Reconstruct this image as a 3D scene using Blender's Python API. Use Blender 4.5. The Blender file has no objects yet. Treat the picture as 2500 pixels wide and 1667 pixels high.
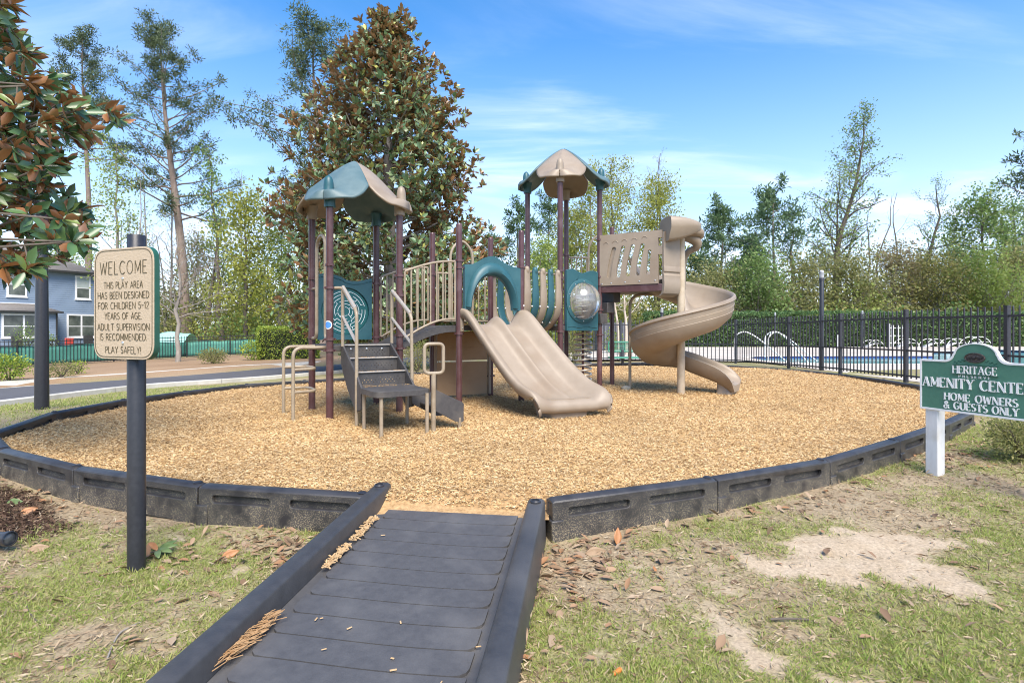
import bpy, bmesh, math, random
import numpy as np
from mathutils import Vector, Matrix
from mathutils.geometry import tessellate_polygon

random.seed(7)
RNG = np.random.default_rng(11)
R = math.radians
SC = bpy.context.scene
COL = SC.collection

# ------------------------------------------------------------------ camera, world, sun, exposure
CAMZ = 1.10
cam_d = bpy.data.cameras.new('camera')
cam_d.sensor_width = 36.0
cam_d.lens = 19.44
cam_d.shift_y = -0.011
cam_d.clip_start = 0.05
cam_d.clip_end = 2000.0
cam = bpy.data.objects.new('camera', cam_d)
cam.location = (0, 0, CAMZ)
cam.rotation_euler = (R(90), 0, 0)
COL.objects.link(cam)
SC.camera = cam

SUN_EL, SUN_AZ = R(52), math.atan2(0.22, -0.85)      # azimuth measured from +Y towards +X
world = bpy.data.worlds.new('World')
SC.world = world
world.use_nodes = True
wn, wl_ = world.node_tree.nodes, world.node_tree.links
wn.clear()
w_out = wn.new('ShaderNodeOutputWorld')
w_bg = wn.new('ShaderNodeBackground')
w_bg.inputs['Strength'].default_value = 0.15
w_sky = wn.new('ShaderNodeTexSky')
w_sky.sky_type = 'NISHITA'
w_sky.sun_disc = False
w_sky.sun_elevation = SUN_EL
w_sky.sun_rotation = SUN_AZ
w_sky.air_density = 1.0
w_sky.dust_density = 0.6
w_sky.ozone_density = 2.0
# thin wispy cloud, laid out on a flat layer above the place
w_tc = wn.new('ShaderNodeTexCoord')
w_sep = wn.new('ShaderNodeSeparateXYZ')
wl_.new(w_tc.outputs['Generated'], w_sep.inputs[0])
def wmath(op, a, b=None, c=None):
    n = wn.new('ShaderNodeMath'); n.operation = op
    for k, q in enumerate((a, b, c)):
        if q is None: continue
        if hasattr(q, 'is_linked'): wl_.new(q, n.inputs[k])
        else: n.inputs[k].default_value = q
    return n.outputs[0]
w_z = wmath('ADD', wmath('MAXIMUM', w_sep.outputs['Z'], 0.0), 0.16)
w_px = wmath('DIVIDE', w_sep.outputs['X'], w_z)
w_py = wmath('DIVIDE', w_sep.outputs['Y'], w_z)
w_cmb = wn.new('ShaderNodeCombineXYZ')
wl_.new(w_px, w_cmb.inputs[0]); wl_.new(w_py, w_cmb.inputs[1])
w_map = wn.new('ShaderNodeMapping')
w_map.inputs['Rotation'].default_value = (0, 0, R(38))
w_map.inputs['Scale'].default_value = (0.55, 1.7, 1)
w_map.inputs['Location'].default_value = (1.3, 2.2, 0)
wl_.new(w_cmb.outputs[0], w_map.inputs[0])
w_n1 = wn.new('ShaderNodeTexNoise')
w_n1.inputs['Scale'].default_value = 1.15
w_n1.inputs['Detail'].default_value = 9
w_n1.inputs['Roughness'].default_value = 0.58
w_n1.inputs['Distortion'].default_value = 0.7
wl_.new(w_map.outputs[0], w_n1.inputs['Vector'])
w_n2 = wn.new('ShaderNodeTexNoise')
w_n2.inputs['Scale'].default_value = 0.42
w_n2.inputs['Detail'].default_value = 3
wl_.new(w_cmb.outputs[0], w_n2.inputs['Vector'])
w_r1 = wn.new('ShaderNodeMapRange'); w_r1.interpolation_type = 'SMOOTHSTEP'
wl_.new(w_n1.outputs['Fac'], w_r1.inputs[0]); w_r1.inputs[1].default_value = 0.46; w_r1.inputs[2].default_value = 0.80
w_r2 = wn.new('ShaderNodeMapRange'); w_r2.interpolation_type = 'SMOOTHSTEP'
wl_.new(w_n2.outputs['Fac'], w_r2.inputs[0]); w_r2.inputs[1].default_value = 0.36; w_r2.inputs[2].default_value = 0.62
w_cl = wmath('MULTIPLY', w_r1.outputs[0], wmath('ADD', wmath('MULTIPLY', w_r2.outputs[0], 0.62), 0.08))
# a veil that thickens towards the horizon all the way round
w_hz = wmath('POWER', wmath('SUBTRACT', 1.0, wmath('MINIMUM', wmath('MAXIMUM', w_sep.outputs['Z'], 0.0), 1.0)), 3.7)
w_fac = wmath('MINIMUM', wmath('ADD', w_cl, wmath('MULTIPLY', w_hz, 0.95)), 1.0)
w_mix = wn.new('ShaderNodeMix'); w_mix.data_type = 'RGBA'
wl_.new(w_fac, w_mix.inputs['Factor'])
w_hs = wn.new('ShaderNodeHueSaturation')
w_hs.inputs['Saturation'].default_value = 1.5
w_hs.inputs['Value'].default_value = 0.72
wl_.new(w_sky.outputs[0], w_hs.inputs['Color'])
wl_.new(w_hs.outputs[0], w_mix.inputs['A'])
w_mix.inputs['B'].default_value = (3.55, 3.85, 4.6, 1)
wl_.new(w_mix.outputs['Result'], w_bg.inputs['Color'])
wl_.new(w_bg.outputs[0], w_out.inputs['Surface'])

sun_d = bpy.data.lights.new('sun', 'SUN')
sun_d.energy = 2.7
sun_d.angle = R(38)
sun_d.color = (1.0, 0.91, 0.79)
sun = bpy.data.objects.new('sun', sun_d)
_sd = Vector((math.sin(SUN_AZ) * math.cos(SUN_EL), math.cos(SUN_AZ) * math.cos(SUN_EL), math.sin(SUN_EL)))
sun.rotation_euler = _sd.to_track_quat('Z', 'Y').to_euler()
sun.location = (0, 0, 30)
COL.objects.link(sun)

SC.view_settings.view_transform = 'Standard'
SC.view_settings.look = 'None'
SC.view_settings.gamma = 1.0
SC.view_settings.use_curve_mapping = False
SC.view_settings.exposure = 1.38
SC.cycles.pixel_filter_type = 'BLACKMAN_HARRIS'
SC.cycles.filter_width = 1.05

# ------------------------------------------------------------------ helpers: objects
def V3(*a): return Vector(a)

def wloc(o):
    p = Vector((0, 0, 0))
    while o is not None:
        p += o.location; o = o.parent
    return p

def tag(o, label=None, cat=None, group=None, kind=None):
    if label: o['label'] = label
    if cat: o['category'] = cat
    if group: o['group'] = group
    if kind: o['kind'] = kind
    return o

def thing(name, label, cat, loc, group=None):
    o = bpy.data.objects.new(name, None)
    o.empty_display_size = 0.1
    o.location = loc
    COL.objects.link(o)
    return tag(o, label, cat, group)

def link_mesh(name, me, mat, parent=None, smooth=None, bevel=0, solid=0):
    if mat is not None and not me.materials:
        me.materials.append(mat)
    if smooth is not None:
        me.polygons.foreach_set('use_smooth', np.ones(len(me.polygons), dtype=bool))
        if smooth < 179: me.set_sharp_from_angle(angle=R(smooth))
    o = bpy.data.objects.new(name, me)
    COL.objects.link(o)
    if parent is not None: o.parent = parent
    if solid:
        m = o.modifiers.new('solid', 'SOLIDIFY'); m.thickness = solid; m.offset = -1
    if bevel:
        m = o.modifiers.new('bevel', 'BEVEL'); m.width = bevel; m.segments = 2; m.limit_method = 'ANGLE'; m.angle_limit = R(40)
        m.harden_normals = False
    return o

def inst(me, name, parent, loc, rotz=0, label=None):
    o = bpy.data.objects.new(name, me)
    COL.objects.link(o)
    if parent is not None:
        o.parent = parent
        loc = Vector(loc) - wloc(parent)
    o.location = loc
    o.rotation_euler = (0, 0, rotz)
    if label: o['label'] = label
    return o

def np_mesh(name, V, F, mat=None):
    """V (N,3) float, F (M,k) int, every face k corners"""
    V = np.ascontiguousarray(V, dtype=np.float32); F = np.ascontiguousarray(F, dtype=np.int32)
    me = bpy.data.meshes.new(name)
    k = F.shape[1]
    me.vertices.add(len(V)); me.vertices.foreach_set('co', V.ravel())
    me.loops.add(F.size); me.loops.foreach_set('vertex_index', F.ravel())
    me.polygons.add(len(F)); me.polygons.foreach_set('loop_start', np.arange(len(F), dtype=np.int32) * k)
    me.polygons.foreach_set('loop_total', np.full(len(F), k, dtype=np.int32))
    me.update(calc_edges=True)
    if mat: me.materials.append(mat)
    return me

def frame_of(t):
    t = t.normalized()
    ref = Vector((0, 0, 1)) if abs(t.z) < 0.92 else Vector((1, 0, 0))
    a = t.cross(ref).normalized()
    b = a.cross(t).normalized()
    return a, b

class MB:
    """collects shapes in world coordinates, then links them as ONE mesh object"""
    def __init__(s): s.v = []; s.f = []
    def add(s, vs, fs):
        b = len(s.v); s.v.extend([tuple(q) for q in vs]); s.f.extend([tuple(i + b for i in f) for f in fs]); return s
    def box(s, c, size, ax=None, ay=None, az=None):
        c = Vector(c)
        ax = Vector(ax).normalized() if ax is not None else Vector((1, 0, 0))
        az = Vector(az).normalized() if az is not None else Vector((0, 0, 1))
        ay = Vector(ay).normalized() if ay is not None else az.cross(ax).normalized()
        h = [q * .5 for q in size]; vs = []
        for i in (-1, 1):
            for j in (-1, 1):
                for k in (-1, 1): vs.append(c + ax * h[0] * i + ay * h[1] * j + az * h[2] * k)
        return s.add(vs, [(0, 1, 3, 2), (4, 6, 7, 5), (0, 4, 5, 1), (2, 3, 7, 6), (0, 2, 6, 4), (1, 5, 7, 3)])
    def tube(s, pts, r, n=10, caps=True, closed=False):
        pts = [Vector(p) for p in pts]; m = len(pts)
        rr = r if isinstance(r, (list, tuple)) else [r] * m
        vs = []; prev = None
        for i, p in enumerate(pts):
            if closed: t = pts[(i + 1) % m] - pts[i - 1]
            else: t = pts[min(i + 1, m - 1)] - pts[max(i - 1, 0)]
            if t.length < 1e-9: t = Vector((0, 0, 1))
            t.normalize()
            if prev is None: a, b = frame_of(t)
            else:
                a = prev - t * prev.dot(t)
                if a.length < 1e-6: a, b = frame_of(t)
                a.normalize(); b = a.cross(t)
            prev = a
            for k in range(n):
                an = 2 * math.pi * k / n
                vs.append(p + (a * math.cos(an) + b * math.sin(an)) * rr[i])
        fs = []
        for i in range(m if closed else m - 1):
            j = (i + 1) % m
            for k in range(n):
                l = (k + 1) % n
                fs.append((i * n + k, i * n + l, j * n + l, j * n + k))
        if caps and not closed:
            fs.append(tuple(range(n))); fs.append(tuple(reversed(range((m - 1) * n, m * n))))
        return s.add(vs, fs)
    def lathe(s, prof, c, n=24, axis=(0, 0, 1), sx=1.0):
        c = Vector(c); az = Vector(axis).normalized(); a, b = frame_of(az); vs = []; fs = []
        for (r, z) in prof:
            for k in range(n):
                an = 2 * math.pi * k / n
                vs.append(c + az * z + (a * math.cos(an) + b * math.sin(an)) * max(r, 1e-4))
        for i in range(len(prof) - 1):
            for k in range(n):
                l = (k + 1) % n
                fs.append((i * n + k, i * n + l, (i + 1) * n + l, (i + 1) * n + k))
        fs.append(tuple(reversed(range(n)))); fs.append(tuple(range((len(prof) - 1) * n, len(prof) * n)))
        return s.add(vs, fs)
    def plate(s, polys, o, u, v, d, off=0.0):
        """2-D outline (first) with holes (others) in plane o,u,v, extruded by d along -(u x v)"""
        o, u, v = Vector(o), Vector(u).normalized(), Vector(v).normalized(); n = u.cross(v).normalized()
        tri = tessellate_polygon([[Vector((p[0], p[1], 0)) for p in poly] for poly in polys])
        flat = [p for poly in polys for p in poly]; N = len(flat)
        vs = [o + u * p[0] + v * p[1] + n * off for p in flat] + [o + u * p[0] + v * p[1] + n * (off - d) for p in flat]
        fs = []
        for t in tri:
            a, b, c = [flat[i] for i in t]
            ar = (b[0] - a[0]) * (c[1] - a[1]) - (b[1] - a[1]) * (c[0] - a[0])
            if abs(ar) < 1e-12: continue
            t = tuple(t) if ar > 0 else tuple(reversed(t))
            fs.append(t); fs.append(tuple(i + N for i in reversed(t)))
        b0 = 0
        for poly in polys:
            m = len(poly)
            for i in range(m):
                j = (i + 1) % m
                fs.append((b0 + i, b0 + i + N, b0 + j + N, b0 + j))
            b0 += m
        return s.add(vs, fs)
    def loft(s, rings, closed_ring=True, caps=True):
        n = len(rings[0]); vs = [p for r_ in rings for p in r_]; fs = []
        for i in range(len(rings) - 1):
            for k in range(n if closed_ring else n - 1):
                l = (k + 1) % n
                fs.append((i * n + k, i * n + l, (i + 1) * n + l, (i + 1) * n + k))
        if caps and closed_ring:
            fs.append(tuple(reversed(range(n)))); fs.append(tuple(range((len(rings) - 1) * n, len(rings) * n)))
        return s.add(vs, fs)
    def mesh(s, name, origin=(0, 0, 0), fixn=True):
        me = bpy.data.meshes.new(name)
        o = Vector(origin)
        me.from_pydata([(p[0] - o.x, p[1] - o.y, p[2] - o.z) for p in s.v], [], s.f)
        if fixn:
            bm = bmesh.new(); bm.from_mesh(me)
            bmesh.ops.recalc_face_normals(bm, faces=bm.faces)
            bm.to_mesh(me); bm.free()
        me.validate(); me.update()
        return me
    def build(s, name, mat, parent=None, smooth=38, bevel=0, solid=0, fixn=True, label=None):
        o = wloc(parent) if parent is not None else Vector((0, 0, 0))
        ob = link_mesh(name, s.mesh(name, o, fixn), mat, parent, smooth, bevel, solid)
        if label: ob['label'] = label
        return ob

def rounded(pts, rad, n=5):
    """round the corners of a 2-D polygon"""
    out = []; m = len(pts)
    for i in range(m):
        p0, p1, p2 = Vector(pts[i - 1]), Vector(pts[i]), Vector(pts[(i + 1) % m])
        a, b = (p0 - p1), (p2 - p1)
        r_ = min(rad, a.length * .45, b.length * .45)
        a.normalize(); b.normalize()
        for k in range(n + 1):
            t = k / n
            q = (p1 + a * r_) * (1 - t) ** 2 + p1 * 2 * t * (1 - t) + (p1 + b * r_) * t * t
            out.append((q.x, q.y))
    return out

def bez(pts, n=8):
    """smooth 3-D polyline with Catmull-Rom"""
    P = [Vector(p) for p in pts]; out = []
    for i in range(len(P) - 1):
        p0, p1, p2, p3 = P[max(i - 1, 0)], P[i], P[i + 1], P[min(i + 2, len(P) - 1)]
        for k in range(n):
            t = k / n
            out.append(0.5 * ((2 * p1) + (p2 - p0) * t + (2 * p0 - 5 * p1 + 4 * p2 - p3) * t * t + (3 * p1 - p0 - 3 * p2 + p3) * t ** 3))
    out.append(P[-1]); return out

def bend(pts, rad, n=5):
    """3-D polyline with rounded corners, for bent pipe"""
    P = [Vector(p) for p in pts]; out = [P[0]]
    for i in range(1, len(P) - 1):
        a, b = P[i - 1] - P[i], P[i + 1] - P[i]
        r_ = min(rad, a.length * .48, b.length * .48); a.normalize(); b.normalize()
        for k in range(n + 1):
            t = k / n
            out.append((P[i] + a * r_) * (1 - t) ** 2 + P[i] * 2 * t * (1 - t) + (P[i] + b * r_) * t * t)
    out.append(P[-1]); return out

# ------------------------------------------------------------------ helpers: numpy noise
def _hash(ix, iy, seed):
    h = (ix * 374761393 + iy * 668265263 + seed * 974711) & 0xFFFFFFFF
    h = ((h ^ (h >> 13)) * 1274126177) & 0xFFFFFFFF
    return ((h ^ (h >> 16)) & 0xFFFF) / 65535.0
def vnoise(x, y, seed=0):
    ix, iy = np.floor(x).astype(np.int64), np.floor(y).astype(np.int64)
    fx, fy = x - ix, y - iy
    fx, fy = fx * fx * (3 - 2 * fx), fy * fy * (3 - 2 * fy)
    a, b = _hash(ix, iy, seed), _hash(ix + 1, iy, seed)
    c, d = _hash(ix, iy + 1, seed), _hash(ix + 1, iy + 1, seed)
    return (a * (1 - fx) + b * fx) * (1 - fy) + (c * (1 - fx) + d * fx) * fy
def fbm(x, y, seed=0, oct=4):
    x, y = np.asarray(x, float), np.asarray(y, float); s = 0; a = 1; t = 0
    for k in range(oct):
        s = s + a * vnoise(x * 2 ** k + 17.3 * k, y * 2 ** k - 9.1 * k, seed + k); t += a; a *= .5
    return s / t
def sstep(a, b, x):
    t = np.clip((x - a) / (b - a), 0, 1); return t * t * (3 - 2 * t)

# ------------------------------------------------------------------ helpers: materials
MATS = {}
def nodes_of(m):
    m.use_nodes = True
    nt = m.node_tree; nt.nodes.clear()
    return nt, nt.nodes, nt.links
def pmat(name, c1, c2=None, scale=8, rough=.5, bump=0, bscale=60, metal=0, spec=.5, coat=0, detail=5, stretch=(1, 1, 1), c3=None, s3=1.5, rvar=0):
    m = bpy.data.materials.new(name)
    nt, N, L = nodes_of(m)
    out = N.new('ShaderNodeOutputMaterial'); b = N.new('ShaderNodeBsdfPrincipled')
    L.new(b.outputs[0], out.inputs[0])
    b.inputs['Roughness'].default_value = rough; b.inputs['Metallic'].default_value = metal
    b.inputs['Specular IOR Level'].default_value = spec
    if coat: b.inputs['Coat Weight'].default_value = coat; b.inputs['Coat Roughness'].default_value = .15
    tc = N.new('ShaderNodeTexCoord'); mp = N.new('ShaderNodeMapping'); mp.inputs['Scale'].default_value = stretch
    L.new(tc.outputs['Object'], mp.inputs[0])
    n = N.new('ShaderNodeTexNoise'); n.inputs['Scale'].default_value = scale; n.inputs['Detail'].default_value = detail; n.inputs['Roughness'].default_value = .62
    L.new(mp.outputs[0], n.inputs['Vector'])
    rp = N.new('ShaderNodeMapRange'); rp.inputs[1].default_value = .32; rp.inputs[2].default_value = .68
    L.new(n.outputs['Fac'], rp.inputs[0])
    mx = N.new('ShaderNodeMix'); mx.data_type = 'RGBA'
    L.new(rp.outputs[0], mx.inputs['Factor'])
    mx.inputs['A'].default_value = (*c1, 1); mx.inputs['B'].default_value = (*(c2 or c1), 1)
    res = mx.outputs['Result']
    if c3:
        n3 = N.new('ShaderNodeTexNoise'); n3.inputs['Scale'].default_value = s3; n3.inputs['Detail'].default_value = 6
        L.new(tc.outputs['Object'], n3.inputs['Vector'])
        r3 = N.new('ShaderNodeMapRange'); r3.inputs[1].default_value = .5; r3.inputs[2].default_value = .72
        L.new(n3.outputs['Fac'], r3.inputs[0])
        m3 = N.new('ShaderNodeMix'); m3.data_type = 'RGBA'
        L.new(r3.outputs[0], m3.inputs['Factor']); L.new(res, m3.inputs['A']); m3.inputs['B'].default_value = (*c3, 1)
        res = m3.outputs['Result']
    L.new(res, b.inputs['Base Color'])
    if rvar:
        rr = N.new('ShaderNodeMapRange'); rr.inputs[3].default_value = rough - rvar; rr.inputs[4].default_value = rough + rvar
        L.new(n.outputs['Fac'], rr.inputs[0]); L.new(rr.outputs[0], b.inputs['Roughness'])
    if bump:
        nb = N.new('ShaderNodeTexNoise'); nb.inputs['Scale'].default_value = bscale; nb.inputs['Detail'].default_value = 4
        L.new(mp.outputs[0], nb.inputs['Vector'])
        bp = N.new('ShaderNodeBump'); bp.inputs['Strength'].default_value = bump; bp.inputs['Distance'].default_value = .01
        L.new(nb.outputs['Fac'], bp.inputs['Height']); L.new(bp.outputs[0], b.inputs['Normal'])
    MATS[name] = m
    return m

def leafmat(name, cols, under=None, rough=.5, trans=.25, spec=.4, damp=0):
    """per-leaf colour from a ramp; under = colours of the leaf's lower side"""
    m = bpy.data.materials.new(name)
    nt, N, L = nodes_of(m)
    out = N.new('ShaderNodeOutputMaterial'); b = N.new('ShaderNodeBsdfPrincipled')
    b.inputs['Roughness'].default_value = rough; b.inputs['Specular IOR Level'].default_value = spec
    g = N.new('ShaderNodeNewGeometry')
    def ramp(cs):
        r_ = N.new('ShaderNodeValToRGB'); e = r_.color_ramp.elements
        while len(e) < len(cs): e.new(.5)
        for i, c in enumerate(cs):
            e[i].position = i / max(1, len(cs) - 1); e[i].color = (*c, 1)
        L.new(g.outputs['Random Per Island'], r_.inputs[0]); return r_.outputs[0]
    res = ramp(cols)
    if under:
        u_ = ramp(under); mx = N.new('ShaderNodeMix'); mx.data_type = 'RGBA'
        L.new(g.outputs['Backfacing'], mx.inputs['Factor']); L.new(res, mx.inputs['A']); L.new(u_, mx.inputs['B']); res = mx.outputs['Result']
    if damp:      # darker trodden and damp areas
        tc = N.new('ShaderNodeTexCoord'); n1 = N.new('ShaderNodeTexNoise'); n1.inputs['Scale'].default_value = 1.1; n1.inputs['Detail'].default_value = 7; n1.inputs['Roughness'].default_value = .65
        L.new(tc.outputs['Object'], n1.inputs['Vector']); r1 = N.new('ShaderNodeMapRange'); r1.inputs[1].default_value = .34; r1.inputs[2].default_value = .60; r1.inputs[3].default_value = 1 - damp; r1.inputs[4].default_value = 1.06
        L.new(n1.outputs['Fac'], r1.inputs[0]); m4 = N.new('ShaderNodeMix'); m4.data_type = 'RGBA'; m4.blend_type = 'MULTIPLY'; m4.inputs['Factor'].default_value = 1
        L.new(res, m4.inputs['A']); L.new(r1.outputs[0], m4.inputs['B']); res = m4.outputs['Result']
    L.new(res, b.inputs['Base Color'])
    if trans:
        t = N.new('ShaderNodeBsdfTranslucent'); L.new(res, t.inputs['Color'])
        ms = N.new('ShaderNodeMixShader'); ms.inputs[0].default_value = trans
        L.new(b.outputs[0], ms.inputs[1]); L.new(t.outputs[0], ms.inputs[2]); L.new(ms.outputs[0], out.inputs[0])
    else: L.new(b.outputs[0], out.inputs[0])
    MATS[name] = m
    return m

maroon = pmat('maroon_paint', (.072, .030, .031), (.090, .042, .043), 30, .30, .05, 200, spec=.5, c3=(.125, .075, .078), s3=5)
tanpl = pmat('tan_plastic', (.275, .220, .162), (.305, .247, .185), 7, .46, .03, 220, c3=(.250, .190, .132), s3=2.2, rvar=.06)
tanpipe = pmat('tan_pipe', (.29, .235, .165), (.345, .285, .205), 40, .42, .05, 260, c3=(.25, .195, .13), s3=7)
galv = pmat('worn_pipe', (.44, .39, .32), (.54, .50, .45), 40, .30, .05, 260, metal=.35)
teal = pmat('teal_plastic', (.020, .085, .104), (.027, .104, .124), 6, .42, .03, 220, c3=(.045, .130, .148), s3=1.8, rvar=.06)
tealfade = pmat('faded_teal_plastic', (.085, .140, .150), (.120, .180, .188), 7, .5, .04, 200, c3=(.060, .120, .132), s3=2.2)
tealdk = pmat('maze_disc_teal', (.010, .105, .110), (.014, .125, .128), 9, .38, .02, 200)
charcoal = pmat('charcoal_deck', (.050, .047, .047), (.072, .068, .066), 25, .55, .12, 150, c3=(.10, .09, .08), s3=4)
underpanel = pmat('under_panel_tan', (.36, .235, .13), (.41, .275, .16), 4, .5, .03, 200, c3=(.40, .27, .16), s3=2)
white = pmat('white_paint', (.78, .78, .76), (.82, .82, .80), 20, .4, .03, 120)
boltm = pmat('bolt_steel', (.62, .61, .58), (.72, .71, .68), 30, .3, 0, metal=.8)
blackpl = pmat('black_recycled_plastic', (.026, .027, .030), (.040, .041, .045), 30, .42, .14, 130, c3=(.068, .068, .070), s3=3.5, rvar=.08)
blackpaint = pmat('black_paint', (.020, .021, .026), (.030, .031, .037), 40, .38, .05, 200, rvar=.07)
fencepaint = pmat('fence_paint', (.030, .031, .040), (.042, .043, .053), 30, .45, .03, 200)
bluewhite = pmat('sticker_blue', (.05, .20, .62), (.08, .26, .7), 200, .4)
# ------------------------------------------------------------------ ring of the play area, terrain
# joints of the black border, counter-clockwise from the right side of the ramp: x, y, top z
RING = [(.232, 3.485, .040), (1.42, 3.91, .06), (2.516, 4.457, .06), (3.534, 5.114, .095), (4.53, 5.80, .135), (5.45, 6.60, .13),
        (6.25, 7.55, .125), (6.88, 8.62, .12), (7.25, 9.80, .12), (7.38, 11.02, .12), (7.36, 12.24, .12), (7.12, 13.44, .12),
        (6.64, 14.56, .12), (5.92, 15.55, .12), (5.0, 16.35, .12), (3.90, 16.75, .12), (2.72, 16.45, .12), (1.62, 15.9, .12),
        (.52, 15.2, .12), (-.48, 14.45, .12), (-1.42, 13.62, .12), (-2.35, 12.6, .12), (-3.28, 11.55, .115), (-4.12, 10.85, .11),
        (-4.92, 10.15, .105), (-5.38, 9.02, .10), (-5.62, 7.93, .10), (-5.60, 6.72, .10), (-5.06, 5.36, .10),
        (-4.33, 4.72, .088), (-3.27, 4.19, .065), (-2.12, 3.80, .045), (-.93, 3.60, .035)]
RXY = np.array([(p[0], p[1]) for p in RING])
def in_poly(x, y, poly):
    x = np.asarray(x, float); y = np.asarray(y, float); c = np.zeros(x.shape, bool); n = len(poly)
    for i in range(n):
        x0, y0 = poly[i]; x1, y1 = poly[(i + 1) % n]
        if y0 == y1: continue
        t = ((y0 > y) != (y1 > y)) & (x < (x1 - x0) * (y - y0) / (y1 - y0) + x0)
        c ^= t
    return c
def seg_dist(x, y, poly, closed=True):
    x = np.asarray(x, float); y = np.asarray(y, float); best = np.full(x.shape, 1e9); n = len(poly)
    for i in range(n if closed else n - 1):
        x0, y0 = poly[i]; x1, y1 = poly[(i + 1) % n]
        dx, dy = x1 - x0, y1 - y0
        t = np.clip(((x - x0) * dx + (y - y0) * dy) / (dx * dx + dy * dy), 0, 1)
        best = np.minimum(best, np.hypot(x - x0 - t * dx, y - y0 - t * dy))
    return best

ROAD_Z = -.45
ROAD_NEAR = [(-12.6, 2.0), (-11.3, 8.0), (-10.75, 11.4), (-10.1, 14.6), (-8.25, 16.95), (-6.2, 20.2), (-3.8, 25.0), (-1.5, 32.0), (0.0, 42.0)]
ROAD_FAR = [(-17.6, 3.0), (-15.6, 9.0), (-14.2, 13.4), (-13.2, 15.7), (-11.2, 19.9), (-10.4, 21.9), (-7.9, 25.6), (-5.6, 33.0), (-4.2, 43.0)]
ROAD_POLY = ROAD_NEAR + ROAD_FAR[::-1]

_C = np.array([
    (-2.1, 3.1, -.24), (0, 1.2, -.25), (0, -2, -.25), (2, 2, -.235), (3.2, 3.4, -.19), (-3.2, 3.9, -.20), (-4.3, 4.4, -.14), (-1.2, 3.3, -.22),
    (.4, 3.2, -.22), (1.45, 3.75, -.175), (2.5, 4.3, -.135), (3.6, 4.9, -.115), (3.65, 4.84, -.12), (4.6, 5.6, -.045), (6, 6.8, -.02), (5, 4, -.10), (8, 5, 0.0),
    (-6, 3, -.2), (-5.3, 5.0, -.11), (-6.2, 6.5, -.05), (-6.9, 8.1, -.06), (-6.4, 9.5, -.10), (-5.6, 11.2, -.14), (-4, 12.6, -.18), (-9.5, 9.5, -.32),
    (-10.6, 11.4, -.44), (-10.1, 14.6, -.44), (-8.2, 16.9, -.44), (-6.2, 20.2, -.42), (-3.5, 17, -.25), (-2, 20, -.18), (-3.8, 25, -.40),
    (-13.3, 15.6, -.30), (-11.3, 20, -.30), (-8.1, 25.6, -.28), (-15.5, 9, -.32), (-19, 12, -.42), (-21.2, 24, -.50), (-17.3, 29.7, -.37), (-13.9, 31.6, -.26), (-25, 20, -.5),
    (-32, 40, -.45), (-60, 60, -.45), (-8, 40, -.2), (0, 30, -.1), (0, 60, 0), (-30, 80, -.2), (0, 150, 0), (-150, 100, 0), (150, 100, .1), (-100, -50, -.3), (100, -50, -.2), (0, -80, -.3),
    (8.2, 9, .05), (8.2, 13, .08), (8.2, 18, .03), (5, 18.2, .03), (2, 18, .02), (10, 25, .05), (20, 20, .05), (20, 36, .05), (8, 36, .05), (40, 40, .05), (40, 15, .05), (15, 8, .05),
    (0, 8, -.15), (3, 9, -.12), (-3, 7, -.12), (2, 13, -.08), (1, 5.5, -.15), (0, 16.5, -.04)], float)
_d = np.hypot(_C[:, None, 0] - _C[None, :, 0], _C[:, None, 1] - _C[None, :, 1])
_A = np.zeros((len(_C) + 3, len(_C) + 3)); _A[:len(_C), :len(_C)] = _d
_A[:len(_C), len(_C)] = 1; _A[:len(_C), len(_C) + 1] = _C[:, 0] * .01; _A[:len(_C), len(_C) + 2] = _C[:, 1] * .01; _A[len(_C):, :len(_C)] = _A[:len(_C), len(_C):].T
_w = np.linalg.solve(_A, np.concatenate([_C[:, 2], [0, 0, 0]]))
def tz0(x, y):
    x = np.asarray(x, float); y = np.asarray(y, float)
    d = np.sqrt((x[..., None] - _C[:, 0]) ** 2 + (y[..., None] - _C[:, 1]) ** 2)
    return d @ _w[:len(_C)] + _w[len(_C)] + _w[len(_C) + 1] * x * .01 + _w[len(_C) + 2] * y * .01
def tz(x, y):
    return float(tz0(np.array([x]), np.array([y]))[0])
def mulch_z(x, y):
    x = np.asarray(x, float); y = np.asarray(y, float)
    return .010 + .018 * np.maximum(0, y - 6.8) * np.clip((17 - y) / 3, 0, 1) - .025 * sstep(1.2, 0, seg_dist(x, y, RXY)) * sstep(5.5, 8, y) \
        + .026 * (fbm(x * .9, y * .9, 3, 3) - .5) + .016 * (fbm(x * 4, y * 4, 5, 2) - .5) + .028 * sstep(.6, 0, seg_dist(x, y, RXY)) * (1 - sstep(4.6, 6.5, y)) - .05 * np.exp(-((x - .95) ** 2 + (y - 6.35) ** 2) / .16) - .04 * np.exp(-((x - 3.85) ** 2 + (y - 8.75) ** 2) / .12) - .03 * np.exp(-((x + 1.3) ** 2 + (y - 5.5) ** 2) / .2)
def mz(x, y): return float(mulch_z(np.array([x]), np.array([y]))[0])

POOL = [(8.75, 20.9), (8.35, 18.6), (8.9, 17.2), (10.5, 16.75), (14, 16.6), (19, 16.6), (26, 16.7), (26, 30), (20.5, 27.0), (17.2, 22.6), (14, 22.5), (11, 22.4), (9.6, 22.0)]

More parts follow.
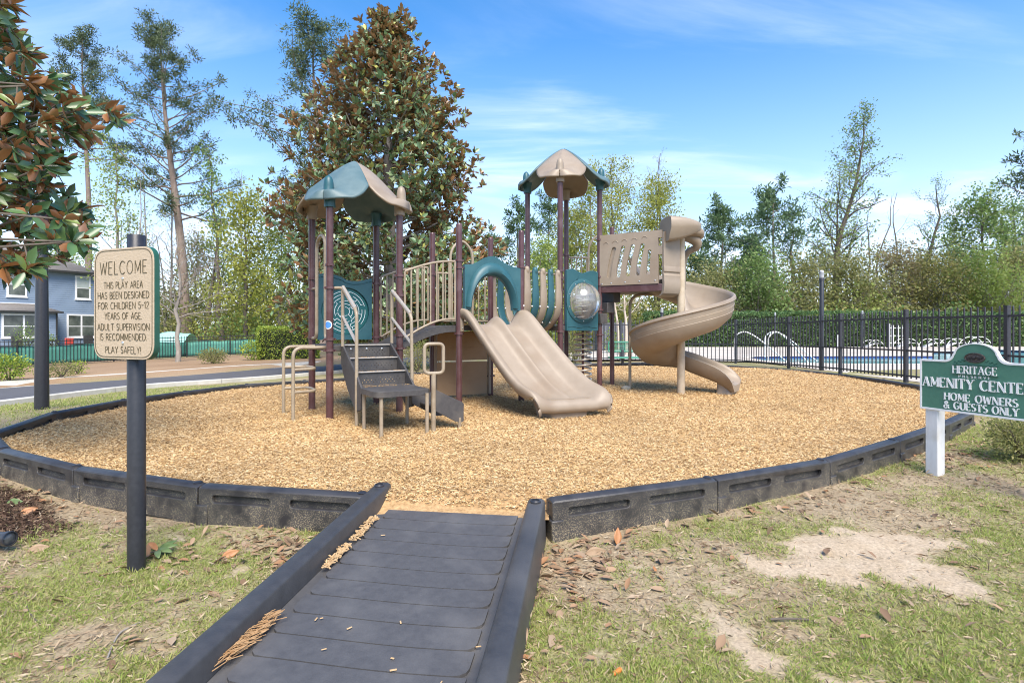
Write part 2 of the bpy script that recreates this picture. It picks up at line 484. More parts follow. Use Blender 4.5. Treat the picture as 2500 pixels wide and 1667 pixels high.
def axis_coords(fine0, fine1, step, lo, hi, g=1.16):
    a = list(np.arange(fine0, fine1 + 1e-6, step)); s = step; x = a[-1]
    while x < hi: s *= g; x += s; a.append(x)
    s = step; x = a[0]; b = []
    while x > lo: s *= g; x -= s; b.append(x)
    return np.array(b[::-1] + a)
gx = axis_coords(-5.5, 6.8, .05, -900, 900, 1.13); gy = axis_coords(1.2, 6.5, .05, -300, 1200, 1.13)
GX, GY = np.meshgrid(gx, gy)
gxf, gyf = GX.ravel(), GY.ravel()
GZ = np.concatenate([tz0(gxf[i:i + 20000], gyf[i:i + 20000]) for i in range(0, len(gxf), 20000)])
far = np.hypot(gxf, gyf)
GZ = np.where(far > 150, np.clip(GZ, -.5, .3), GZ)
inr = in_poly(gxf, gyf, RXY); dr = seg_dist(gxf, gyf, RXY)
near = far < 14
GZ += np.where(near & ~inr, .030 * (fbm(gxf * 1.6, gyf * 1.6, 21, 3) - .5) + .012 * (fbm(gxf * 9, gyf * 9, 22, 2) - .5), 0)
GZ = np.where(inr & (dr > .05), np.minimum(GZ, -.10), GZ)
rd = in_poly(gxf, gyf, ROAD_POLY); GZ = np.where(rd, np.minimum(GZ, ROAD_Z - .08), GZ)
RAMP0, RAMP1 = Vector((-.378, 3.50)), Vector((-.765, .86))       # ramp axis, from the ring towards the camera
def ramp_z(t): return -.055 - .165 * t
_ra = np.array([(-.98, 3.6), (.2, 3.6), (-.14, .7), (-1.40, .7)])
GZ = np.where(in_poly(gxf, gyf, _ra), np.minimum(GZ, -.30), GZ)
GZ = np.where(in_poly(gxf, gyf, POOL), np.minimum(GZ, -.9), GZ)
# --- what covers the ground: thin grass, sand, straw litter, dark mulch, pine straw
def blob(x, y, cx, cy, rx, ry, a=0):
    c, s = math.cos(a), math.sin(a); dx, dy = x - cx, y - cy
    return np.exp(-(((dx * c + dy * s) / rx) ** 2 + ((-dx * s + dy * c) / ry) ** 2))
def cover(x, y):
    n1 = fbm(x * 1.3, y * 1.3, 31, 4); n2 = fbm(x * 3.3, y * 3.3, 41, 4); n3 = fbm(x * 9, y * 9, 51, 3)
    sand = 1.05 * blob(x, y, 1.65, 3.08, .72, .30, .12) + .95 * blob(x, y, 2.35, 3.35, .55, .16, .1) + .9 * blob(x, y, .98, 2.42, .14, .36, .35) \
        + .65 * blob(x, y, 1.35, 2.0, .22, .1, 0) + .7 * blob(x, y, 2.2, 2.75, .25, .16, .5) + .4 * blob(x, y, -1.35, 2.7, .3, .12, .5)
    sand = sstep(.40, .78, sand + 1.2 * (n2 - .5) + 1.1 * (n3 - .5))
    green = .46 + .42 * blob(x, y, 2.6, 2.0, 1.3, .75) + .30 * blob(x, y, 4.0, 3.4, 1.6, 1.0) + .25 * blob(x, y, -2.2, 2.2, 1.2, .8) + .18 * sstep(5.5, 9, np.abs(x))
    dry = sstep(.55, 0, dr_of(x, y)) * sstep(-6, -4.5, x) * (1 - sstep(5.5, 7, y)) * (1 - .75 * sstep(.6, 1.3, x))
    green = green - .22 * dry - .35 * blob(x, y, -.75, 3.0, .55, .35) - .3 * blob(x, y, .35, 2.9, .35, .5)
    g = sstep(.12, .85, green + 1.1 * (n1 - .5) + 1.3 * (n2 - .5) + .5 * (n3 - .5)) * (1 - sand)
    dark = sstep(.35, .7, 1.15 * blob(x, y, -4.0, 3.95, 1.15, .42, -.42) + .5 * (n2 - .5)) * (1 - sand)
    return g, sand, dark
def dr_of(x, y): return seg_dist(x, y, RXY)
g_, s_, d_ = cover(gxf, gyf)
straw = fbm(gxf * 6, gyf * 6, 61, 3)[:, None]
base = np.array((.27, .20, .125)) * (1 - straw) + np.array((.40, .325, .215)) * straw
greenc = np.array((.21, .235, .075)) * (1 - straw) + np.array((.30, .30, .12)) * straw
colr = base * (1 - .72 * g_[:, None]) + greenc * .72 * g_[:, None]
sandc = np.array((.46, .365, .255)) + .08 * (fbm(gxf * 14, gyf * 14, 71, 2)[:, None] - .5)
colr = colr * (1 - s_[:, None]) + sandc * s_[:, None]
colr = colr * (1 - d_[:, None]) + np.array((.070, .038, .024)) * d_[:, None]
ps = sstep(-.6, .3, seg_dist(gxf, gyf, ROAD_FAR, False) - .8) * 0
bed = in_poly(gxf, gyf, [(-16.5, 3), (-14.6, 9), (-13.3, 13.2), (-12.9, 15.9), (-10.9, 20), (-10.1, 22), (-7.7, 25.6), (-6, 31), (-13, 33.5), (-18, 30.5), (-22.5, 25.5), (-30, 12), (-30, 3)])
pst = fbm(gxf * 2.5, gyf * 2.5, 81, 4)[:, None]
colr = np.where(bed[:, None], np.array((.24, .15, .085)) * (1 - pst) + np.array((.42, .295, .185)) * pst, colr)
wood = (gyf > 36) | ((gyf > 30) & (gxf > -13) & (gxf < 6))
colr = np.where(wood[:, None], np.array((.10, .085, .045)) + .05 * pst, colr)
me = np_mesh('ground', np.stack([gxf, gyf, GZ], 1),
             (np.arange(len(gy) - 1)[:, None] * len(gx) + np.arange(len(gx) - 1)[None, :]).reshape(-1, 1) + np.array([0, 1, 1 + len(gx), len(gx)]))
at = me.color_attributes.new('cover', 'FLOAT_COLOR', 'POINT')
at.data.foreach_set('color', np.concatenate([colr, np.ones((len(colr), 1))], 1).astype(np.float32).ravel())
def groundmat():
    m = bpy.data.materials.new('lawn_soil'); nt, N, L = nodes_of(m)
    out = N.new('ShaderNodeOutputMaterial'); b = N.new('ShaderNodeBsdfPrincipled'); L.new(b.outputs[0], out.inputs[0])
    b.inputs['Roughness'].default_value = .95; b.inputs['Specular IOR Level'].default_value = .15
    a = N.new('ShaderNodeAttribute'); a.attribute_name = 'cover'
    tc = N.new('ShaderNodeTexCoord')
    n = N.new('ShaderNodeTexNoise'); n.inputs['Scale'].default_value = 55; n.inputs['Detail'].default_value = 8; n.inputs['Roughness'].default_value = .7
    L.new(tc.outputs['Object'], n.inputs['Vector'])
    r_ = N.new('ShaderNodeMapRange'); r_.inputs[1].default_value = .25; r_.inputs[2].default_value = .75; r_.inputs[3].default_value = .55; r_.inputs[4].default_value = 1.35
    L.new(n.outputs['Fac'], r_.inputs[0])
    v = N.new('ShaderNodeMix'); v.data_type = 'RGBA'; v.blend_type = 'MULTIPLY'; v.inputs['Factor'].default_value = 1
    L.new(a.outputs['Color'], v.inputs['A']); L.new(r_.outputs[0], v.inputs['B']); L.new(v.outputs['Result'], b.inputs['Base Color'])
    bp = N.new('ShaderNodeBump'); bp.inputs['Strength'].default_value = .7; bp.inputs['Distance'].default_value = .012
    L.new(n.outputs['Fac'], bp.inputs['Height']); L.new(bp.outputs[0], b.inputs['Normal'])
    return m
tag(link_mesh('ground', me, groundmat(), smooth=180), kind='structure')

# ------------------------------------------------------------------ wood-chip bed
mx_, my_ = np.meshgrid(np.arange(-6, 7.8, .07), np.arange(3.0, 17.1, .07))
keep = in_poly(mx_, my_, RXY) | (seg_dist(mx_, my_, RXY) < .04)
_rp = np.array([(-.82, 3.42), (.05, 3.30), (0.0, 1.0), (-1.0, 1.0)])
mzz = mulch_z(mx_.ravel(), my_.ravel())
toe = sstep(3.80, 3.50, my_.ravel()) * ((mx_.ravel() > -.95) & (mx_.ravel() < .24)); mzz = mzz * (1 - toe) + toe * (-.060)
idx = -np.ones(mx_.size, int); keep = keep | ((mx_ > -.93) & (mx_ < .24) & (my_ > 3.40) & (my_ < 4)); kf = keep.ravel()
a, b_ = mx_.shape
q = (np.arange(a - 1)[:, None] * b_ + np.arange(b_ - 1)[None, :]).reshape(-1, 1) + np.array([0, 1, 1 + b_, b_])
q = q[kf[q].all(1)]
used = np.unique(q); idx[used] = np.arange(len(used))
me = np_mesh('mulch_bed', np.stack([mx_.ravel(), my_.ravel(), mzz - .012], 1)[used], idx[q])
chipbase = pmat('wood_chip_bed', (.30, .185, .085), (.52, .345, .175), 38, .9, .9, 45, spec=.15, detail=9, c3=(.36, .22, .10), s3=1.2)
tag(link_mesh('mulch_bed', me, chipbase, smooth=180), kind='structure')

def scatter_ring(n, ypow=1.0):
    """points in the ring, denser towards the camera"""
    out = []
    tot = 0
    while tot < n:
        yy = 3.3 * (16.8 / 3.3) ** (RNG.random(n))       # log-uniform in depth
        xx = RNG.uniform(-6, 7.6, n)
        acc = RNG.random(n) < np.clip(6.0 / yy, .3, 1)
        k = in_poly(xx, yy, RXY) & acc & (seg_dist(xx, yy, RXY) > .05)
        out.append(np.stack([xx[k], yy[k]], 1)); tot += k.sum()
    return np.concatenate(out)[:n]
NCH = 230000
P = scatter_ring(NCH); cx_, cy_ = P[:, 0], P[:, 1]
tw = sstep(3.80, 3.50, cy_) * ((cx_ > -.95) & (cx_ < .24))
cz_ = mulch_z(cx_, cy_) * (1 - tw) + tw * (-.058) + RNG.uniform(-.012, .012, NCH)
an = RNG.uniform(0, 2 * np.pi, NCH); ln = RNG.uniform(.012, .046, NCH) * np.clip(.75 + cy_ * .045, .8, 1.4); wd = np.minimum(.011, ln * RNG.uniform(.13, .34, NCH)) * np.clip(.8 + cy_ * .04, .9, 1.4)
pit = RNG.normal(0, .30, NCH); rol = RNG.normal(0, .45, NCH)
dx = np.stack([np.cos(an) * np.cos(pit), np.sin(an) * np.cos(pit), np.sin(pit)], 1)
sx = np.stack([-np.sin(an) * np.cos(rol), np.cos(an) * np.cos(rol), np.sin(rol)], 1)
nn = np.cross(dx, sx)
C_ = np.stack([cx_, cy_, cz_], 1)
l_, w_ = ln[:, None] * .5, wd[:, None] * .5
VV = np.stack([C_ - dx * l_ - sx * w_ * .6, C_ - dx * l_ * .9 + sx * w_, C_ + dx * l_ + sx * w_ * .5, C_ + dx * l_ * .85 - sx * w_,
               C_ - dx * l_ * .3 + nn * .004, C_ + dx * l_ * .4 + nn * .005], 1).reshape(-1, 3)
F = np.array([[0, 3, 5, 4], [2, 1, 4, 5], [1, 0, 4, 4], [3, 2, 5, 5]])
Fq = np.array([[0, 3, 5, 4], [2, 1, 4, 5]]); 
FF = (np.arange(NCH)[:, None, None] * 6 + Fq[None]).reshape(-1, 4)
chipm = leafmat('wood_chips', [(.22, .125, .048), (.42, .26, .112), (.53, .35, .160), (.61, .425, .210), (.68, .51, .285), (.51, .32, .138), (.73, .59, .37)], rough=.85, trans=0, spec=.2, damp=.20)
tag(link_mesh('wood_chips', np_mesh('wood_chips', VV, FF), chipm), 'loose pale wood chips covering the play area', 'wood chips', kind='stuff')

# ------------------------------------------------------------------ black plastic border, timber by timber
def bordermat():
    m = bpy.data.materials.new('border_plastic'); nt, N, L = nodes_of(m)
    out = N.new('ShaderNodeOutputMaterial'); b = N.new('ShaderNodeBsdfPrincipled'); L.new(b.outputs[0], out.inputs[0])
    b.inputs['Roughness'].default_value = .45
    tc = N.new('ShaderNodeTexCoord')
    n = N.new('ShaderNodeTexNoise'); n.inputs['Scale'].default_value = 9; n.inputs['Detail'].default_value = 6; L.new(tc.outputs['Object'], n.inputs['Vector'])
    n2 = N.new('ShaderNodeTexNoise'); n2.inputs['Scale'].default_value = 170; n2.inputs['Detail'].default_value = 3; L.new(tc.outputs['Object'], n2.inputs['Vector'])
    sp = N.new('ShaderNodeMapRange'); sp.inputs[1].default_value = .52; sp.inputs[2].default_value = .62; L.new(n2.outputs['Fac'], sp.inputs[0])
    g = N.new('ShaderNodeNewGeometry'); s = N.new('ShaderNodeSeparateXYZ'); L.new(g.outputs['Normal'], s.inputs[0])
    up = N.new('ShaderNodeMapRange'); up.inputs[1].default_value = .75; up.inputs[2].default_value = .2; L.new(s.outputs['Z'], up.inputs[0])
    ps_ = N.new('ShaderNodeSeparateXYZ'); L.new(g.outputs['Position'], ps_.inputs[0])
    hz = N.new('ShaderNodeMapRange'); hz.inputs[1].default_value = .06; hz.inputs[2].default_value = -.14; L.new(ps_.outputs['Z'], hz.inputs[0])
    nr = N.new('ShaderNodeMapRange'); nr.inputs[1].default_value = .3; nr.inputs[2].default_value = .62; L.new(n.outputs['Fac'], nr.inputs[0])
    def mul(a_, c_):
        q_ = N.new('ShaderNodeMath'); q_.operation = 'MULTIPLY'; L.new(a_, q_.inputs[0])
        if hasattr(c_, 'is_linked'): L.new(c_, q_.inputs[1])
        else: q_.inputs[1].default_value = c_
        return q_.outputs[0]
    f = mul(mul(mul(sp.outputs[0], up.outputs[0]), hz.outputs[0]), nr.outputs[0])
    f = mul(f, 1.5)
    m1 = N.new('ShaderNodeMix'); m1.data_type = 'RGBA'; L.new(nr.outputs[0], m1.inputs['Factor']); m1.inputs['A'].default_value = (.024, .023, .025, 1); m1.inputs['B'].default_value = (.045, .044, .046, 1)
    m2 = N.new('ShaderNodeMix'); m2.data_type = 'RGBA'; L.new(f, m2.inputs['Factor']); L.new(m1.outputs['Result'], m2.inputs['A']); m2.inputs['B'].default_value = (.32, .27, .18, 1)
    L.new(m2.outputs['Result'], b.inputs['Base Color'])
    rr = N.new('ShaderNodeMapRange'); rr.inputs[3].default_value = .40; rr.inputs[4].default_value = .9; L.new(f, rr.inputs[0]); L.new(rr.outputs[0], b.inputs['Roughness'])
    bp = N.new('ShaderNodeBump'); bp.inputs['Strength'].default_value = .25; bp.inputs['Distance'].default_value = .004; L.new(n2.outputs['Fac'], bp.inputs['Height']); L.new(bp.outputs[0], b.inputs['Normal'])
    return m
borderm = bordermat()
border = thing('playground_border', 'ring of black plastic border timbers around the wood chip play area', 'border', (0, 0, 0))
def timber(p0, p1, gap=.006, drop=.30, ledge=True, thick=.105):
    a, b = Vector(p0), Vector(p1)
    ax = (b - a); Ln = ax.length - gap; ax.normalize()
    up = Vector((0, 0, 1)); out = ax.cross(up).normalized()          # outward for a counter-clockwise ring
    up = out.cross(ax).normalized()
    o = a + ax * gap * .5
    H = drop; T = thick * .5
    mb = MB()
    def pt(x, y, z): return o + ax * x + out * y + up * z
    sh = .112; zc_ = -.082
    slots = []
    for c0, c1 in ((.085, .44), (.56, .915)):
        slots.append(rounded([(c0 * Ln, zc_ - .026), (c1 * Ln, zc_ - .026), (c1 * Ln, zc_ + .026), (c0 * Ln, zc_ + .026)], .024, 4))
    nb_ = .045
    face = [(0, -H), (.16 * Ln, -H), (.18 * Ln, -H + nb_), (.42 * Ln, -H + nb_), (.44 * Ln, -H), (.56 * Ln, -H), (.58 * Ln, -H + nb_), (.82 * Ln, -H + nb_), (.84 * Ln, -H), (Ln, -H), (Ln, -.012), (0, -.012)]
    mb.plate([face] + slots, pt(0, T - .002, 0), ax, up, .032)
    mb.plate([[(Ln - p_[0], p_[1]) for p_ in face]] + [[(Ln - p_[0], p_[1]) for p_ in q_] for q_ in slots], pt(Ln, -T + .002, 0), -ax, up, .032)
    mb.box(pt(Ln / 2, 0, -H / 2 - .012), (Ln - .004, T * 2 - .064, H - .03), ax, out, up)
    # rounded top
    prof = [(T - .003, -.016), (T - .008, -.007), (T - .022, .0), (T * .40, .004), (0, .006), (-T * .40, .004), (-(T - .022), .0), (-(T - .008), -.007), (-(T - .003), -.016)]
    xt = [0, .02, Ln - .02, Ln]; vs = []; fs = []
    for i, x in enumerate(xt):
        for (y, z) in prof: vs.append(pt(x, y, z - (.010 if i in (0, 3) else 0)))
    n = len(prof)
    for i in range(3):
        for k in range(n): fs.append((i * n + k, i * n + (k + 1) % n, (i + 1) * n + (k + 1) % n, (i + 1) * n + k))
    fs += [tuple(range(n)), tuple(range(3 * n, 4 * n))]
    mb.add(vs, fs)
    ob = mb.build('border_timber', borderm, border, smooth=30, bevel=.004)
    if ledge:       # interlocking lower tongue and the pin that joins two timbers
        mb = MB(); mb.box(o + ax * .03 + up * (-.195) , (.085, thick + .022, .14), ax, out, up); mb.build('tongue', borderm, ob, bevel=.008)
        mb = MB(); mb.lathe([(.030, 0), (.030, .004), (.022, .009), (.004, .011)], o + ax * (Ln - .045) + up * .004, 14, up); mb.build('pin', blackpaint, ob)
    # little drain holes in the slots
    mb = MB()
    for c0, c1 in ((.1, .42), (.59, .90)):
        for k in range(4):
            x = (c0 + (c1 - c0) * k / 3) * Ln
            mb.lathe([(.0065, 0), (.0065, .002)], pt(x, T - .033, -.070), 8, out)
    tag(mb.build('drain_holes', MATS['black_paint'], ob), kind='stuff')
    return ob
for i in range(len(RING) - 1):
    p0, p1 = RING[i], RING[i + 1]
    timber(p0, p1, drop=.30 if p0[1] < 7 else .22)

# ------------------------------------------------------------------ rubber ramp
rampm = pmat('ramp_rubber', (.066, .065, .067), (.084, .083, .085), 22, .55, .10, 140, c3=(.115, .112, .110), s3=3.2, rvar=.07)
railm = pmat('ramp_rail_plastic', (.038, .038, .040), (.053, .053, .055), 18, .42, .10, 130, c3=(.078, .076, .075), s3=2.6, rvar=.07)
ramp = thing('access_ramp', 'black ribbed plastic ramp with kerbs leading up into the wood chips', 'ramp', (RAMP0.x, RAMP0.y, -.06))
rdv = (RAMP1 - RAMP0); RL = rdv.length; rdv.normalize(); rsd = Vector((-rdv.y, rdv.x))      # rsd points to the right (+x)
if rsd.x < 0: rsd = -rsd
def rp3(t, s, z): q_ = RAMP0 + rdv * (t * RL) + rsd * s; return Vector((q_.x, q_.y, ramp_z(t) + z))
HW0, HW1 = .475, .50
def hw(t): return HW0 + (HW1 - HW0) * t
# deck made of raised pads between wavy lines
pad_l = .147; npad = int(RL / pad_l)
mb = MB()
mb.loft([[rp3(t, -hw(max(t, 0)), -.010 - (.03 if t < 0 else 0)), rp3(t, hw(max(t, 0)), -.010 - (.03 if t < 0 else 0)), rp3(t, hw(max(t, 0)), -.06), rp3(t, -hw(max(t, 0)), -.06)] for t in [-.03, 0] + list(np.linspace(.05, 1, 8))])
deck = mb.build('ramp_deck', rampm, ramp, smooth=20)
for k in range(npad):
    t0 = (k * pad_l + .003) / RL; t1 = ((k + 1) * pad_l - .004) / RL
    w = hw(t0) - .055; top = []; bot = []
    NN = 18
    ease = lambda q_: math.sin((q_ - .5) * math.pi) * .5 + .5
    def wav(s): return .010 * math.sin(s * 5.2 + .8) / RL
    front = [(-w + 2 * w * ease(i / NN)) for i in range(NN + 1)]
    poly = []
    for s in front:      # far edge: hidden under the pad above
        poly.append((t0 + (wav(s) if k else 0), s, .006))
    rc = .05
    for i, s in enumerate(front[::-1]):
        e = max(0, abs(s) - (w - rc)) / rc
        poly.append((t1 + wav(s) - (1 - math.sqrt(max(0, 1 - e * e))) * .045 / RL, s, .006))
    mb = MB(); n = len(poly); h = NN + 1
    tv = [rp3(t, s, -.0035 + z) for (t, s, z) in poly]; bv = [rp3(t, s, -.014) for (t, s, z) in poly]
    fs = []
    for i in range(NN):
        fs.append((i, n - 1 - i, n - 2 - i, i + 1))
    for i in range(n): j = (i + 1) % n; fs.append((i, j, n + j, n + i))
    mb.add(tv + bv, fs); mb.build('tread', rampm, ramp, smooth=25)
for s_, nm in ((-1, 0), (1, 1)):
    mb = MB(); rings = []
    for t in np.linspace(-.075 if s_ < 0 else -.01, 1, 14):
        zt = .095 + (.012 * (1 - t)); e = .012
        wb = hw(max(t, 0)); w0, w1 = wb, wb + .115
        base = -.14 - .12 * (1 - max(t, 0)) * .9
        sec = [(w0, base), (w0 + .004, zt - .02), (w0 + .012, zt - .006), (w0 + .03, zt), (w1 - .03, zt), (w1 - .012, zt - .006), (w1 - .004, zt - .02), (w1 + .004, base)]
        rings.append([rp3(t, s_ * a, b) for a, b in sec])
    mb.loft(rings)
    rl = mb.build('side_kerb', railm, ramp, smooth=30, bevel=.006)
    mb = MB(); c = rp3(-.045 if s_ < 0 else .015, s_ * (hw(0) + .058), .103)
    mb.lathe([(.034, 0), (.034, .010), (.026, .018), (.022, .018), (.022, .012), (.002, .012)], c, 18); mb.build('pin', blackpaint, rl)
# ------------------------------------------------------------------ play structure
UA = R(33.0)
U = Vector((math.cos(UA), math.sin(UA), 0)); W = Vector((-math.sin(UA), math.cos(UA), 0)); Z = Vector((0, 0, 1))
A0 = Vector((-2.245, 6.81, 0)); S1 = .905
def G(i, j, z=0): return A0 + U * i + W * j + Z * z
play = thing('play_structure', 'playground climbing structure with two petal roofs, double slide and spiral slide', 'playground', (.2, 8.5, 0))
PO = {'A': G(0, 0), 'B': G(S1, 0), 'C': G(0, S1), 'D': G(S1, S1), 'E': Vector((-.745, 7.784, 0)), 'F': Vector((-1.228, 8.53, 0)), 'H': Vector((.14, 8.36, 0)), 'G': Vector((-.349, 9.0, 0)),
      'I': Vector((.276, 9.81, 0)), 'J': Vector((.788, 9.05, 0)), 'K': Vector((1.014, 10.335, 0)), 'L': Vector((1.519, 9.585, 0)), 'M': Vector((1.90, 10.5, 0))}
PR = .0445
TOP = {k: 2.66 for k in 'ABCD'}; TOP.update({k: 2.605 for k in 'EFHG'}); TOP.update({k: 3.58 for k in 'IJKL'}); TOP['M'] = 3.06
# clamp ring, shared mesh
mbc = MB(); mbc.lathe([(PR + .002, -.016), (PR + .013, -.014), (PR + .013, .014), (PR + .002, .016)], (0, 0, 0), 20)
mbc.box((PR + .018, 0, 0), (.026, .03, .022)); mbc.box((-PR - .018, 0, 0), (.026, .03, .022))
clamp_me = mbc.mesh('clamp'); clamp_me.materials.append(maroon); clamp_me.polygons.foreach_set('use_smooth', np.ones(len(clamp_me.polygons), bool)); clamp_me.set_sharp_from_angle(angle=R(40))
CL = {'A': [(.85, 33), (.99, 33), (1.62, 33), (1.90, 123)], 'B': [(.86, 33), (1.03, 33), (1.56, 33), (1.82, 33)], 'C': [(.86, 33), (1.0, 123), (1.66, 33), (1.80, 123)], 'D': [(1.0, 33), (1.78, 33)],
      'E': [(1.05, 33), (1.98, 33), (2.08, 33)], 'F': [(1.14, 33), (1.96, 33)], 'H': [(1.2, 33), (2.05, 33)], 'G': [(.36, 33), (.78, 33), (1.18, 33), (2.0, 33)],
      'I': [(1.1, 33), (2.0, 33)], 'J': [(1.08, 33), (1.95, 33), (2.07, 33)], 'K': [(1.2, 33), (2.5, 33)], 'L': [(1.02, 33), (1.45, 33), (1.88, 33), (2.02, 33), (2.66, 33)], 'M': [(1.42, 33), (1.8, 33)]}
for k, p in PO.items():
    mb = MB(); t = TOP[k]; b = mz(p.x, p.y) - .03
    pr = [(PR, b), (PR, t - .035)] + ([(PR * .96, t - .02), (PR * .80, t - .006), (PR * .4, t), (.002, t + .001)] if k in 'EFHGM' else [(PR, t)])
    mb.lathe(pr, (p.x, p.y, 0), 20)
    po = mb.build('post', maroon, play)
    for z, r_ in CL[k]: inst(clamp_me, 'clamp', po, (p.x, p.y, z), R(r_))
# round sticker on the front post
mb = MB(); p = PO['A']
def stick(rad, off, zc):
    m_ = MB(); rings = []
    for a in np.linspace(-1, 1, 17):
        hh = math.sqrt(max(0, 1 - a * a)) * rad
        th = R(-100) + a * rad / PR * .98
        rings.append([p + Vector((math.cos(th), math.sin(th), 0)) * (PR + off) + Z * (zc - hh), p + Vector((math.cos(th), math.sin(th), 0)) * (PR + off) + Z * (zc + hh)])
    m_.loft(rings, closed_ring=False, caps=False); return m_
so = stick(.052, .0025, 1.165).build('round_sticker', white, play, smooth=180)
stick(.040, .0045, 1.165).build('sticker_print', bluewhite, so, smooth=180)

def deckplate(names, z, th=.05, grow=.035):
    pts = [PO[k] if isinstance(k, str) else k for k in names]
    c = sum(pts, Vector()) / len(pts)
    poly = [((q.x - c.x) * (1 + grow), (q.y - c.y) * (1 + grow)) for q in pts]
    mb = MB(); mb.plate([poly], (c.x, c.y, z), (1, 0, 0), (0, 1, 0), th)
    return mb.build('deck', charcoal, play, bevel=.008)
Rend = Vector((2.46, 9.02, 0)); Qd = Vector((2.75, 9.95, 0))
deckplate(['A', 'B', 'D', 'C'], .915, .075, .02)
deckplate(['E', 'H', 'G', 'F'], 1.17, .075, .02)
deckplate(['J', 'L', 'K', 'I'], 1.17, .075, .02)
d3 = deckplate(['L', Rend, Qd, 'M'], 1.845, .085, .01)
# dark beam below the upper deck
mb = MB(); a, b = PO['L'], Rend; dv = (b - a).normalized(); nv = Vector((dv.y, -dv.x, 0))
mb.box((a + b) / 2 + nv * .012 + Z * 1.80, ((b - a).length, .03, .12), dv, None, Z); mb.build('deck_beam', maroon, play, bevel=.006)

# --- steps with perforated risers, handrails, transfer platform
def plat_top(u0, u1, v0, v1, z, th, name, rad=.04, parent=play):
    mb = MB(); mb.plate([rounded([(u0, v0), (u1, v0), (u1, v1), (u0, v1)], rad)], G(0, 0, z), U, W, th); return mb.build(name, charcoal, parent, bevel=.012)
stair = MB(); su0, su1 = .15, .75
# stringers
for uu in (su0 - .012, su1 + .012):
    prof = [(-.03, .915), (-.03, .70), (-.10, .60), (-.30, .40), (-.62, .16), (-.80, .20), (-.84, .44), (-.60, .62), (-.32, .78), (-.05, .945)]
    stair.plate([prof], G(uu + .012, 0), W, Z, .024)
stair_o = stair.build('stair_stringer', charcoal, play, bevel=.004)
for k in range(3):
    v1 = -.05 - k * .265; zt = .915 - .152 * (k + 1); zb = zt
    v0 = v1 - .265
    # riser with holes
    holes = []
    for r_ in range(3):
        for c in range(11):
            cx, cz = .08 + c * .043 + (.0215 if r_ % 2 else 0), .03 + r_ * .026
            holes.append([(cx + .0062 * math.cos(a), cz + .0062 * math.sin(a)) for a in np.linspace(0, 2 * math.pi, 7)[:-1]])
    mb = MB(); mb.plate([[(0, 0), (su1 - su0, 0), (su1 - su0, .152), (0, .152)]] + holes, G(su0, v1 + .012, zt), U, Z, .010)
    rs = mb.build('riser', charcoal, play, smooth=30)
    mb = MB(); mb.box(G((su0 + su1) / 2, (v0 + v1) / 2, zt - .008), (su1 - su0, .265, .016), U, W, Z); mb.build('tread', charcoal, play, bevel=.004)
    mb = MB(); mb.tube([G(su0, v1 - .002, zt + .150), G(su1, v1 - .002, zt + .150)], .0085, 8); mb.build('nosing', galv, rs)
    # a little drifted wood litter on the edge of each step
    lit = MB()
    for q in range(46):
        c = G(random.uniform(su0 + .02, su1 - .02), v1 - random.uniform(.2, .262), zt + random.uniform(.003, .009)); a = random.uniform(0, 6.28)
        lit.box(c, (random.uniform(.012, .035), random.uniform(.004, .009), .003), (math.cos(a), math.sin(a), random.uniform(-.2, .2)), None, None)
    if k < 3: tag(lit.build('wood_chip_litter', MATS['wood_chip_bed'], play), kind='stuff')
for c in range(3):
    mb = MB(); mb.lathe([(.014, 0), (.012, .005), (.003, .008)], G(su0 + .10 + c * .2, -.038, .865), 12, -W); mb.build('bolt', boltm, stair_o)
plat = plat_top(.10, .72, -1.40, -.83, .46, .062, 'transfer_platform', .07)
for (uu, vv) in ((.17, -1.36), (.66, -1.42), (.15, -.86), (.66, -.86)):
    q = G(uu, vv); mb = MB(); mb.tube([(q.x, q.y, mz(q.x, q.y) - .02), (q.x, q.y, .42)], .020, 10); mb.build('leg', tanpipe, play)
# lower step beside the platform
for vv in (-1.40, -.86):
    prof = [(.72, .455), (.76, .455), (1.10, .29), (1.12, .27), (1.12, .075), (1.09, .062), (1.02, .075), (.95, .115), (.72, .24)]
    mb = MB(); mb.plate([prof], G(0, vv), U, Z, .022); mb.build('lower_stringer', charcoal, play, bevel=.004)
mb = MB(); mb.box(G(.95, -1.13, .235), (.26, .53, .03), U, W, Z); mb.build('lower_step', charcoal, play, bevel=.008)
q = G(1.07, -1.39); mb = MB(); mb.tube([(q.x, q.y, mz(q.x, q.y) - .02), (q.x, q.y, .12)], .018, 8); mb.build('leg', tanpipe, play)
def pipe(name, pts, r=.0205, rad=.08, mat=tanpipe, n=10, parent=play):
    mb = MB(); mb.tube(bend(pts, rad, 6), r, n); return mb.build(name, mat, parent, smooth=60)
def pg(u, v, z): return G(u, v, z)
q = G(.13, -.655)
pipe('handrail', [G(.06, -.02, 1.62), G(.13, -.09, 1.62), G(.13, -.655, 1.31), G(.13, -.655, mz(q.x, q.y) - .02)], .0205, .07)
pipe('handrail', [G(.13, -.10, 1.62), G(.13, -.10, .90)], .0205)
pipe('handrail', [G(.13, -.10, 1.27), G(.13, -.655, .955)], .0185, mat=galv)
pipe('handrail', [G(.135, -.10, 1.632), G(.135, -.60, 1.352)], .0215, mat=galv)
pipe('handrail', [G(.84, -.01, 1.59), G(.78, -.06, 1.60), G(.78, -.70, 1.27), G(.78, -.72, .47)], .0205, .07)
pipe('handrail', [G(.78, -.05, 1.60), G(.78, -.05, .93)], .0205)
pipe('handrail', [G(.78, -.05, 1.26), G(.78, -.70, .94)], .0185, mat=galv)
pipe('handrail', [G(.783, -.06, 1.612), G(.783, -.66, 1.302)], .0215, mat=galv)
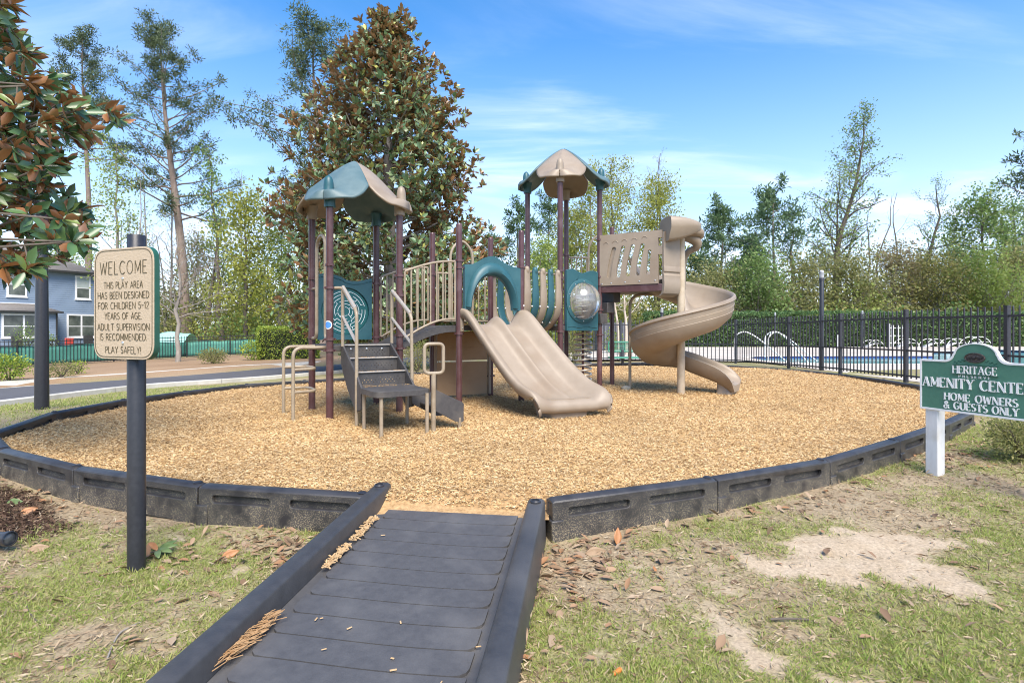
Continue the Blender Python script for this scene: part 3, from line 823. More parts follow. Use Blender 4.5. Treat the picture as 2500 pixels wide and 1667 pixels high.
# hand loop on its own stanchion
q = G(.745, -1.40); o = Vector((q.x, q.y, 0)); e = Vector((.9, .35, 0)).normalized()
mb = MB(); lp = [(-.10, .70), (.11, .70), (.11, 1.02), (-.10, 1.02)]
lp = rounded(lp, .055, 6); mb.tube([o + e * a + Z * (z - .07) for a, z in lp], .0195, 10, closed=True); loop = mb.build('hand_loop', tanpipe, play, smooth=60)
mb = MB(); mb.tube([(o.x, o.y, mz(o.x, o.y) - .02), (o.x, o.y, .30), (o.x, o.y, .63)], .026, 12); mb.build('stanchion', tanpipe, loop, smooth=60)
# --- loop ladder on the far-left side
lad = []
for vv in (.13, .72):
    q = G(-.40, vv); pipe('ladder_rail', [G(.02, vv, .885), G(-.40, vv, .885), (q.x, q.y, mz(q.x, q.y) - .02)], .0215, .11)
for zz in (.62, .345):
    pipe('ladder_rung', [G(-.40, .13, zz), G(-.13, .17, zz), G(-.10, .425, zz + .004), G(-.13, .68, zz), G(-.40, .72, zz)], .019, .10)
# arched grab handles in the ladder opening
pipe('grab_arch', [G(0, .06, .99), G(0, .19, 1.0), G(0, .20, 2.26), G(0, .42, 2.34), G(0, .64, 2.26), G(0, .65, 1.0), G(0, .84, .99)], .0235, .16)
pipe('grab_arch_stay', [G(0, .65, 1.66), G(0, .86, 1.66)], .0175)

# --- maze panel between the two rear posts of the near tower
pn = MB(); ox = PO['C'] + (PO['D'] - PO['C']).normalized() * .075 - W * .03; LnP = S1 - .15
wave = [(x, .865 + .035 * math.sin(x / LnP * 2 * math.pi + .6) + .02 * (x / LnP < .5)) for x in np.linspace(LnP, 0, 17)]
outl = [(0, 0), (LnP, 0)] + wave
cxm, czm, rm = LnP * .50, .40, .335
circ = lambda r_, n=40, cx=cxm, cz=czm: [(cx + r_ * math.cos(a), cz + r_ * math.sin(a)) for a in np.linspace(0, 2 * math.pi, n + 1)[:-1]]
pn.plate([outl, circ(rm)], ox + Z * .965, U, Z, .055)
mzp = pn.build('maze_panel', teal, play, bevel=.010)
mb = MB(); mb.lathe([(rm + .004, -.045), (rm + .004, -.036)], ox + U * cxm + Z * (.965 + czm), 44, -W); mb.lathe([(rm - .012, -.040), (rm - .014, -.028)], ox + U * cxm + Z * (.965 + czm), 44, -W)
disc = mb.build('maze_disc', tealdk, mzp, smooth=30)
mb = MB(); o2 = ox + U * cxm + Z * (.965 + czm) + W * .0245
mline = pmat('maze_line_white', (.70, .80, .80), (.76, .85, .85), 30, .5)
rnd = random.Random(5); k_ = 0
def ribbon(pts, w, o, u, v, d0):
    P2 = [Vector(p) for p in pts]; L_, R_ = [], []
    for i, p in enumerate(P2):
        t = P2[min(i + 1, len(P2) - 1)] - P2[max(i - 1, 0)]; t.normalize(); n_ = Vector((-t.y, t.x)); ww = (w[i] if isinstance(w, (list, tuple)) else w) * .5
        L_.append(p + n_ * ww); R_.append(p - n_ * ww)
    nn_ = Vector(u).cross(Vector(v)).normalized()
    return [[o + u * a.x + v * a.y + nn_ * d0 for a in (L_[i], R_[i])] + [o + u * a.x + v * a.y + nn_ * (d0 - .003) for a in (R_[i], L_[i])] for i in range(len(P2))]
for ri, rr in enumerate((.060, .105, .150, .195, .240, .285)):
    a = rnd.uniform(0, 6.28); tot = 0
    while tot < 5.9:
        sp = rnd.uniform(.5, 1.6); sp = min(sp, 6.0 - tot)
        mb.loft(ribbon([(rr * math.cos(a + q), rr * math.sin(a + q)) for q in np.linspace(0, sp, max(3, int(sp * 7)))], .0075, o2, U, Z, .002 + .0004 * k_)); k_ = (k_ + 1) % 5
        if ri < 5:
            rr2 = rr + .045 * rnd.choice((.55, 1, 1)); mb.loft(ribbon([(rr * math.cos(a), rr * math.sin(a)), (rr2 * math.cos(a), rr2 * math.sin(a))], .0075, o2, U, Z, .0045))
        a += sp + rnd.uniform(.10, .28); tot += sp + .2
mb.build('maze_lines', mline, disc, smooth=30)
# raised rim lines on the panel
mb = MB(); mb.tube([ox + U * a + Z * (.965 + b) - W * -.0 for a, b in [(x, z - .045) for x, z in wave]], .007, 6); mb.build('panel_groove', teal, mzp, smooth=60)

# --- arched bridge with baluster rails
def bz(t): return .915 + .255 * math.sin(min(1, t * 1.08) * math.pi / 2) ** 1.0
mb = MB(); rings = []
for t in np.linspace(0, 1, 14):
    a = PO['B'].lerp(PO['E'], t); b = PO['D'].lerp(PO['F'], t); z = bz(t)
    n_ = (b - a).normalized()
    rings.append([a + n_ * .03 + Z * z, b - n_ * .03 + Z * z, b - n_ * .03 + Z * (z - .055), a + n_ * .06 + Z * (z - .055), a + n_ * .03 + Z * (z - .10)])
mb.loft(rings); br = mb.build('bridge_deck', charcoal, play, smooth=30, bevel=.006)
for (pa, pb, off) in (('B', 'E', -.01), ('D', 'F', .01)):
    a, b = PO[pa], PO[pb]; dv = (b - a).normalized(); nv = Vector((-dv.y, dv.x, 0)); Ln = (b - a).length
    top = lambda t: 1.855 + .235 * math.sin(min(1, .15 + t * .85) * math.pi / 2) - .03
    pts = [(a + dv * (.07 + (Ln - .14) * t) + nv * off + Z * top(t)) for t in np.linspace(0, 1, 12)]
    bot = [(a + dv * (.07 + (Ln - .14) * t) + nv * off + Z * (bz(t) + .085)) for t in np.linspace(0, 1, 12)]
    mb = MB(); mb.tube(bot, .0150, 10); mb.build('bridge_rail', tanpipe, play, smooth=60); mb = MB(); mb.tube(pts, .0165, 10); rl = mb.build('bridge_rail', tanpipe, play, smooth=60)
    for k in range(9):
        t = k / 8; mb = MB(); i = t * 11; i0 = int(min(i, 10)); f = i - i0
        mb.tube([bot[i0].lerp(bot[i0 + 1], f), pts[i0].lerp(pts[i0 + 1], f)], .0115 if 0 < k < 8 else .015, 8); mb.build('baluster', tanpipe, rl, smooth=60)
# --- back barrier of the middle deck, grab arch
a, b = PO['F'], PO['G']; dv = (b - a).normalized(); Ln = (b - a).length
rl = pipe('barrier_rail', [a + dv * .05 + Z * 1.245, b - dv * .05 + Z * 1.245], .0165)
pipe('barrier_rail', [a + dv * .05 + Z * 1.985, a + dv * (Ln * .32) + Z * 1.985], .0165); pipe('barrier_rail', [a + dv * (Ln * .68) + Z * 1.985, b - dv * .05 + Z * 1.985], .0165)
for k in range(8):
    t = .1 + .8 * k / 7; mb = MB(); mb.tube([a + dv * Ln * t + Z * 1.245, a + dv * Ln * t + Z * 1.985], .012, 8); mb.build('baluster', tanpipe, rl, smooth=60)
pipe('grab_arch', [a + dv * Ln * .30 + Z * 1.25, a + dv * Ln * .30 + Z * 2.36, a + dv * Ln * .49 + Z * 2.55, a + dv * Ln * .68 + Z * 2.36, a + dv * Ln * .68 + Z * 1.25], .0215, .2)
# --- tan panels below the middle deck
nv = Vector((dv.y, -dv.x, 0)); o = a + dv * .07 + nv * .02
for (z0, z1) in ((.075, .60), (.625, 1.085)):
    mb = MB(); mb.plate([rounded([(0, 0), (Ln - .14, 0), (Ln - .14, z1 - z0), (0, z1 - z0)], .015, 3)], o + Z * z0, dv, Z, .03); up_ = mb.build('under_deck_panel', underpanel, play, bevel=.006)
    mb = MB()
    for xq in (.22, .52):
        mb.tube([o + dv * xq + Z * (z0 + .20) + nv * .002, o + dv * (xq + .09) + Z * (z0 + .20) + nv * .002], .006, 6)
    mb.build('moulded_handle', underpanel, up_, smooth=60)
for xx in (.03, Ln - .035):
    mb = MB(); mb.box(a + dv * xx + nv * .02 + Z * .58, (.05, .06, 1.02), dv, None, Z); mb.build('panel_frame', tanpl, play, bevel=.01)

# --- teal arch over the double slide
a, b = PO['E'], PO['H']; eh = (b - a).normalized(); Leh = (b - a).length; nf = Vector((eh.y, -eh.x, 0))
hx = Leh / 2; x0, x1 = .075, Leh - .03
topc = [(x1, 2.03), (x1 - .14, 2.045), (hx + .20, 2.095), (hx + .09, 2.155), (hx, 2.175), (hx - .09, 2.155), (hx - .20, 2.095), (x0 + .14, 2.045), (x0, 2.03)]
topc = [(p.x, p.y) for p in bez([(q[0], q[1], 0) for q in topc], 4)]
arx, arz, acz = .355, .495, 1.40
archc = [(hx + arx * math.cos(t), acz + arz * math.sin(t)) for t in np.linspace(math.pi, 0, 25)]
mb = MB(); mb.plate([[(x0, 1.39)] + [(hx - arx, 1.39)] + archc + [(hx + arx, 1.39), (x1, 1.39)] + topc], a + nf * .03, eh, Z, .06)
ap = mb.build('arch_panel', teal, play, bevel=.012)
mb = MB(); rings = []
for t in np.linspace(math.pi * .985, math.pi * .015, 32):
    c, s = math.cos(t), math.sin(t); bu = .10 + .075 * s ** 2
    sec = [(0, 0), (.015, .055), (.05, .085), (bu * .7, .075), (bu, .04), (bu + .01, 0)]
    rings.append([a + eh * (hx + (arx + w * .8) * c) + Z * (acz + (arz + w) * s) + nf * (.025 + h) for w, h in sec])
mb.loft(rings); mb.build('arch_rib', teal, ap, smooth=50)

# --- double slide
s0, s1 = (PO['E'] + PO['H']) / 2 + nf * -.02, Vector((.80, 6.90, 0))
ax0 = (s1 - s0).normalized(); SLn = (s1 - s0).length
prof_d = [0, .10, .20, .32, .5, .7, .9, 1.05, 1.18, 1.3, 1.42, 1.5, 1.56, 1.605, 1.63, 1.63, 1.60]
prof_z = [1.185, 1.18, 1.145, 1.055, .885, .705, .53, .41, .325, .27, .243, .238, .232, .205, .165, .115, .075]
wall_h = [.215, .22, .215, .205, .20, .195, .19, .185, .175, .16, .14, .115, .08, .05, .03, .015, .01]
ridge = [.06, .12, .135, .14, .14, .135, .13, .12, .105, .085, .055, .02, 0, 0, 0, 0, 0]
fine = np.linspace(0, len(prof_d) - 1, 70)
ip = np.arange(len(prof_d))
def cr(arr):
    P_ = bez([(i, v_, 0) for i, v_ in enumerate(arr)], 8); xs_ = [p.x for p in P_]; ys_ = [p.y for p in P_]
    return np.interp(fine, xs_, ys_)
dd, zz, hh, rg = cr(prof_d), cr(prof_z), cr(wall_h), np.maximum(0, cr(ridge))
mb = MB(); rings = []
ac = np.concatenate([np.linspace(-.50, .50, 53)])
for ii, (d, z, h, rgh) in enumerate(zip(dd, zz, hh, rg)):
    t = min(1, d / SLn)
    ang = UA * (1 - t) + R(24) * t
    sd = Vector((math.cos(ang), math.sin(ang), 0)); c = s0 + ax0 * d
    wdt = (1.0 + .03 * t) * (1 - .13 * max(0, (ii / 69.0 - .66) / .34) ** 1.6)
    row = []
    fl = .13 * (1 - .85 * float(sstep(.60, .80, np.array(ii / 69.0))))
    for (w_o, zo) in ((.540, -fl), (.545, -.03), (.538, -.008), (.522, .004)): row.append((-w_o, h + zo))
    for a_ in ac:
        q = abs(a_)
        hh_ = h * float(sstep(.30, .495, q)) + rgh * math.exp(-(a_ / .062) ** 2)
        row.append((a_, hh_))
    for (w_o, zo) in ((.522, .004), (.538, -.008), (.545, -.03), (.540, -fl)): row.append((w_o, h + zo))
    rings.append([c + sd * (w_ * wdt) + Z * (z + h_) for w_, h_ in row])
mb.loft(rings, closed_ring=False, caps=False)
sl = mb.build('double_slide', tanpl, play, smooth=70, solid=.022)
mb = MB(); sd = Vector((math.cos(R(24)), math.sin(R(24)), 0)); c = s0 + ax0 * 1.43
mb.loft([[c + sd * x * f + ax0 * y * f + Z * z for x, y in rounded([(-.30, -.17), (.30, -.17), (.27, .12), (-.27, .12)], .06, 4)] for z, f in ((-.03, .92), (.10, 1.0), (.20, 1.08), (.24, 1.08))])
mb.build('slide_foot', tanpl, sl, smooth=40)
for s_, base in ((-1, PO['E']), (1, PO['H'])):
    mb = MB(); q = s0 + eh * (s_ * .50) + nf * .02; mb.box(q + Z * 1.22, (.07, .10, .30), eh, None, Z); mb.build('slide_bracket', tanpl, sl, bevel=.02)
mb = MB(); mb.lathe([(.012, 0), (.010, .005), (.002, .007)], s0 + eh * -.50 + nf * .072 + Z * 1.13, 10, nf); mb.build('bolt', boltm, sl)

# --- barrel bridge of U-shaped slats
for k in range(5):
    f = .10 + .80 * k / 4; a = PO['H'].lerp(PO['J'], f); b = PO['G'].lerp(PO['I'], f)
    dv = (PO['J'] - PO['H']).normalized(); cr_ = (b - a); wdt = cr_.length; cr_.normalize()
    c = (a + b) / 2; pth = []
    for t in np.linspace(-1, 1, 29):
        an_ = t * math.pi * .5
        x = math.sin(an_) * (wdt / 2 + .035) * (1.0 + .16 * math.sin(2 * abs(an_))); zz_ = 2.02 - .93 * math.cos(an_) ** .62
        pth.append(c + cr_ * x + Z * zz_)
    mb = MB(); rings = []
    for i, q in enumerate(pth):
        tg = (pth[min(i + 1, 28)] - pth[max(i - 1, 0)]).normalized(); nn_ = dv.cross(tg).normalized(); hw_ = .074 if 1 < i < 27 else .06
        rings.append([q + dv * (hw_ * a_) + nn_ * (.021 * b_) for a_, b_ in ((-1, -.5), (-.7, -1), (.7, -1), (1, -.5), (1, .5), (.7, 1), (-.7, 1), (-1, .5))])
    mb.loft(rings); mt = tanpl if k % 2 == 0 else teal
    so = mb.build('barrel_slat', mt, play, smooth=40)
    mb = MB()
    for q in (pth[0], pth[-1]): mb.lathe([(.028, -.06), (.040, -.03), (.042, .0), (.034, .03), (.01, .045)], q + Z * .01, 12)
    mb.build('slat_knob', mt, so, smooth=60)
    mb = MB()
    for i in (4, 8, 12, 16, 20, 24):
        for s_ in (-1, 1): mb.lathe([(.017, 0), (.015, .014), (.006, .02)], pth[i] + dv * (s_ * .072), 10, dv * s_)
    mb.build('spacer', boltm, so, smooth=50)
for pa, pb in (('H', 'J'), ('G', 'I')): pipe('barrel_top_rail', [PO[pa] + Z * 2.0, PO[pb] + Z * 2.0], .017)

# --- teal bubble panel
a, b = PO['J'], PO['L']; jl = (b - a).normalized(); Ljl = (b - a).length; nj = Vector((jl.y, -jl.x, 0))
x0, x1 = .10, Ljl - .085; mid = (x0 + x1) / 2; zc = 1.585; rb = .335
wv = [(x, 2.085 + .028 * math.sin((x - x0) / (x1 - x0) * 3 * math.pi)) for x in np.linspace(x1, x0, 19)]
mb = MB(); mb.plate([[(x0, 1.09), (x1, 1.09)] + wv, [(mid + rb * math.cos(t), zc + rb * math.sin(t)) for t in np.linspace(0, 2 * math.pi, 41)[:-1]]], a + nj * .05, jl, Z, .05)
bp_ = mb.build('bubble_panel', teal, play, bevel=.010)
cb = a + nj * .05 + jl * mid + Z * zc
mb = MB(); prof = []
for (x, y) in ((rb - .03, -.01), (rb + .035, -.002), (rb + .038, .012), (rb + .02, .022), (rb - .02, .024), (rb - .03, .012), (rb - .03, -.01)): prof.append((x, y))
rings = [[cb + (jl * math.cos(t) + Z * math.sin(t)) * r_ + nj * h_ for r_, h_ in prof[:-1]] for t in np.linspace(0, 2 * math.pi, 49)]
mb.loft(rings, caps=False); ring_o = mb.build('bubble_ring', teal, bp_, smooth=40)
mb = MB()
for k in range(10):
    t = k * .628 + .3; mb.lathe([(.010, 0), (.009, .005), (.002, .007)], cb + (jl * math.cos(t) + Z * math.sin(t)) * (rb - .002) + nj * .0245, 8, nj)
mb.build('bolt', boltm, ring_o)
def glassmat():
    m = bpy.data.materials.new('clouded_bubble_plastic'); nt, N, L = nodes_of(m)
    out = N.new('ShaderNodeOutputMaterial'); tr = N.new('ShaderNodeBsdfTransparent'); tr.inputs[0].default_value = (.93, .96, .95, 1)
    gl = N.new('ShaderNodeBsdfGlossy'); gl.inputs['Roughness'].default_value = .16; gl.inputs['Color'].default_value = (.95, .97, 1, 1)
    df = N.new('ShaderNodeBsdfTranslucent'); df.inputs[0].default_value = (.75, .75, .70, 1); d2 = N.new('ShaderNodeBsdfDiffuse'); d2.inputs[0].default_value = (.72, .72, .68, 1)
    md = N.new('ShaderNodeMixShader'); L.new(df.outputs[0], md.inputs[1]); L.new(d2.outputs[0], md.inputs[2]); md.inputs[0].default_value = .6
    lw = N.new('ShaderNodeFresnel'); lw.inputs[0].default_value = 1.5
    tc = N.new('ShaderNodeTexCoord'); n = N.new('ShaderNodeTexNoise'); n.inputs['Scale'].default_value = 5; n.inputs['Detail'].default_value = 6; L.new(tc.outputs['Object'], n.inputs['Vector'])
    r_ = N.new('ShaderNodeMapRange'); r_.inputs[1].default_value = .3; r_.inputs[2].default_value = .75; r_.inputs[3].default_value = .16; r_.inputs[4].default_value = .50; L.new(n.outputs['Fac'], r_.inputs[0])
    m1 = N.new('ShaderNodeMixShader'); L.new(r_.outputs[0], m1.inputs[0]); L.new(tr.outputs[0], m1.inputs[1]); L.new(md.outputs[0], m1.inputs[2])
    ad = N.new('ShaderNodeMath'); ad.operation = 'MULTIPLY_ADD'; L.new(lw.outputs[0], ad.inputs[0]); ad.inputs[1].default_value = .8; ad.inputs[2].default_value = .03
    m2 = N.new('ShaderNodeMixShader'); L.new(ad.outputs[0], m2.inputs[0]); L.new(m1.outputs[0], m2.inputs[1]); L.new(gl.outputs[0], m2.inputs[2]); L.new(m2.outputs[0], out.inputs[0])
    return m
mb = MB(); rings = []
for q in np.linspace(0, 1, 12):
    t = q * math.pi / 2; r_, h_ = (rb - .025) * math.cos(t), .27 * math.sin(t) + .015
    rings.append([cb + (jl * math.cos(s) + Z * math.sin(s)) * max(r_, .001) + nj * h_ for s in np.linspace(0, 2 * math.pi, 33)[:-1]])
mb.loft(rings, caps=False); mb.build('clear_bubble', glassmat(), bp_, smooth=180)
mb = MB(); mb.tube([cb + jl * x + Z * (-.43 + .012 * math.sin(x * 18)) + nj * .001 for x in np.linspace(-.33, .33, 24)], .007, 6); mb.build('panel_wave', teal, bp_, smooth=60)

# --- steps between the decks, coil climber, bent support pole
for k in range(3):
    t = .30 + .22 * k; q = PO['L'].lerp(PO['M'], .42) + jl * (-.34 + .16 * k)
    mb = MB(); mb.box(q + Z * (1.30 + .19 * k), (.17, .62, .18), jl, None, Z); mb.build('inner_step', charcoal, play, bevel=.008)
cc = Vector((1.275, 9.95, 0)); mb = MB()
mb.tube([cc + Vector((math.cos(t), math.sin(t), 0)) * .152 + Z * (.03 + t / (2 * math.pi) * .095) for t in np.linspace(0, 2 * math.pi * 18, 18 * 18)], .0165, 8)
co = mb.build('coil_climber', galv, play, smooth=60)
mb = MB(); mb.tube([cc + Z * 0, cc + Z * 1.75], .022, 10); mb.build('coil_core', maroon, co, smooth=60)
q = Vector((2.10, 9.85, 0)); e = Vector((.85, -.35, 0)).normalized()
sp_ = pipe('support_pole', [q + Z * -.02, q + Z * 1.73, q + e * .62 + Z * 1.73], .026, .22)
mb = MB(); mb.lathe([(.07, .0), (.085, .03), (.08, .07), (.05, .085), (.03, .09)], q + Vector((-.09, -.10, .03)), 16); mb.build('footing', pmat('concrete_footing', (.25, .24, .2), (.36, .34, .29), 20, .9, .2), sp_)
# back rails of the high deck
a, b = PO['K'], PO['M']; dv = (b - a).normalized(); Ln = (b - a).length
rl = pipe('barrier_rail', [a + dv * .05 + Z * 2.46, a + dv * .42 + Z * 2.46], .0165)
for k in range(4):
    mb = MB(); mb.tube([a + dv * (.10 + .10 * k) + Z * 1.3, a + dv * (.10 + .10 * k) + Z * 2.46], .011, 8); mb.build('baluster', tanpipe, rl, smooth=60)
pipe('grab_arch', [a + dv * (Ln * .48) + Z * 1.3, a + dv * (Ln * .48) + Z * 2.72, a + dv * (Ln * .72) + Z * 2.93, a + dv * (Ln * .95) + Z * 2.72, a + dv * (Ln * .95) + Z * 1.3], .0225, .2)

# --- slotted tan wall
a, b = PO['L'], Rend; lr = (b - a).normalized(); Llr = (b - a).length; nl = Vector((lr.y, -lr.x, 0))
k_ = Llr / 1115.0; ky = .870 / 895.0
def sp2(x, y): return ((x - 640) * k_, (1140 - y) * ky - (x - 640) * k_ * .0)
holes = []; blind = []
for i, ((bx_, by_), (tx_, ty_)) in enumerate([((830, 975), (920, 500)), ((995, 975), (1085, 490)), ((1165, 968), (1255, 480)), ((1340, 960), (1425, 475)), ((1520, 955), (1545, 595))]):
    wv_ = 38; cen = []
    for t in np.linspace(0, 1, 7):
        cen.append((bx_ + (tx_ - bx_) * t ** 1.5, by_ + (ty_ - by_) * t))
    lft = [(x - wv_ * (1 if i < 4 else .85), y) for x, y in cen]; rgt = [(x + wv_ * (1 if i < 4 else .6), y) for x, y in cen]
    capb = [(bx_ + wv_ * math.cos(t), by_ + 32 * math.sin(t)) for t in np.linspace(2.8, .34, 6)]
    capt = [(tx_ + wv_ * .9 * math.cos(t), ty_ - 32 * math.sin(t)) for t in np.linspace(.34, 2.8, 6)]
    poly = lft[::-1] + capb + rgt + capt
    poly = [sp2(x, y) for x, y in poly]
    holes.append(poly)
outl = [sp2(650, 1140), sp2(1690, 1140), sp2(1690, 655), sp2(1755, 655), sp2(1755, 510), sp2(1690, 510), sp2(1690, 372), sp2(1755, 372), sp2(1755, 245), sp2(650, 245)]
mb = MB(); mb.plate([outl] + holes, a + nl * .04 + Z * 1.862, lr, Z, .05)
sw = mb.build('slotted_wall', tanpl, play, bevel=.010)
mb = MB(); q = [sp2(790, 1000), sp2(960, 1000), sp2(1000, 440), sp2(830, 440)]; mb.plate([q], a + nl * .012 + Z * 1.862, lr, Z, .012); mb.build('blind_slot', tanpl, sw)
mb = MB()
for (x, y) in ((700, 1110), (870, 1102), (1120, 1095), (1370, 1088), (1640, 1088)): q = sp2(x, y); mb.lathe([(.013, 0), (.011, .005), (.002, .008)], a + nl * .04 + lr * q[0] + Z * (1.862 + q[1]), 10, nl)
mb.build('bolt', boltm, sw)
mb = MB()
for i, (x, y) in enumerate(((775, 420), (940, 405), (1108, 395), (1280, 385), (1460, 370))):
    mb.tube([a + nl * .041 + lr * ((x - 640) * k_ + .045 * math.cos(t)) + Z * (1.862 + (1140 - y) * ky + .04 * math.sin(t)) for t in np.linspace(.2, 2.9, 9)], .006, 6)
mb.build('moulded_arc', tanpl, sw, smooth=60)

# --- spiral slide
PC = Vector((2.82, 9.22, 0))
spir = [(-.39, -.10), (-.375, -.09), (-.355, -.12), (-.30, -.26), (-.17, -.36), (.02, -.41), (.18, -.36), (.29, -.22), (.335, -.06), (.35, -.012), (.375, .004), (.405, -.008), (.415, -.045), (.39, -.065), (.383, -.135), (.389, -.140), (.376, -.215), (.382, -.221), (.345, -.33), (.22, -.445), (.02, -.475), (-.20, -.425), (-.34, -.30), (-.40, -.16)]
runo = [(-.325, -.01), (-.30, .004), (-.275, -.012), (-.255, -.08), (-.18, -.20), (0, -.24), (.18, -.20), (.255, -.08), (.262, -.05), (.275, -.012), (.30, .004), (.325, -.01), (.335, -.04), (.315, -.055), (.305, -.10), (.311, -.105), (.292, -.16), (.298, -.166), (.26, -.22), (.15, -.285), (0, -.30), (-.15, -.285), (-.27, -.20), (-.315, -.07)]
assert len(spir) == len(runo)
rc_ = .44
def smooth1(a, b, x): return float(sstep(a, b, np.array(x)))
path = []
for th in np.linspace(168, -305, 110):
    t = R(th); rad = Vector((math.cos(t), math.sin(t), 0)); path.append((PC + rad * rc_, rad, 1.745 + .312 * th / 90.0, smooth1(-215, -305, th)))
p_end, rad_end, z_end, _ = path[-1]; tv = Vector((math.sin(R(-305)), -math.cos(R(-305)), 0))
for d, z in ((.12, .645), (.25, .60), (.38, .555), (.50, .51), (.60, .46), (.68, .40), (.74, .335), (.78, .27)):
    path.append((p_end + tv * d, rad_end, z, 1.0))
mb = MB(); rings = []
npth = len(path)
for i, (c, rad, zr, bl) in enumerate(path):
    sq = 1.0
    if i > npth - 6: sq = {1: .25, 2: .45, 3: .64, 4: .80, 5: .92}.get(npth - i, 1)
    row = []
    for (w0, h0), (w1, h1) in zip(spir, runo):
        w_, h_ = w0 * (1 - bl) + w1 * bl, h0 * (1 - bl) + h1 * bl
        if i < 8: pass
        row.append(c + rad * w_ + Z * (zr + h_ * (sq if h_ > -.235 else 1) ))
    if sq < 1:
        row = []
        for (w1, h1) in runo: row.append(c + rad * w1 + Z * (zr + max(h1 * sq - (1 - sq) * .02, -.30) if h1 > -.245 else max(.09, zr + h1)))
    rings.append(row)
mb.loft(rings); spo = mb.build('spiral_slide', tanpl, play, smooth=42)
mb = MB(); mb.tube([PC + Z * (mz(PC.x, PC.y) - .03), PC + Z * 2.62], .0635, 22); mb.build('centre_pole', pmat('pole_tan', (.47, .38, .265), (.54, .45, .33), 14, .42, .03, c3=(.42, .335, .22), s3=5), spo, smooth=60)
fc = p_end + tv * .60; mb = MB()
mb.loft([[fc + rad_end * (x * f) + tv * (y * f) + Z * z for x, y in rounded([(-.17, -.13), (.17, -.13), (.17, .13), (-.17, .13)], .08, 5)] for z, f in ((mz(fc.x, fc.y) - .03, 1.02), (.10, .9), (.20, .85), (.24, .9))]); mb.build('exit_foot', tanpl, spo, smooth=50)
# entry wall beside the slotted panel
mb = MB(); o = Rend + nl * .035; e = (PC - Rend); e.z = 0; Le = e.length - .05; e.normalize(); ne = Vector((e.y, -e.x, 0))
sec = lambda z0, z1, bul: None
rings = []
for zq, dy in ((1.655, -.10), (1.665, -.03), (1.70, .02), (1.76, .045), (1.88, .052), (1.905, .046), (1.99, .050), (2.02, .030), (2.04, .030), (2.055, .048), (2.13, .046), (2.14, .040), (2.70, .038)):
    rings.append([o + e * x + ne * (dy if f else dy - .05) + Z * zq for x, f in ((.0, 1), (Le * .5, 1), (Le, 1), (Le, 0), (Le * .5, 0), (.0, 0))])
mb.loft(rings); mb.build('entry_wall', tanpl, spo, smooth=30, bevel=.004)
# hood over the slide mouth
mb = MB(); rings = []
h0 = Rend + e * .03; hv = Vector((.97, .10, 0)).normalized(); hn = Vector((hv.y, -hv.x, 0))
for t in np.linspace(0, 1, 13):
    x = t * .60; f = (1 - t ** 2.4); zt = 2.93 - .11 * t ** 2.2; zb = 2.53 + .20 * t ** 1.6; hwid = .29 * (f ** .5) + .03
    c = h0 + hv * x; ring = []
    for s in np.linspace(0, 2 * math.pi, 21)[:-1]:
        cs, sn = math.cos(s), math.sin(s)
        y = hwid * math.copysign(abs(cs) ** .40, cs); z = (zt + zb) / 2 + (zt - zb) / 2 * math.copysign(abs(sn) ** .45, sn)
        if sn < -.2: y *= .70
        ring.append(c - hn * (y * .8 + .17) + hn * .22 + Z * z)
    rings.append(ring)
mb.loft(rings); hd = mb.build('slide_hood', tanpl, spo, smooth=50)
mb = MB(); pts = bez([PC + Vector((-.02, .10, 2.66)), PC + Vector((.16, .10, 2.66)), PC + Vector((.29, .12, 2.60)), PC + Vector((.30, .16, 2.50)), PC + Vector((.20, .24, 2.44)), PC + Vector((.14, .30, 2.3)), PC + Vector((.13, .32, 2.05)), PC + Vector((.13, .33, 1.80))], 6)
mb.tube(pts, [.055 + .035 * math.sin(min(1, i / 20) * math.pi) if i < 26 else .05 for i in range(len(pts))], 14); mb.build('hood_leg', tanpl, hd, smooth=60)
mb = MB(); pts = bez([PC + Vector((.0, -.02, 2.70)), PC + Vector((.20, .0, 2.74)), PC + Vector((.33, .05, 2.73)), PC + Vector((.36, .10, 2.64))], 6)
mb.tube(pts, [.03 + .05 * math.sin(i / (len(pts) - 1) * math.pi) for i in range(len(pts))], 14); mb.build('hood_lip', tanpl, hd, smooth=60)

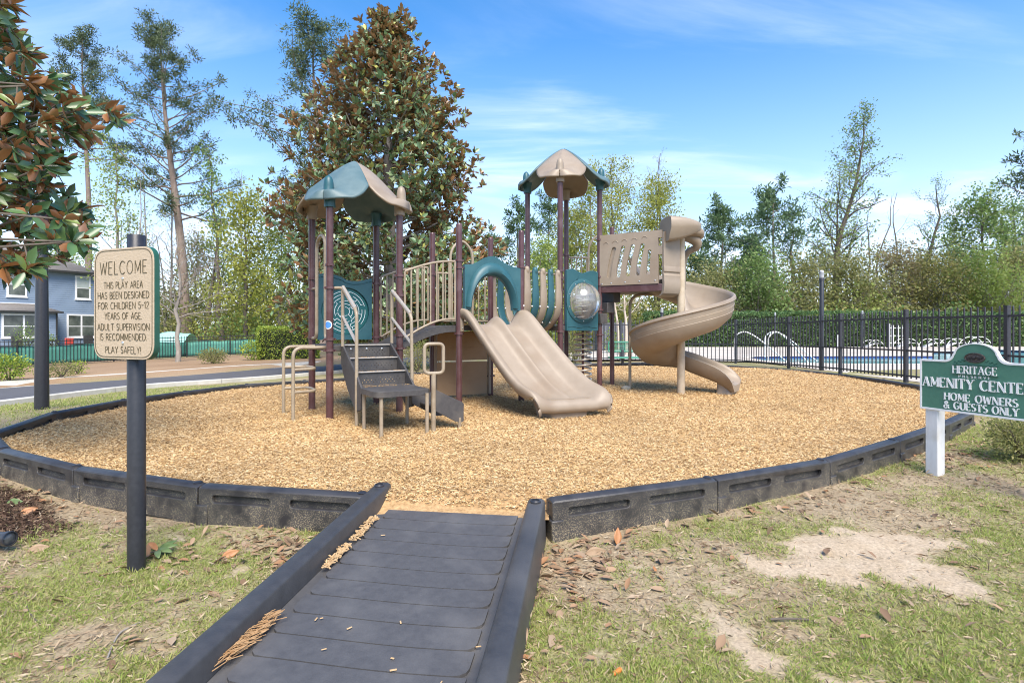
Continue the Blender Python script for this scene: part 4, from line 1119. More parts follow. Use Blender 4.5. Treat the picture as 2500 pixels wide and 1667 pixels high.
# --- petal roofs
def roof(keys, cols, zc):
    ctr = sum((PO[k] for k in keys), Vector()) / 4; root = None
    rd_ = (PO[keys[0]] - ctr).length
    for k, mt in zip(keys, cols):
        d = PO[k] - ctr; d.z = 0; d.normalize(); p = Vector((-d.y, d.x, 0))
        NT, NQ = 22, 25; rings = []
        ap_ = .722 + (.012 if mt is tealfade or mt is teal else 0)
        for i in range(NT + 1):
            t = .012 + .988 * i / NT; r_ = t * rd_ * 1.19
            w = .405 * min(1, t / .54) * (1 - max(0, (t - .50) / .50) ** 2.6) ** .55 + .002
            zr = ap_ - .575 * min(1.0, t / .84) ** 1.32 - (.05 * ((t - .84) / .16) if t > .84 else 0)
            row = []
            for j in range(NQ):
                q = -1 + 2 * j / (NQ - 1)
                drop = .125 * abs(q) ** 2.0 * min(1, t / .5) - .012 * math.exp(-(q / .10) ** 2) * min(1, t / .3)
                if t > .62: drop -= .085 * sstep_s((t - .62) / .38) * (1 - math.exp(-(q / .26) ** 2))
                row.append(ctr + d * r_ + p * (w * q) + Z * (zc + zr - drop))
            rings.append(row)
        mb = MB(); mb.loft(rings, closed_ring=False, caps=False)
        fade = tealfade if mt is teal else tanpl
        pt_ = mb.build('roof_petal', fade, play, smooth=70, solid=.026, fixn=False)
        mb = MB(); q = PO[k]
        mb.lathe([(.068, zc), (.070, zc + .01), (.066, zc + .08), (.070, zc + .13), (.085, zc + .185)], (q.x, q.y, 0), 20); mb.build('roof_collar', mt, pt_, smooth=50)
        mb = MB(); rings = []
        for a_ in np.linspace(-1, 1, 11):
            s_ = math.sqrt(max(0, 1 - abs(a_) ** 2.6)); zq = zc + .21 + .165 * a_ + .02
            lean = d * (.015 + .03 * (a_ < 0) * abs(a_))
            rings.append([q + lean + d * (.06 * s_ * math.cos(t) + .01) + p * (.062 * s_ * math.sin(t)) + Z * zq for t in np.linspace(0, 2 * math.pi, 17)[:-1]])
        mb.loft(rings); mb.build('roof_knob', mt, pt_, smooth=60)
def sstep_s(x): x = max(0, min(1, x)); return x * x * (3 - 2 * x)
roof('ABDC', (teal, tanpl, teal, tanpl), 2.61)
roof('JLKI', (tanpl, teal, tanpl, teal), 3.52)
# ------------------------------------------------------------------ stroke lettering
def arc_(cx, cy, rx, ry, a0, a1, n=14): return [(cx + rx * math.cos(R(a0 + (a1 - a0) * k / n)), cy + ry * math.sin(R(a0 + (a1 - a0) * k / n))) for k in range(n + 1)]
GL = {
 'A': (.72, [[(0, 0), (.36, 1)], [(.36, 1), (.72, 0)], [(.13, .34), (.59, .34)]]),
 'B': (.56, [[(0, 0), (0, 1)], [(0, 1), (.26, 1)] + arc_(.26, .765, .24, .235, 90, -90) + [(0, .53)], [(.26, .53)] + arc_(.28, .265, .28, .265, 90, -90) + [(0, 0)]]),
 'C': (.70, [arc_(.40, .5, .40, .5, 48, 312, 22)]),
 'D': (.68, [[(0, 0), (0, 1)], [(0, 1), (.24, 1)] + arc_(.24, .5, .44, .5, 90, -90, 16) + [(0, 0)]]),
 'E': (.52, [[(0, 0), (0, 1)], [(0, 1), (.50, 1)], [(0, .52), (.40, .52)], [(0, 0), (.52, 0)]]),
 'F': (.50, [[(0, 0), (0, 1)], [(0, 1), (.50, 1)], [(0, .52), (.40, .52)]]),
 'G': (.76, [arc_(.40, .5, .40, .5, 48, 325, 22) + [(.74, .46)], [(.46, .44), (.80, .44)]]),
 'H': (.68, [[(0, 0), (0, 1)], [(.68, 0), (.68, 1)], [(0, .52), (.68, .52)]]),
 'I': (.06, [[(.03, 0), (.03, 1)]]),
 'L': (.50, [[(0, 0), (0, 1)], [(0, 0), (.50, 0)]]),
 'M': (.84, [[(.04, 0), (.04, 1)], [(.04, 1), (.42, .18)], [(.42, .18), (.80, 1)], [(.80, 0), (.80, 1)]]),
 'N': (.70, [[(0, 0), (0, 1)], [(0, 1), (.70, 0)], [(.70, 0), (.70, 1)]]),
 'O': (.82, [arc_(.41, .5, .41, .5, 90, 450, 30)]),
 'P': (.54, [[(0, 0), (0, 1)], [(0, 1), (.27, 1)] + arc_(.27, .74, .27, .26, 90, -90) + [(0, .48)]]),
 'R': (.62, [[(0, 0), (0, 1)], [(0, 1), (.27, 1)] + arc_(.27, .75, .25, .25, 90, -90) + [(0, .5)], [(.26, .5), (.62, 0)]]),
 'S': (.52, [arc_(.26, .755, .235, .245, 35, 270, 14) + arc_(.26, .25, .26, .25, 90, -145, 14)]),
 'T': (.66, [[(.33, 0), (.33, 1)], [(0, 1), (.66, 1)]]),
 'U': (.68, [[(0, 1), (0, .34)] + arc_(.34, .34, .34, .34, 180, 360) + [(.68, 1)]]),
 'V': (.68, [[(0, 1), (.34, 0)], [(.34, 0), (.68, 1)]]),
 'W': (1.0, [[(0, 1), (.25, 0)], [(.25, 0), (.5, .9)], [(.5, .9), (.75, 0)], [(.75, 0), (1.0, 1)]]),
 'Y': (.68, [[(0, 1), (.34, .48)], [(.68, 1), (.34, .48)], [(.34, .48), (.34, 0)]]),
 '5': (.52, [[(.46, 1), (.08, 1), (.05, .56)] + arc_(.24, .32, .27, .32, 125, -140)]),
 '1': (.24, [[(0, .80), (.20, 1), (.20, 0)]]),
 '2': (.54, [arc_(.26, .73, .25, .27, 165, -30) + [(.0, 0), (.54, 0)]]),
 '-': (.44, [[(0, .5), (.44, .5)]]),
 '.': (.06, [[(.02, .0), (.02, .07)]]),
 '!': (.06, [[(.03, .3), (.03, 1)], [(.03, 0), (.03, .07)]]),
 '&': (.80, [[(.76, 0), (.22, .66)] + arc_(.34, .80, .18, .20, 215, -40, 14) + [(.16, .46)] + arc_(.27, .25, .25, .25, 130, 330, 14) + [(.70, .50)]]),
}
def lettering(mb, text, o, u, v, height, thick, thin=None, track=.16, space=.42, sx=1.0, align='c', serif=False, depth=.004, proud=.0, fit=None, emit=None):
    """strokes of every letter as shallow raised bars in the plane o,u,v"""
    u, v = Vector(u).normalized(), Vector(v).normalized(); n_ = u.cross(v).normalized()
    tot = 0
    for ch in text: tot += (space if ch == ' ' else GL[ch][0] + track)
    tot -= track; s = height
    if fit: sx = fit / (tot * s)
    x = -tot * .5 if align == 'c' else 0
    k_ = 0
    for ch in text:
        if ch == ' ': x += space; continue
        wd_, strokes = GL[ch]
        if emit: mb = MB()
        def put(pts, ws):
            nonlocal k_
            k_ = (k_ + 1) % 6; top = proud + depth + .00025 * k_
            P2 = [Vector(((x + p[0]) * s * sx, p[1] * s)) for p in pts]; rings = []
            for i, p in enumerate(P2):
                if i == 0: t = P2[1] - P2[0]
                elif i == len(P2) - 1: t = P2[-1] - P2[-2]
                else: t = (P2[i + 1] - P2[i]).normalized() + (P2[i] - P2[i - 1]).normalized()
                t.normalize(); q = Vector((-t.y, t.x)) * ws[i] * .5
                a, b = p + q, p - q
                rings.append([o + u * a.x + v * a.y + n_ * top, o + u * b.x + v * b.y + n_ * top, o + u * b.x + v * b.y + n_ * proud, o + u * a.x + v * a.y + n_ * proud])
            mb.loft(rings)
        for st in strokes:
            ws = []
            for i in range(len(st)):
                a, b = st[max(i - 1, 0)], st[min(i + 1, len(st) - 1)]; tx, ty = b[0] - a[0], b[1] - a[1]; l_ = math.hypot(tx, ty) or 1; tx /= l_; ty /= l_
                if thin is None: ws.append(thick * s)
                elif len(st) == 2 and abs(tx) > .2 and abs(ty) > .4: ws.append((thick if tx * ty < 0 else thin) * s)
                elif len(st) == 2 and ch in 'NM' and abs(ty) > .9 and not (ch == 'M' and st[0][0] > .5): ws.append(thin * s)
                else: ws.append((thin + (thick - thin) * abs(ty) ** 1.6) * s)
            put(st, ws)
            if serif and ch not in 'OCGS&' :
                for i in (0, -1):
                    p = st[i]; q = st[1] if i == 0 else st[-2]
                    if len(st) > 2 and ch not in 'U': continue
                    if abs(q[1] - p[1]) > .3 and (p[1] < .01 or p[1] > .99): put([(p[0] - .16, abs(p[1] - .022)), (p[0] + .16, abs(p[1] - .022))], [.045 * s] * 2)
                if ch in 'BDPR' and st[0] == (0, 0): pass
            if serif and ch in 'ETLF' and len(st) == 2 and st[0][1] == st[1][1] and st[0][1] in (0, 1):
                for p in ((st[1],) if ch != 'T' else st):
                    dy = -.2 if p[1] == 1 else .2; put([(p[0] - .015, p[1]), (p[0] - .015, p[1] + dy)], [.05 * s, .03 * s])
        x += wd_ + track
        if emit: emit(mb)
    return mb

# ------------------------------------------------------------------ welcome sign
SP = Vector((-2.105, 3.10, 0)); gz = tz(SP.x, SP.y)
sgn = thing('welcome_sign', 'tan welcome sign with play area rules on a black round post', 'sign', (SP.x, SP.y, gz))
mb = MB(); mb.lathe([(.0455, gz - .06), (.0455, 1.628), (.043, 1.632), (.002, 1.633)], (SP.x, SP.y, 0), 26); mb.build('sign_post', blackpaint, sgn, smooth=50)
wu = Vector((.94, -.342, 0)).normalized(); wnv = wu.cross(Z).normalized()      # face normal, towards the camera
wc = SP + wnv * .075
signtan = pmat('sign_tan_board', (.43, .34, .235), (.46, .365, .255), 40, .55, .35, 90)
signgrn = pmat('sign_green_core', (.015, .085, .055), (.02, .10, .065), 20, .45)
signcut = pmat('sign_engraving', (.075, .062, .035), (.10, .085, .05), 60, .8)
wb, hb = .470, .612; z0 = .940
mb = MB(); mb.plate([rounded([(-wb / 2, 0), (wb / 2, 0), (wb / 2, hb), (-wb / 2, hb)], .085, 8)], wc + Z * z0 - wnv * .004, wu, Z, .030); sb = mb.build('sign_board', signgrn, sgn, bevel=.003)
mb = MB(); mb.plate([rounded([(-wb / 2 + .001, .001), (wb / 2 - .001, .001), (wb / 2 - .001, hb - .001), (-wb / 2 + .001, hb - .001)], .085, 8)], wc + Z * z0, wu, Z, .0045); mb.build('sign_face', signtan, sb, bevel=.002)
mb = MB(); ot = rounded([(-wb / 2 + .011, .011), (wb / 2 - .011, .011), (wb / 2 - .011, hb - .011), (-wb / 2 + .011, hb - .011)], .076, 8); it = rounded([(-wb / 2 + .0155, .0155), (wb / 2 - .0155, .0155), (wb / 2 - .0155, hb - .0155), (-wb / 2 + .0155, hb - .0155)], .072, 8)
mb.plate([ot, it], wc + Z * z0 + wnv * .0012, wu, Z, .002); mb.build('border_groove', signcut, sb)
mb = MB(); lo = wc + Z * z0 + wnv * .0006
lettering(mb, 'WELCOME', lo + Z * .468, wu, Z, .070, .052, track=.30, fit=.365, depth=.0012, emit=lambda m_: m_.build('letter', signcut, sb))
for txt, zz, ft in (('THIS PLAY AREA', .390, .305), ('HAS BEEN DESIGNED', .334, .400), ('FOR CHILDREN 5-12', .277, .395), ('YEARS OF AGE.', .220, .290), ('ADULT SUPERVISION', .160, .405), ('IS RECOMMENDED.', .105, .365), ('PLAY SAFELY!', .034, .275)):
    mb = MB(); lettering(mb, txt, lo + Z * zz, wu, Z, .036, .072, track=.22, space=.55, fit=ft, depth=.0012, emit=lambda m_: m_.build('letter', signcut, sb))
for zz in (.442, .090):
    mb = MB(); mb.lathe([(.009, 0), (.0085, .003), (.005, .006), (.001, .007)], lo + Z * zz, 12, wnv); mb.build('bolt', boltm, sb)

# ------------------------------------------------------------------ amenity centre sign
bu_ = Vector((.35, -.937, 0)).normalized(); bn = bu_.cross(Z).normalized()
P0b = Vector((3.53, 4.78, 0)); LB = .885; ZB, ZT = .428, .852
asg = thing('amenity_sign', 'green amenity centre sign with white letters on a white timber post', 'sign', (3.65, 4.84, tz(3.65, 4.84)))
agreen = pmat('sign_green_paint', (.055, .175, .118), (.068, .20, .138), 30, .5, .12, 140, c3=(.08, .215, .15), s3=4)
pc_ = P0b + bu_ * .085 - bn * .055
mb = MB(); mb.box(pc_ + Z * ((tz(pc_.x, pc_.y) - .06 + .80) / 2), (.098, .098, .80 - tz(pc_.x, pc_.y) + .06), bu_, -bn, Z); mb.build('timber_post', pmat('post_white_paint', (.60, .60, .59), (.66, .66, .65), 30, .5, .12, 60, c3=(.52, .50, .45), s3=6, stretch=(1, 1, .3)), asg, bevel=.006)
pc2 = P0b + bu_ * (LB + .02) - bn * .055
mb = MB(); mb.box(pc2 + Z * ((tz(pc2.x, pc2.y) - .06 + .80) / 2), (.098, .098, .80 - tz(pc2.x, pc2.y) + .06), bu_, -bn, Z); mb.build('timber_post', MATS['post_white_paint'], asg, bevel=.006)
cxs = .445 * .94; Hb = ZT - ZB
def crest(sh):
    r0 = .155 - sh * .9; pts = [(LB - sh, Hb - sh)]
    pts += [(cxs + .24 - sh * .2, Hb - sh)] + [(cxs + .235 - sh * .6 - .075 * math.sin(t) * 1.0, Hb - sh + .062 * (1 - math.cos(t))) for t in np.linspace(.2, 1.45, 6)]
    pts += [(cxs + r0 * math.cos(t), Hb + .052 + (r0 * .60) * math.sin(t)) for t in np.linspace(.05, math.pi - .05, 21)]
    pts += [(cxs - .235 + sh * .6 + .075 * math.sin(t), Hb - sh + .062 * (1 - math.cos(t))) for t in np.linspace(1.45, .2, 6)] + [(cxs - .24 + sh * .2, Hb - sh), (sh, Hb - sh), (sh, sh), (LB - sh, sh)]
    return pts
mb = MB(); mb.plate([crest(0)], P0b + Z * ZB, bu_, Z, .032); bd = mb.build('sign_board', white, asg, bevel=.004)
mb = MB(); mb.plate([crest(.016)], P0b + Z * ZB + bn * .0015, bu_, Z, .004); mb.build('green_face', agreen, bd)
mb = MB(); mb.plate([crest(0), crest(.015)], P0b + Z * ZB + bn * .007, bu_, Z, .006); mb.build('white_rim', white, bd, bevel=.002)
lo = P0b + Z * ZB + bn * .0015; cw = cxs
sh_ = pmat('letter_white', (.80, .80, .78), (.84, .84, .82), 30, .45)
for txt, xx, zz, hgt, th, tn, trk, sp_c, ft in (('HERITAGE', cw - .005, .322, .062, .125, .06, .24, .4, .305), ('AMENITY CENTER', .409, .198, .078, .19, .075, .26, .5, .765), ('HOME OWNERS', cw + .03, .098, .058, .19, .08, .26, .62, .50), ('& GUESTS ONLY', cw + .03, .028, .058, .19, .08, .26, .55, .51)):
    mb = MB(); lettering(mb, txt, lo + bu_ * xx + Z * zz, bu_, Z, hgt, th, tn, track=trk, space=sp_c, fit=ft, serif=True, depth=.007, emit=lambda m_: m_.build('letter', sh_, bd))
mb = MB(); lettering(mb, 'PRESERVE', lo + bu_ * (cw - .005) + Z * .290, bu_, Z, .021, .17, .10, track=.62, fit=.22, depth=.005, emit=lambda m_: m_.build('letter', sh_, bd))
mb = MB()
for zz in (.392, .313): mb.box(lo + bu_ * cw + Z * zz + bn * .004, (.315, .008, .0055), bu_, -bn, Z)
mb.build('trim_line', signgrn, bd)
# oval medallion with a relief of trees and leaf sprays either side
medal = pmat('medallion_bronze', (.040, .032, .028), (.10, .085, .075), 90, .5, .8, 120)
mb = MB(); mc = lo + bu_ * cw + Z * .452
rings = [[mc + bu_ * (r_ * .072 * math.cos(t)) + Z * (r_ * .040 * math.sin(t)) + bn * h for t in np.linspace(0, 2 * math.pi, 33)[:-1]] for r_, h in ((1, 0), (1.0, .010), (.93, .012), (.90, .006), (.02, .007))]
mb.loft(rings); md_ = mb.build('medallion', medal, bd, smooth=40)
mb = MB(); rnd = random.Random(3)
for k in range(26):
    a_ = -.055 + .11 * k / 25; mb.lathe([(.004, 0), (.003 + rnd.random() * .004, .003), (.001, .006)], mc + bu_ * a_ + Z * (-.006 + rnd.uniform(-.008, .012)) + bn * .006, 6, bn)
mb.build('relief', pmat('medallion_dark', (.012, .010, .009), (.03, .024, .02), 60, .6), md_)
mb = MB()
for s_ in (-1, 1):
    for k in range(6):
        c = lo + bu_ * (cw + s_ * (.066 + .014 * k)) + Z * (.428 - .004 * k) + bn * .001; an_ = (.5 if k % 2 else -.6)
        ux = (bu_ * s_ * math.cos(an_) + Z * math.sin(an_)); uy = ux.cross(bn)
        mb.add([c, c + ux * .010 + uy * .004 + bn * .003, c + ux * .022, c + ux * .010 - uy * .004 + bn * .003], [(0, 1, 2), (0, 2, 3)])
mb.build('leaf_spray', signgrn, bd)

# ------------------------------------------------------------------ lamp posts and spotlights
lensm = bpy.data.materials.new('lamp_lens'); nt, N, L = nodes_of(lensm); o_ = N.new('ShaderNodeOutputMaterial'); b_2 = N.new('ShaderNodeBsdfPrincipled'); b_2.inputs['Base Color'].default_value = (.62, .64, .66, 1); b_2.inputs['Roughness'].default_value = .18; b_2.inputs['Transmission Weight'].default_value = .35; L.new(b_2.outputs[0], o_.inputs[0])
def lamp_post(x, y, h, r0, r1, label, lh=.30):
    z = tz(x, y); o = thing('lamp_post', label, 'lamp post', (x, y, z), 'black lamp posts')
    mb = MB(); mb.lathe([(r0 * 1.02, z - .05), (r0, z + .3), (r1, z + h - lh), (r1 * .9, z + h - lh + .01)], (x, y, 0), 22); mb.build('pole', blackpaint, o, smooth=60)
    mb = MB(); b = z + h - lh; mb.lathe([(r1 * 1.15, b), (r1 * 1.2, b + .05), (r1 * 1.05, b + .07)], (x, y, 0), 22); mb.build('collar', fencepaint, o, smooth=40)
    mb = MB(); mb.lathe([(r1 * 1.0, b + .072), (r1 * 1.06, b + .10), (r1 * 1.06, b + lh * .72), (r1 * .95, b + lh * .80)], (x, y, 0), 22); mb.build('lens', lensm, o, smooth=40)
    mb = MB()
    for q in range(5): mb.lathe([(r1 * 1.09, 0), (r1 * 1.09, .007)], (x, y, b + .10 + q * lh * .12), 22)
    mb.build('louvre', fencepaint, o, smooth=40)
    mb = MB(); mb.lathe([(r1 * 1.02, b + lh * .80), (r1 * 1.0, b + lh * .9), (r1 * .6, b + lh * .98), (.003, b + lh)], (x, y, 0), 22); mb.build('cap', pmat('lamp_cap', (.55, .56, .58), (.62, .63, .65), 20, .35) if 'lamp_cap' not in MATS else MATS['lamp_cap'], o, smooth=60)
    return o
lamp_post(-6.93, 8.15, 4.1, .087, .062, 'black lamp post rising into the magnolia branches beside the lawn')
lamp_post(7.98, 14.25, 2.58, .055, .052, 'black lamp post with clear lens standing at the pool fence', .27)
lamp_post(15.8, 33.2, 2.1, .05, .05, 'distant short lamp post in front of the clipped pool hedge', .25)
lamp_post(19.9, 31.4, 2.15, .05, .05, 'distant lamp post behind the white rack at the far pool side', .25)
lamp_post(6.1, 22.5, 2.0, .06, .055, 'dark lamp post seen below the slotted wall of the play structure', .25)
x, y = -3.06, 3.30; z = tz(x, y)
o = thing('ground_spotlight', 'small black spotlight lying low at the left edge of the lawn', 'spotlight', (x, y, z))
e = Vector((.93, -.25, .10)).normalized(); c = Vector((x, y, z + .075))
mb = MB(); mb.lathe([(.034, -.20), (.040, -.18), (.040, .055), (.043, .06), (.043, .09), (.038, .092), (.036, .08), (.004, .078)], c, 22, e); mb.build('barrel', blackpaint, o, smooth=40)
mb = MB(); mb.lathe([(.0355, .0805), (.034, .083), (.003, .086)], c, 22, e); mb.build('lens', pmat('spot_glass', (.05, .055, .06), (.08, .085, .09), 10, .08), o, smooth=60)
mb = MB(); mb.tube([Vector((x - .08, y + .02, z - .04)), c - e * .08], .012, 8); mb.build('spike', blackpaint, o)
xq, yq = 7.72, 15.0
o = thing('deck_floodlight', 'small grey floodlight on the paving just behind the pool fence', 'floodlight', (xq, yq, .06))
mb = MB(); mb.box((xq, yq, .20), (.13, .09, .11), (1, -.3, .25)); mb.build('housing', pmat('grey_fixture', (.16, .17, .19), (.22, .23, .25), 20, .4), o, bevel=.01)
mb = MB(); mb.box((xq - .015, yq - .05, .205), (.10, .012, .08), (1, -.3, .25)); mb.build('lens', white, o, bevel=.006)
mb = MB(); mb.tube([(xq, yq, .02), (xq, yq, .16)], .018, 8); mb.box((xq, yq, .045), (.10, .10, .02)); mb.build('bracket', boltm, o)

# ------------------------------------------------------------------ picket fences
def picket_mesh(h, w, name, mat):
    mb = MB(); a = w / 2
    vs = [(-a, -a, 0), (a, -a, 0), (a, a, 0), (-a, a, 0), (-a, -a, h - .03), (a, -a, h - .03), (a, a, h - .03), (-a, a, h - .03), (0, 0, h)]
    mb.add(vs, [(0, 1, 5, 4), (1, 2, 6, 5), (2, 3, 7, 6), (3, 0, 4, 7), (4, 5, 8), (5, 6, 8), (6, 7, 8), (7, 4, 8), (0, 3, 2, 1)])
    me = mb.mesh(name); me.materials.append(mat); return me
def fence(pts, label, h, rails, pw=.019, gap=.125, post=.064, posth=.06, mat=fencepaint, cat='fence', zoff=0.0, group=None, post_every=None):
    root = thing('picket_fence', label, cat, (pts[0][0], pts[0][1], pts[0][2]), group)
    pk = picket_mesh(h, pw, 'picket', mat)
    mbp = MB(); a = post / 2; mbp.box((0, 0, (h + posth) / 2), (post, post, h + posth)); mbp.box((0, 0, h + posth + .008), (post * 1.12, post * 1.12, .02))
    pm_ = mbp.mesh('fence_post'); pm_.materials.append(mat)
    for i, p in enumerate(pts):
        if i + 1 < len(pts): d = Vector(pts[i + 1]) - Vector(p)
        inst(pm_, 'fence_post', root, (p[0], p[1], p[2] - .03), math.atan2(d.y, d.x))
    for i in range(len(pts) - 1):
        a, b = Vector(pts[i]), Vector(pts[i + 1]); d = b - a; Ln = d.length; d.normalize(); rz = math.atan2(d.y, d.x)
        n = max(2, int(round(Ln / gap)))
        for k in range(1, n): inst(pk, 'picket', root, a + d * (Ln * k / n) + Z * .05, rz)
        for zr in rails:
            mb = MB(); mb.box((a + b) / 2 + Z * zr, (Ln - post * .9, pw * 1.5, .032), d, None, Z); mb.build('rail', mat, root)
    return root
FP = [(7.75, 6.7, .08), (7.97, 8.9, .09), (7.80, 10.95, .10), (7.78, 13.1, .09), (7.58, 15.15, .065), (7.20, 17.8, .04), (5.55, 19.0, .04), (3.75, 19.1, .04), (1.7, 18.7, .04), (-.2, 17.9, .03)]
fence(FP, 'black picket fence between the wood chips and the swimming pool', 1.36, (1.24, .60, .10))

# ------------------------------------------------------------------ pool, paving, furniture
deckm = pmat('pool_paving', (.50, .445, .375), (.56, .505, .43), 3, .8, .15, 120, c3=(.46, .40, .33), s3=.5)
DECK = [(8.05, 5.0), (8.05, 17.9), (5.8, 19.25), (3.7, 19.35), (1.6, 18.95), (-.3, 18.1), (-.2, 20.5), (4, 27), (8, 33.6), (34, 34.5), (34, 5.0)]
mb = MB(); tri = tessellate_polygon([[Vector((p[0], p[1], 0)) for p in DECK], [Vector((p[0], p[1], 0)) for p in POOL]])
fl = DECK + POOL; mb.add([(p[0], p[1], .075) for p in fl], [tuple(t) for t in tri])
me = mb.mesh('pool_deck')
if me.polygons[0].normal.z < 0: me.flip_normals()
tag(link_mesh('pool_deck', me, deckm), kind='structure')
tile = pmat('pool_tile_blue', (.022, .028, .19), (.05, .07, .30), 60, .25)
mb = MB(); n = len(POOL)
mb.loft([[Vector((p[0], p[1], z)) for p in POOL] for z in (.074, -.11)], caps=False); mb.build('pool_wall', tile).update_tag()
tag(bpy.data.objects['pool_wall'], kind='structure')
mb = MB(); cpx, cpy = sum(p[0] for p in POOL) / n, sum(p[1] for p in POOL) / n
ot = POOL; it = [(p[0] + (cpx - p[0]) * .02, p[1] + (cpy - p[1]) * .03) for p in POOL]; ou = [(p[0] - (cpx - p[0]) * .02, p[1] - (cpy - p[1]) * .035) for p in POOL]
for i in range(n):
    j = (i + 1) % n
    b_ = Vector((ou[i][0], ou[i][1], .083)), Vector((ou[j][0], ou[j][1], .083)), Vector((it[j][0], it[j][1], .083)), Vector((it[i][0], it[i][1], .083))
    mb.add([*b_, *[q - Z * .03 for q in b_]], [(0, 1, 2, 3), (3, 2, 6, 7), (0, 4, 5, 1)])
cop = mb.build('pool_coping', pmat('coping_stone', (.66, .57, .46), (.74, .65, .54), 4, .7, .1)); tag(cop, kind='structure')
watm = bpy.data.materials.new('pool_water'); nt, N, L = nodes_of(watm); o_ = N.new('ShaderNodeOutputMaterial'); b_2 = N.new('ShaderNodeBsdfPrincipled'); L.new(b_2.outputs[0], o_.inputs[0])
b_2.inputs['Base Color'].default_value = (.16, .42, .47, 1); b_2.inputs['Roughness'].default_value = .10; b_2.inputs['IOR'].default_value = 1.33
n_ = N.new('ShaderNodeTexNoise'); n_.inputs['Scale'].default_value = 3.0; n_.inputs['Detail'].default_value = 3; bp = N.new('ShaderNodeBump'); bp.inputs['Strength'].default_value = .35; bp.inputs['Distance'].default_value = .06; L.new(n_.outputs['Fac'], bp.inputs['Height']); L.new(bp.outputs[0], b_2.inputs['Normal'])
mb = MB(); tri = tessellate_polygon([[Vector((p[0], p[1], 0)) for p in POOL]]); mb.add([(p[0], p[1], -.03) for p in POOL], [tuple(t) for t in tri]); me = mb.mesh('pool_water')
if me.polygons[0].normal.z < 0: me.flip_normals()
tag(link_mesh('pool_water', me, watm), kind='structure')
whitepipe = pmat('white_pipe', (.74, .73, .69), (.80, .79, .75), 30, .35)
for i, (x, y, dx_, dy_, lb) in enumerate(((8.05, 20.0, 1.75, -.55, 'leftmost curved white handrail at the pool steps'), (8.30, 17.9, 1.65, .45, 'nearest curved white handrail reaching into the pool'), (9.75, 21.3, 1.6, -.9, 'right-hand curved white handrail at the pool steps'))):
    o = thing('pool_handrail', lb, 'handrail', (x, y, .08), 'white pool handrails')
    mb = MB(); mb.tube(bend([(x, y, .06), (x, y, .92), (x + dx_ * .18, y + dy_ * .18, 1.08), (x + dx_ * .4, y + dy_ * .4, .86), (x + dx_, y + dy_, -.12)], .2, 6), .023, 12); mb.build('rail_pipe', whitepipe, o, smooth=60)
    mb = MB(); mb.lathe([(.055, .076), (.055, .095), (.035, .11)], (x, y, 0), 14); mb.build('escutcheon', whitepipe, o)
x, y = 19.3, 32.7; o = thing('white_bollard', 'white round bollard in front of the clipped pool hedge', 'bollard', (x, y, .08))
mb = MB(); mb.lathe([(.10, .05), (.10, .70), (.085, .78), (.05, .82), (.002, .83)], (x, y, 0), 18); mb.build('bollard_body', white, o, smooth=50)
mb = MB(); mb.lathe([(.14, .05), (.14, .10), (.11, .12)], (x, y, 0), 18); mb.build('bollard_base', white, o, smooth=50)
xr, yr = 22.6, 32.4; o = thing('towel_rack', 'white slatted rack between dark posts at the pool hedge', 'rack', (xr, yr, .08))
for s_ in (-.58, .58):
    mb = MB(); mb.box((xr + s_, yr, .78), (.12, .12, 1.45)); mb.build('rack_post', fencepaint if s_ else white, o, bevel=.01)
    mb = MB(); mb.box((xr + s_ * .86, yr - .03, .78), (.035, .06, 1.40)); mb.build('rack_stile', white, o, bevel=.006)
for k in range(3):
    for s_ in (-.05, .05):
        mb = MB(); mb.box((xr - .30 + .30 * k + s_, yr, .76), (.03, .03, 1.26)); mb.build('rack_slat', white, o, bevel=.004)
for zz in (.35, .78, 1.24):
    mb = MB(); mb.box((xr, yr - .02, zz), (.98, .02, .03)); mb.build('rack_crossbar', white, o, bevel=.004)
# chaise longues with arched white frames
for i, (x, y, s_, lb) in enumerate(((20.4, 31.0, .85, 'leftmost white arched lounger across the pool'), (22.0, 30.6, 1.0, 'white arched lounger in front of the slatted rack'), (23.3, 30.4, 1.0, 'white arched lounger just right of the fence post'), (24.3, 30.2, 1.05, 'second white arched lounger right of the slatted rack'), (25.2, 29.8, 1.25, 'largest white arched lounger at the far right of the row'))):
    o = thing('pool_lounger', lb, 'lounger', (x, y, .08), 'white loungers across the pool')
    for dy_ in (0, .55):
        mb = MB(); mb.tube([(x + s_ * .55 * math.cos(t) , y + dy_, .10 + s_ * .52 * math.sin(t)) for t in np.linspace(math.pi, 0, 15)], .017, 8); mb.build('arched_frame', whitepipe, o, smooth=60)
    mb = MB(); mb.loft([[Vector((x + s_ * (-.50 + .25 * q), y + .03, .16 + s_ * .11 * q * (q < 3) + (s_ * .24 if q >= 3 else 0))), Vector((x + s_ * (-.50 + .25 * q), y + .52, .16 + s_ * .11 * q * (q < 3) + (s_ * .24 if q >= 3 else 0)))] for q in range(5)], closed_ring=False, caps=False); mb.build('sling', whitepipe, o, solid=.012)
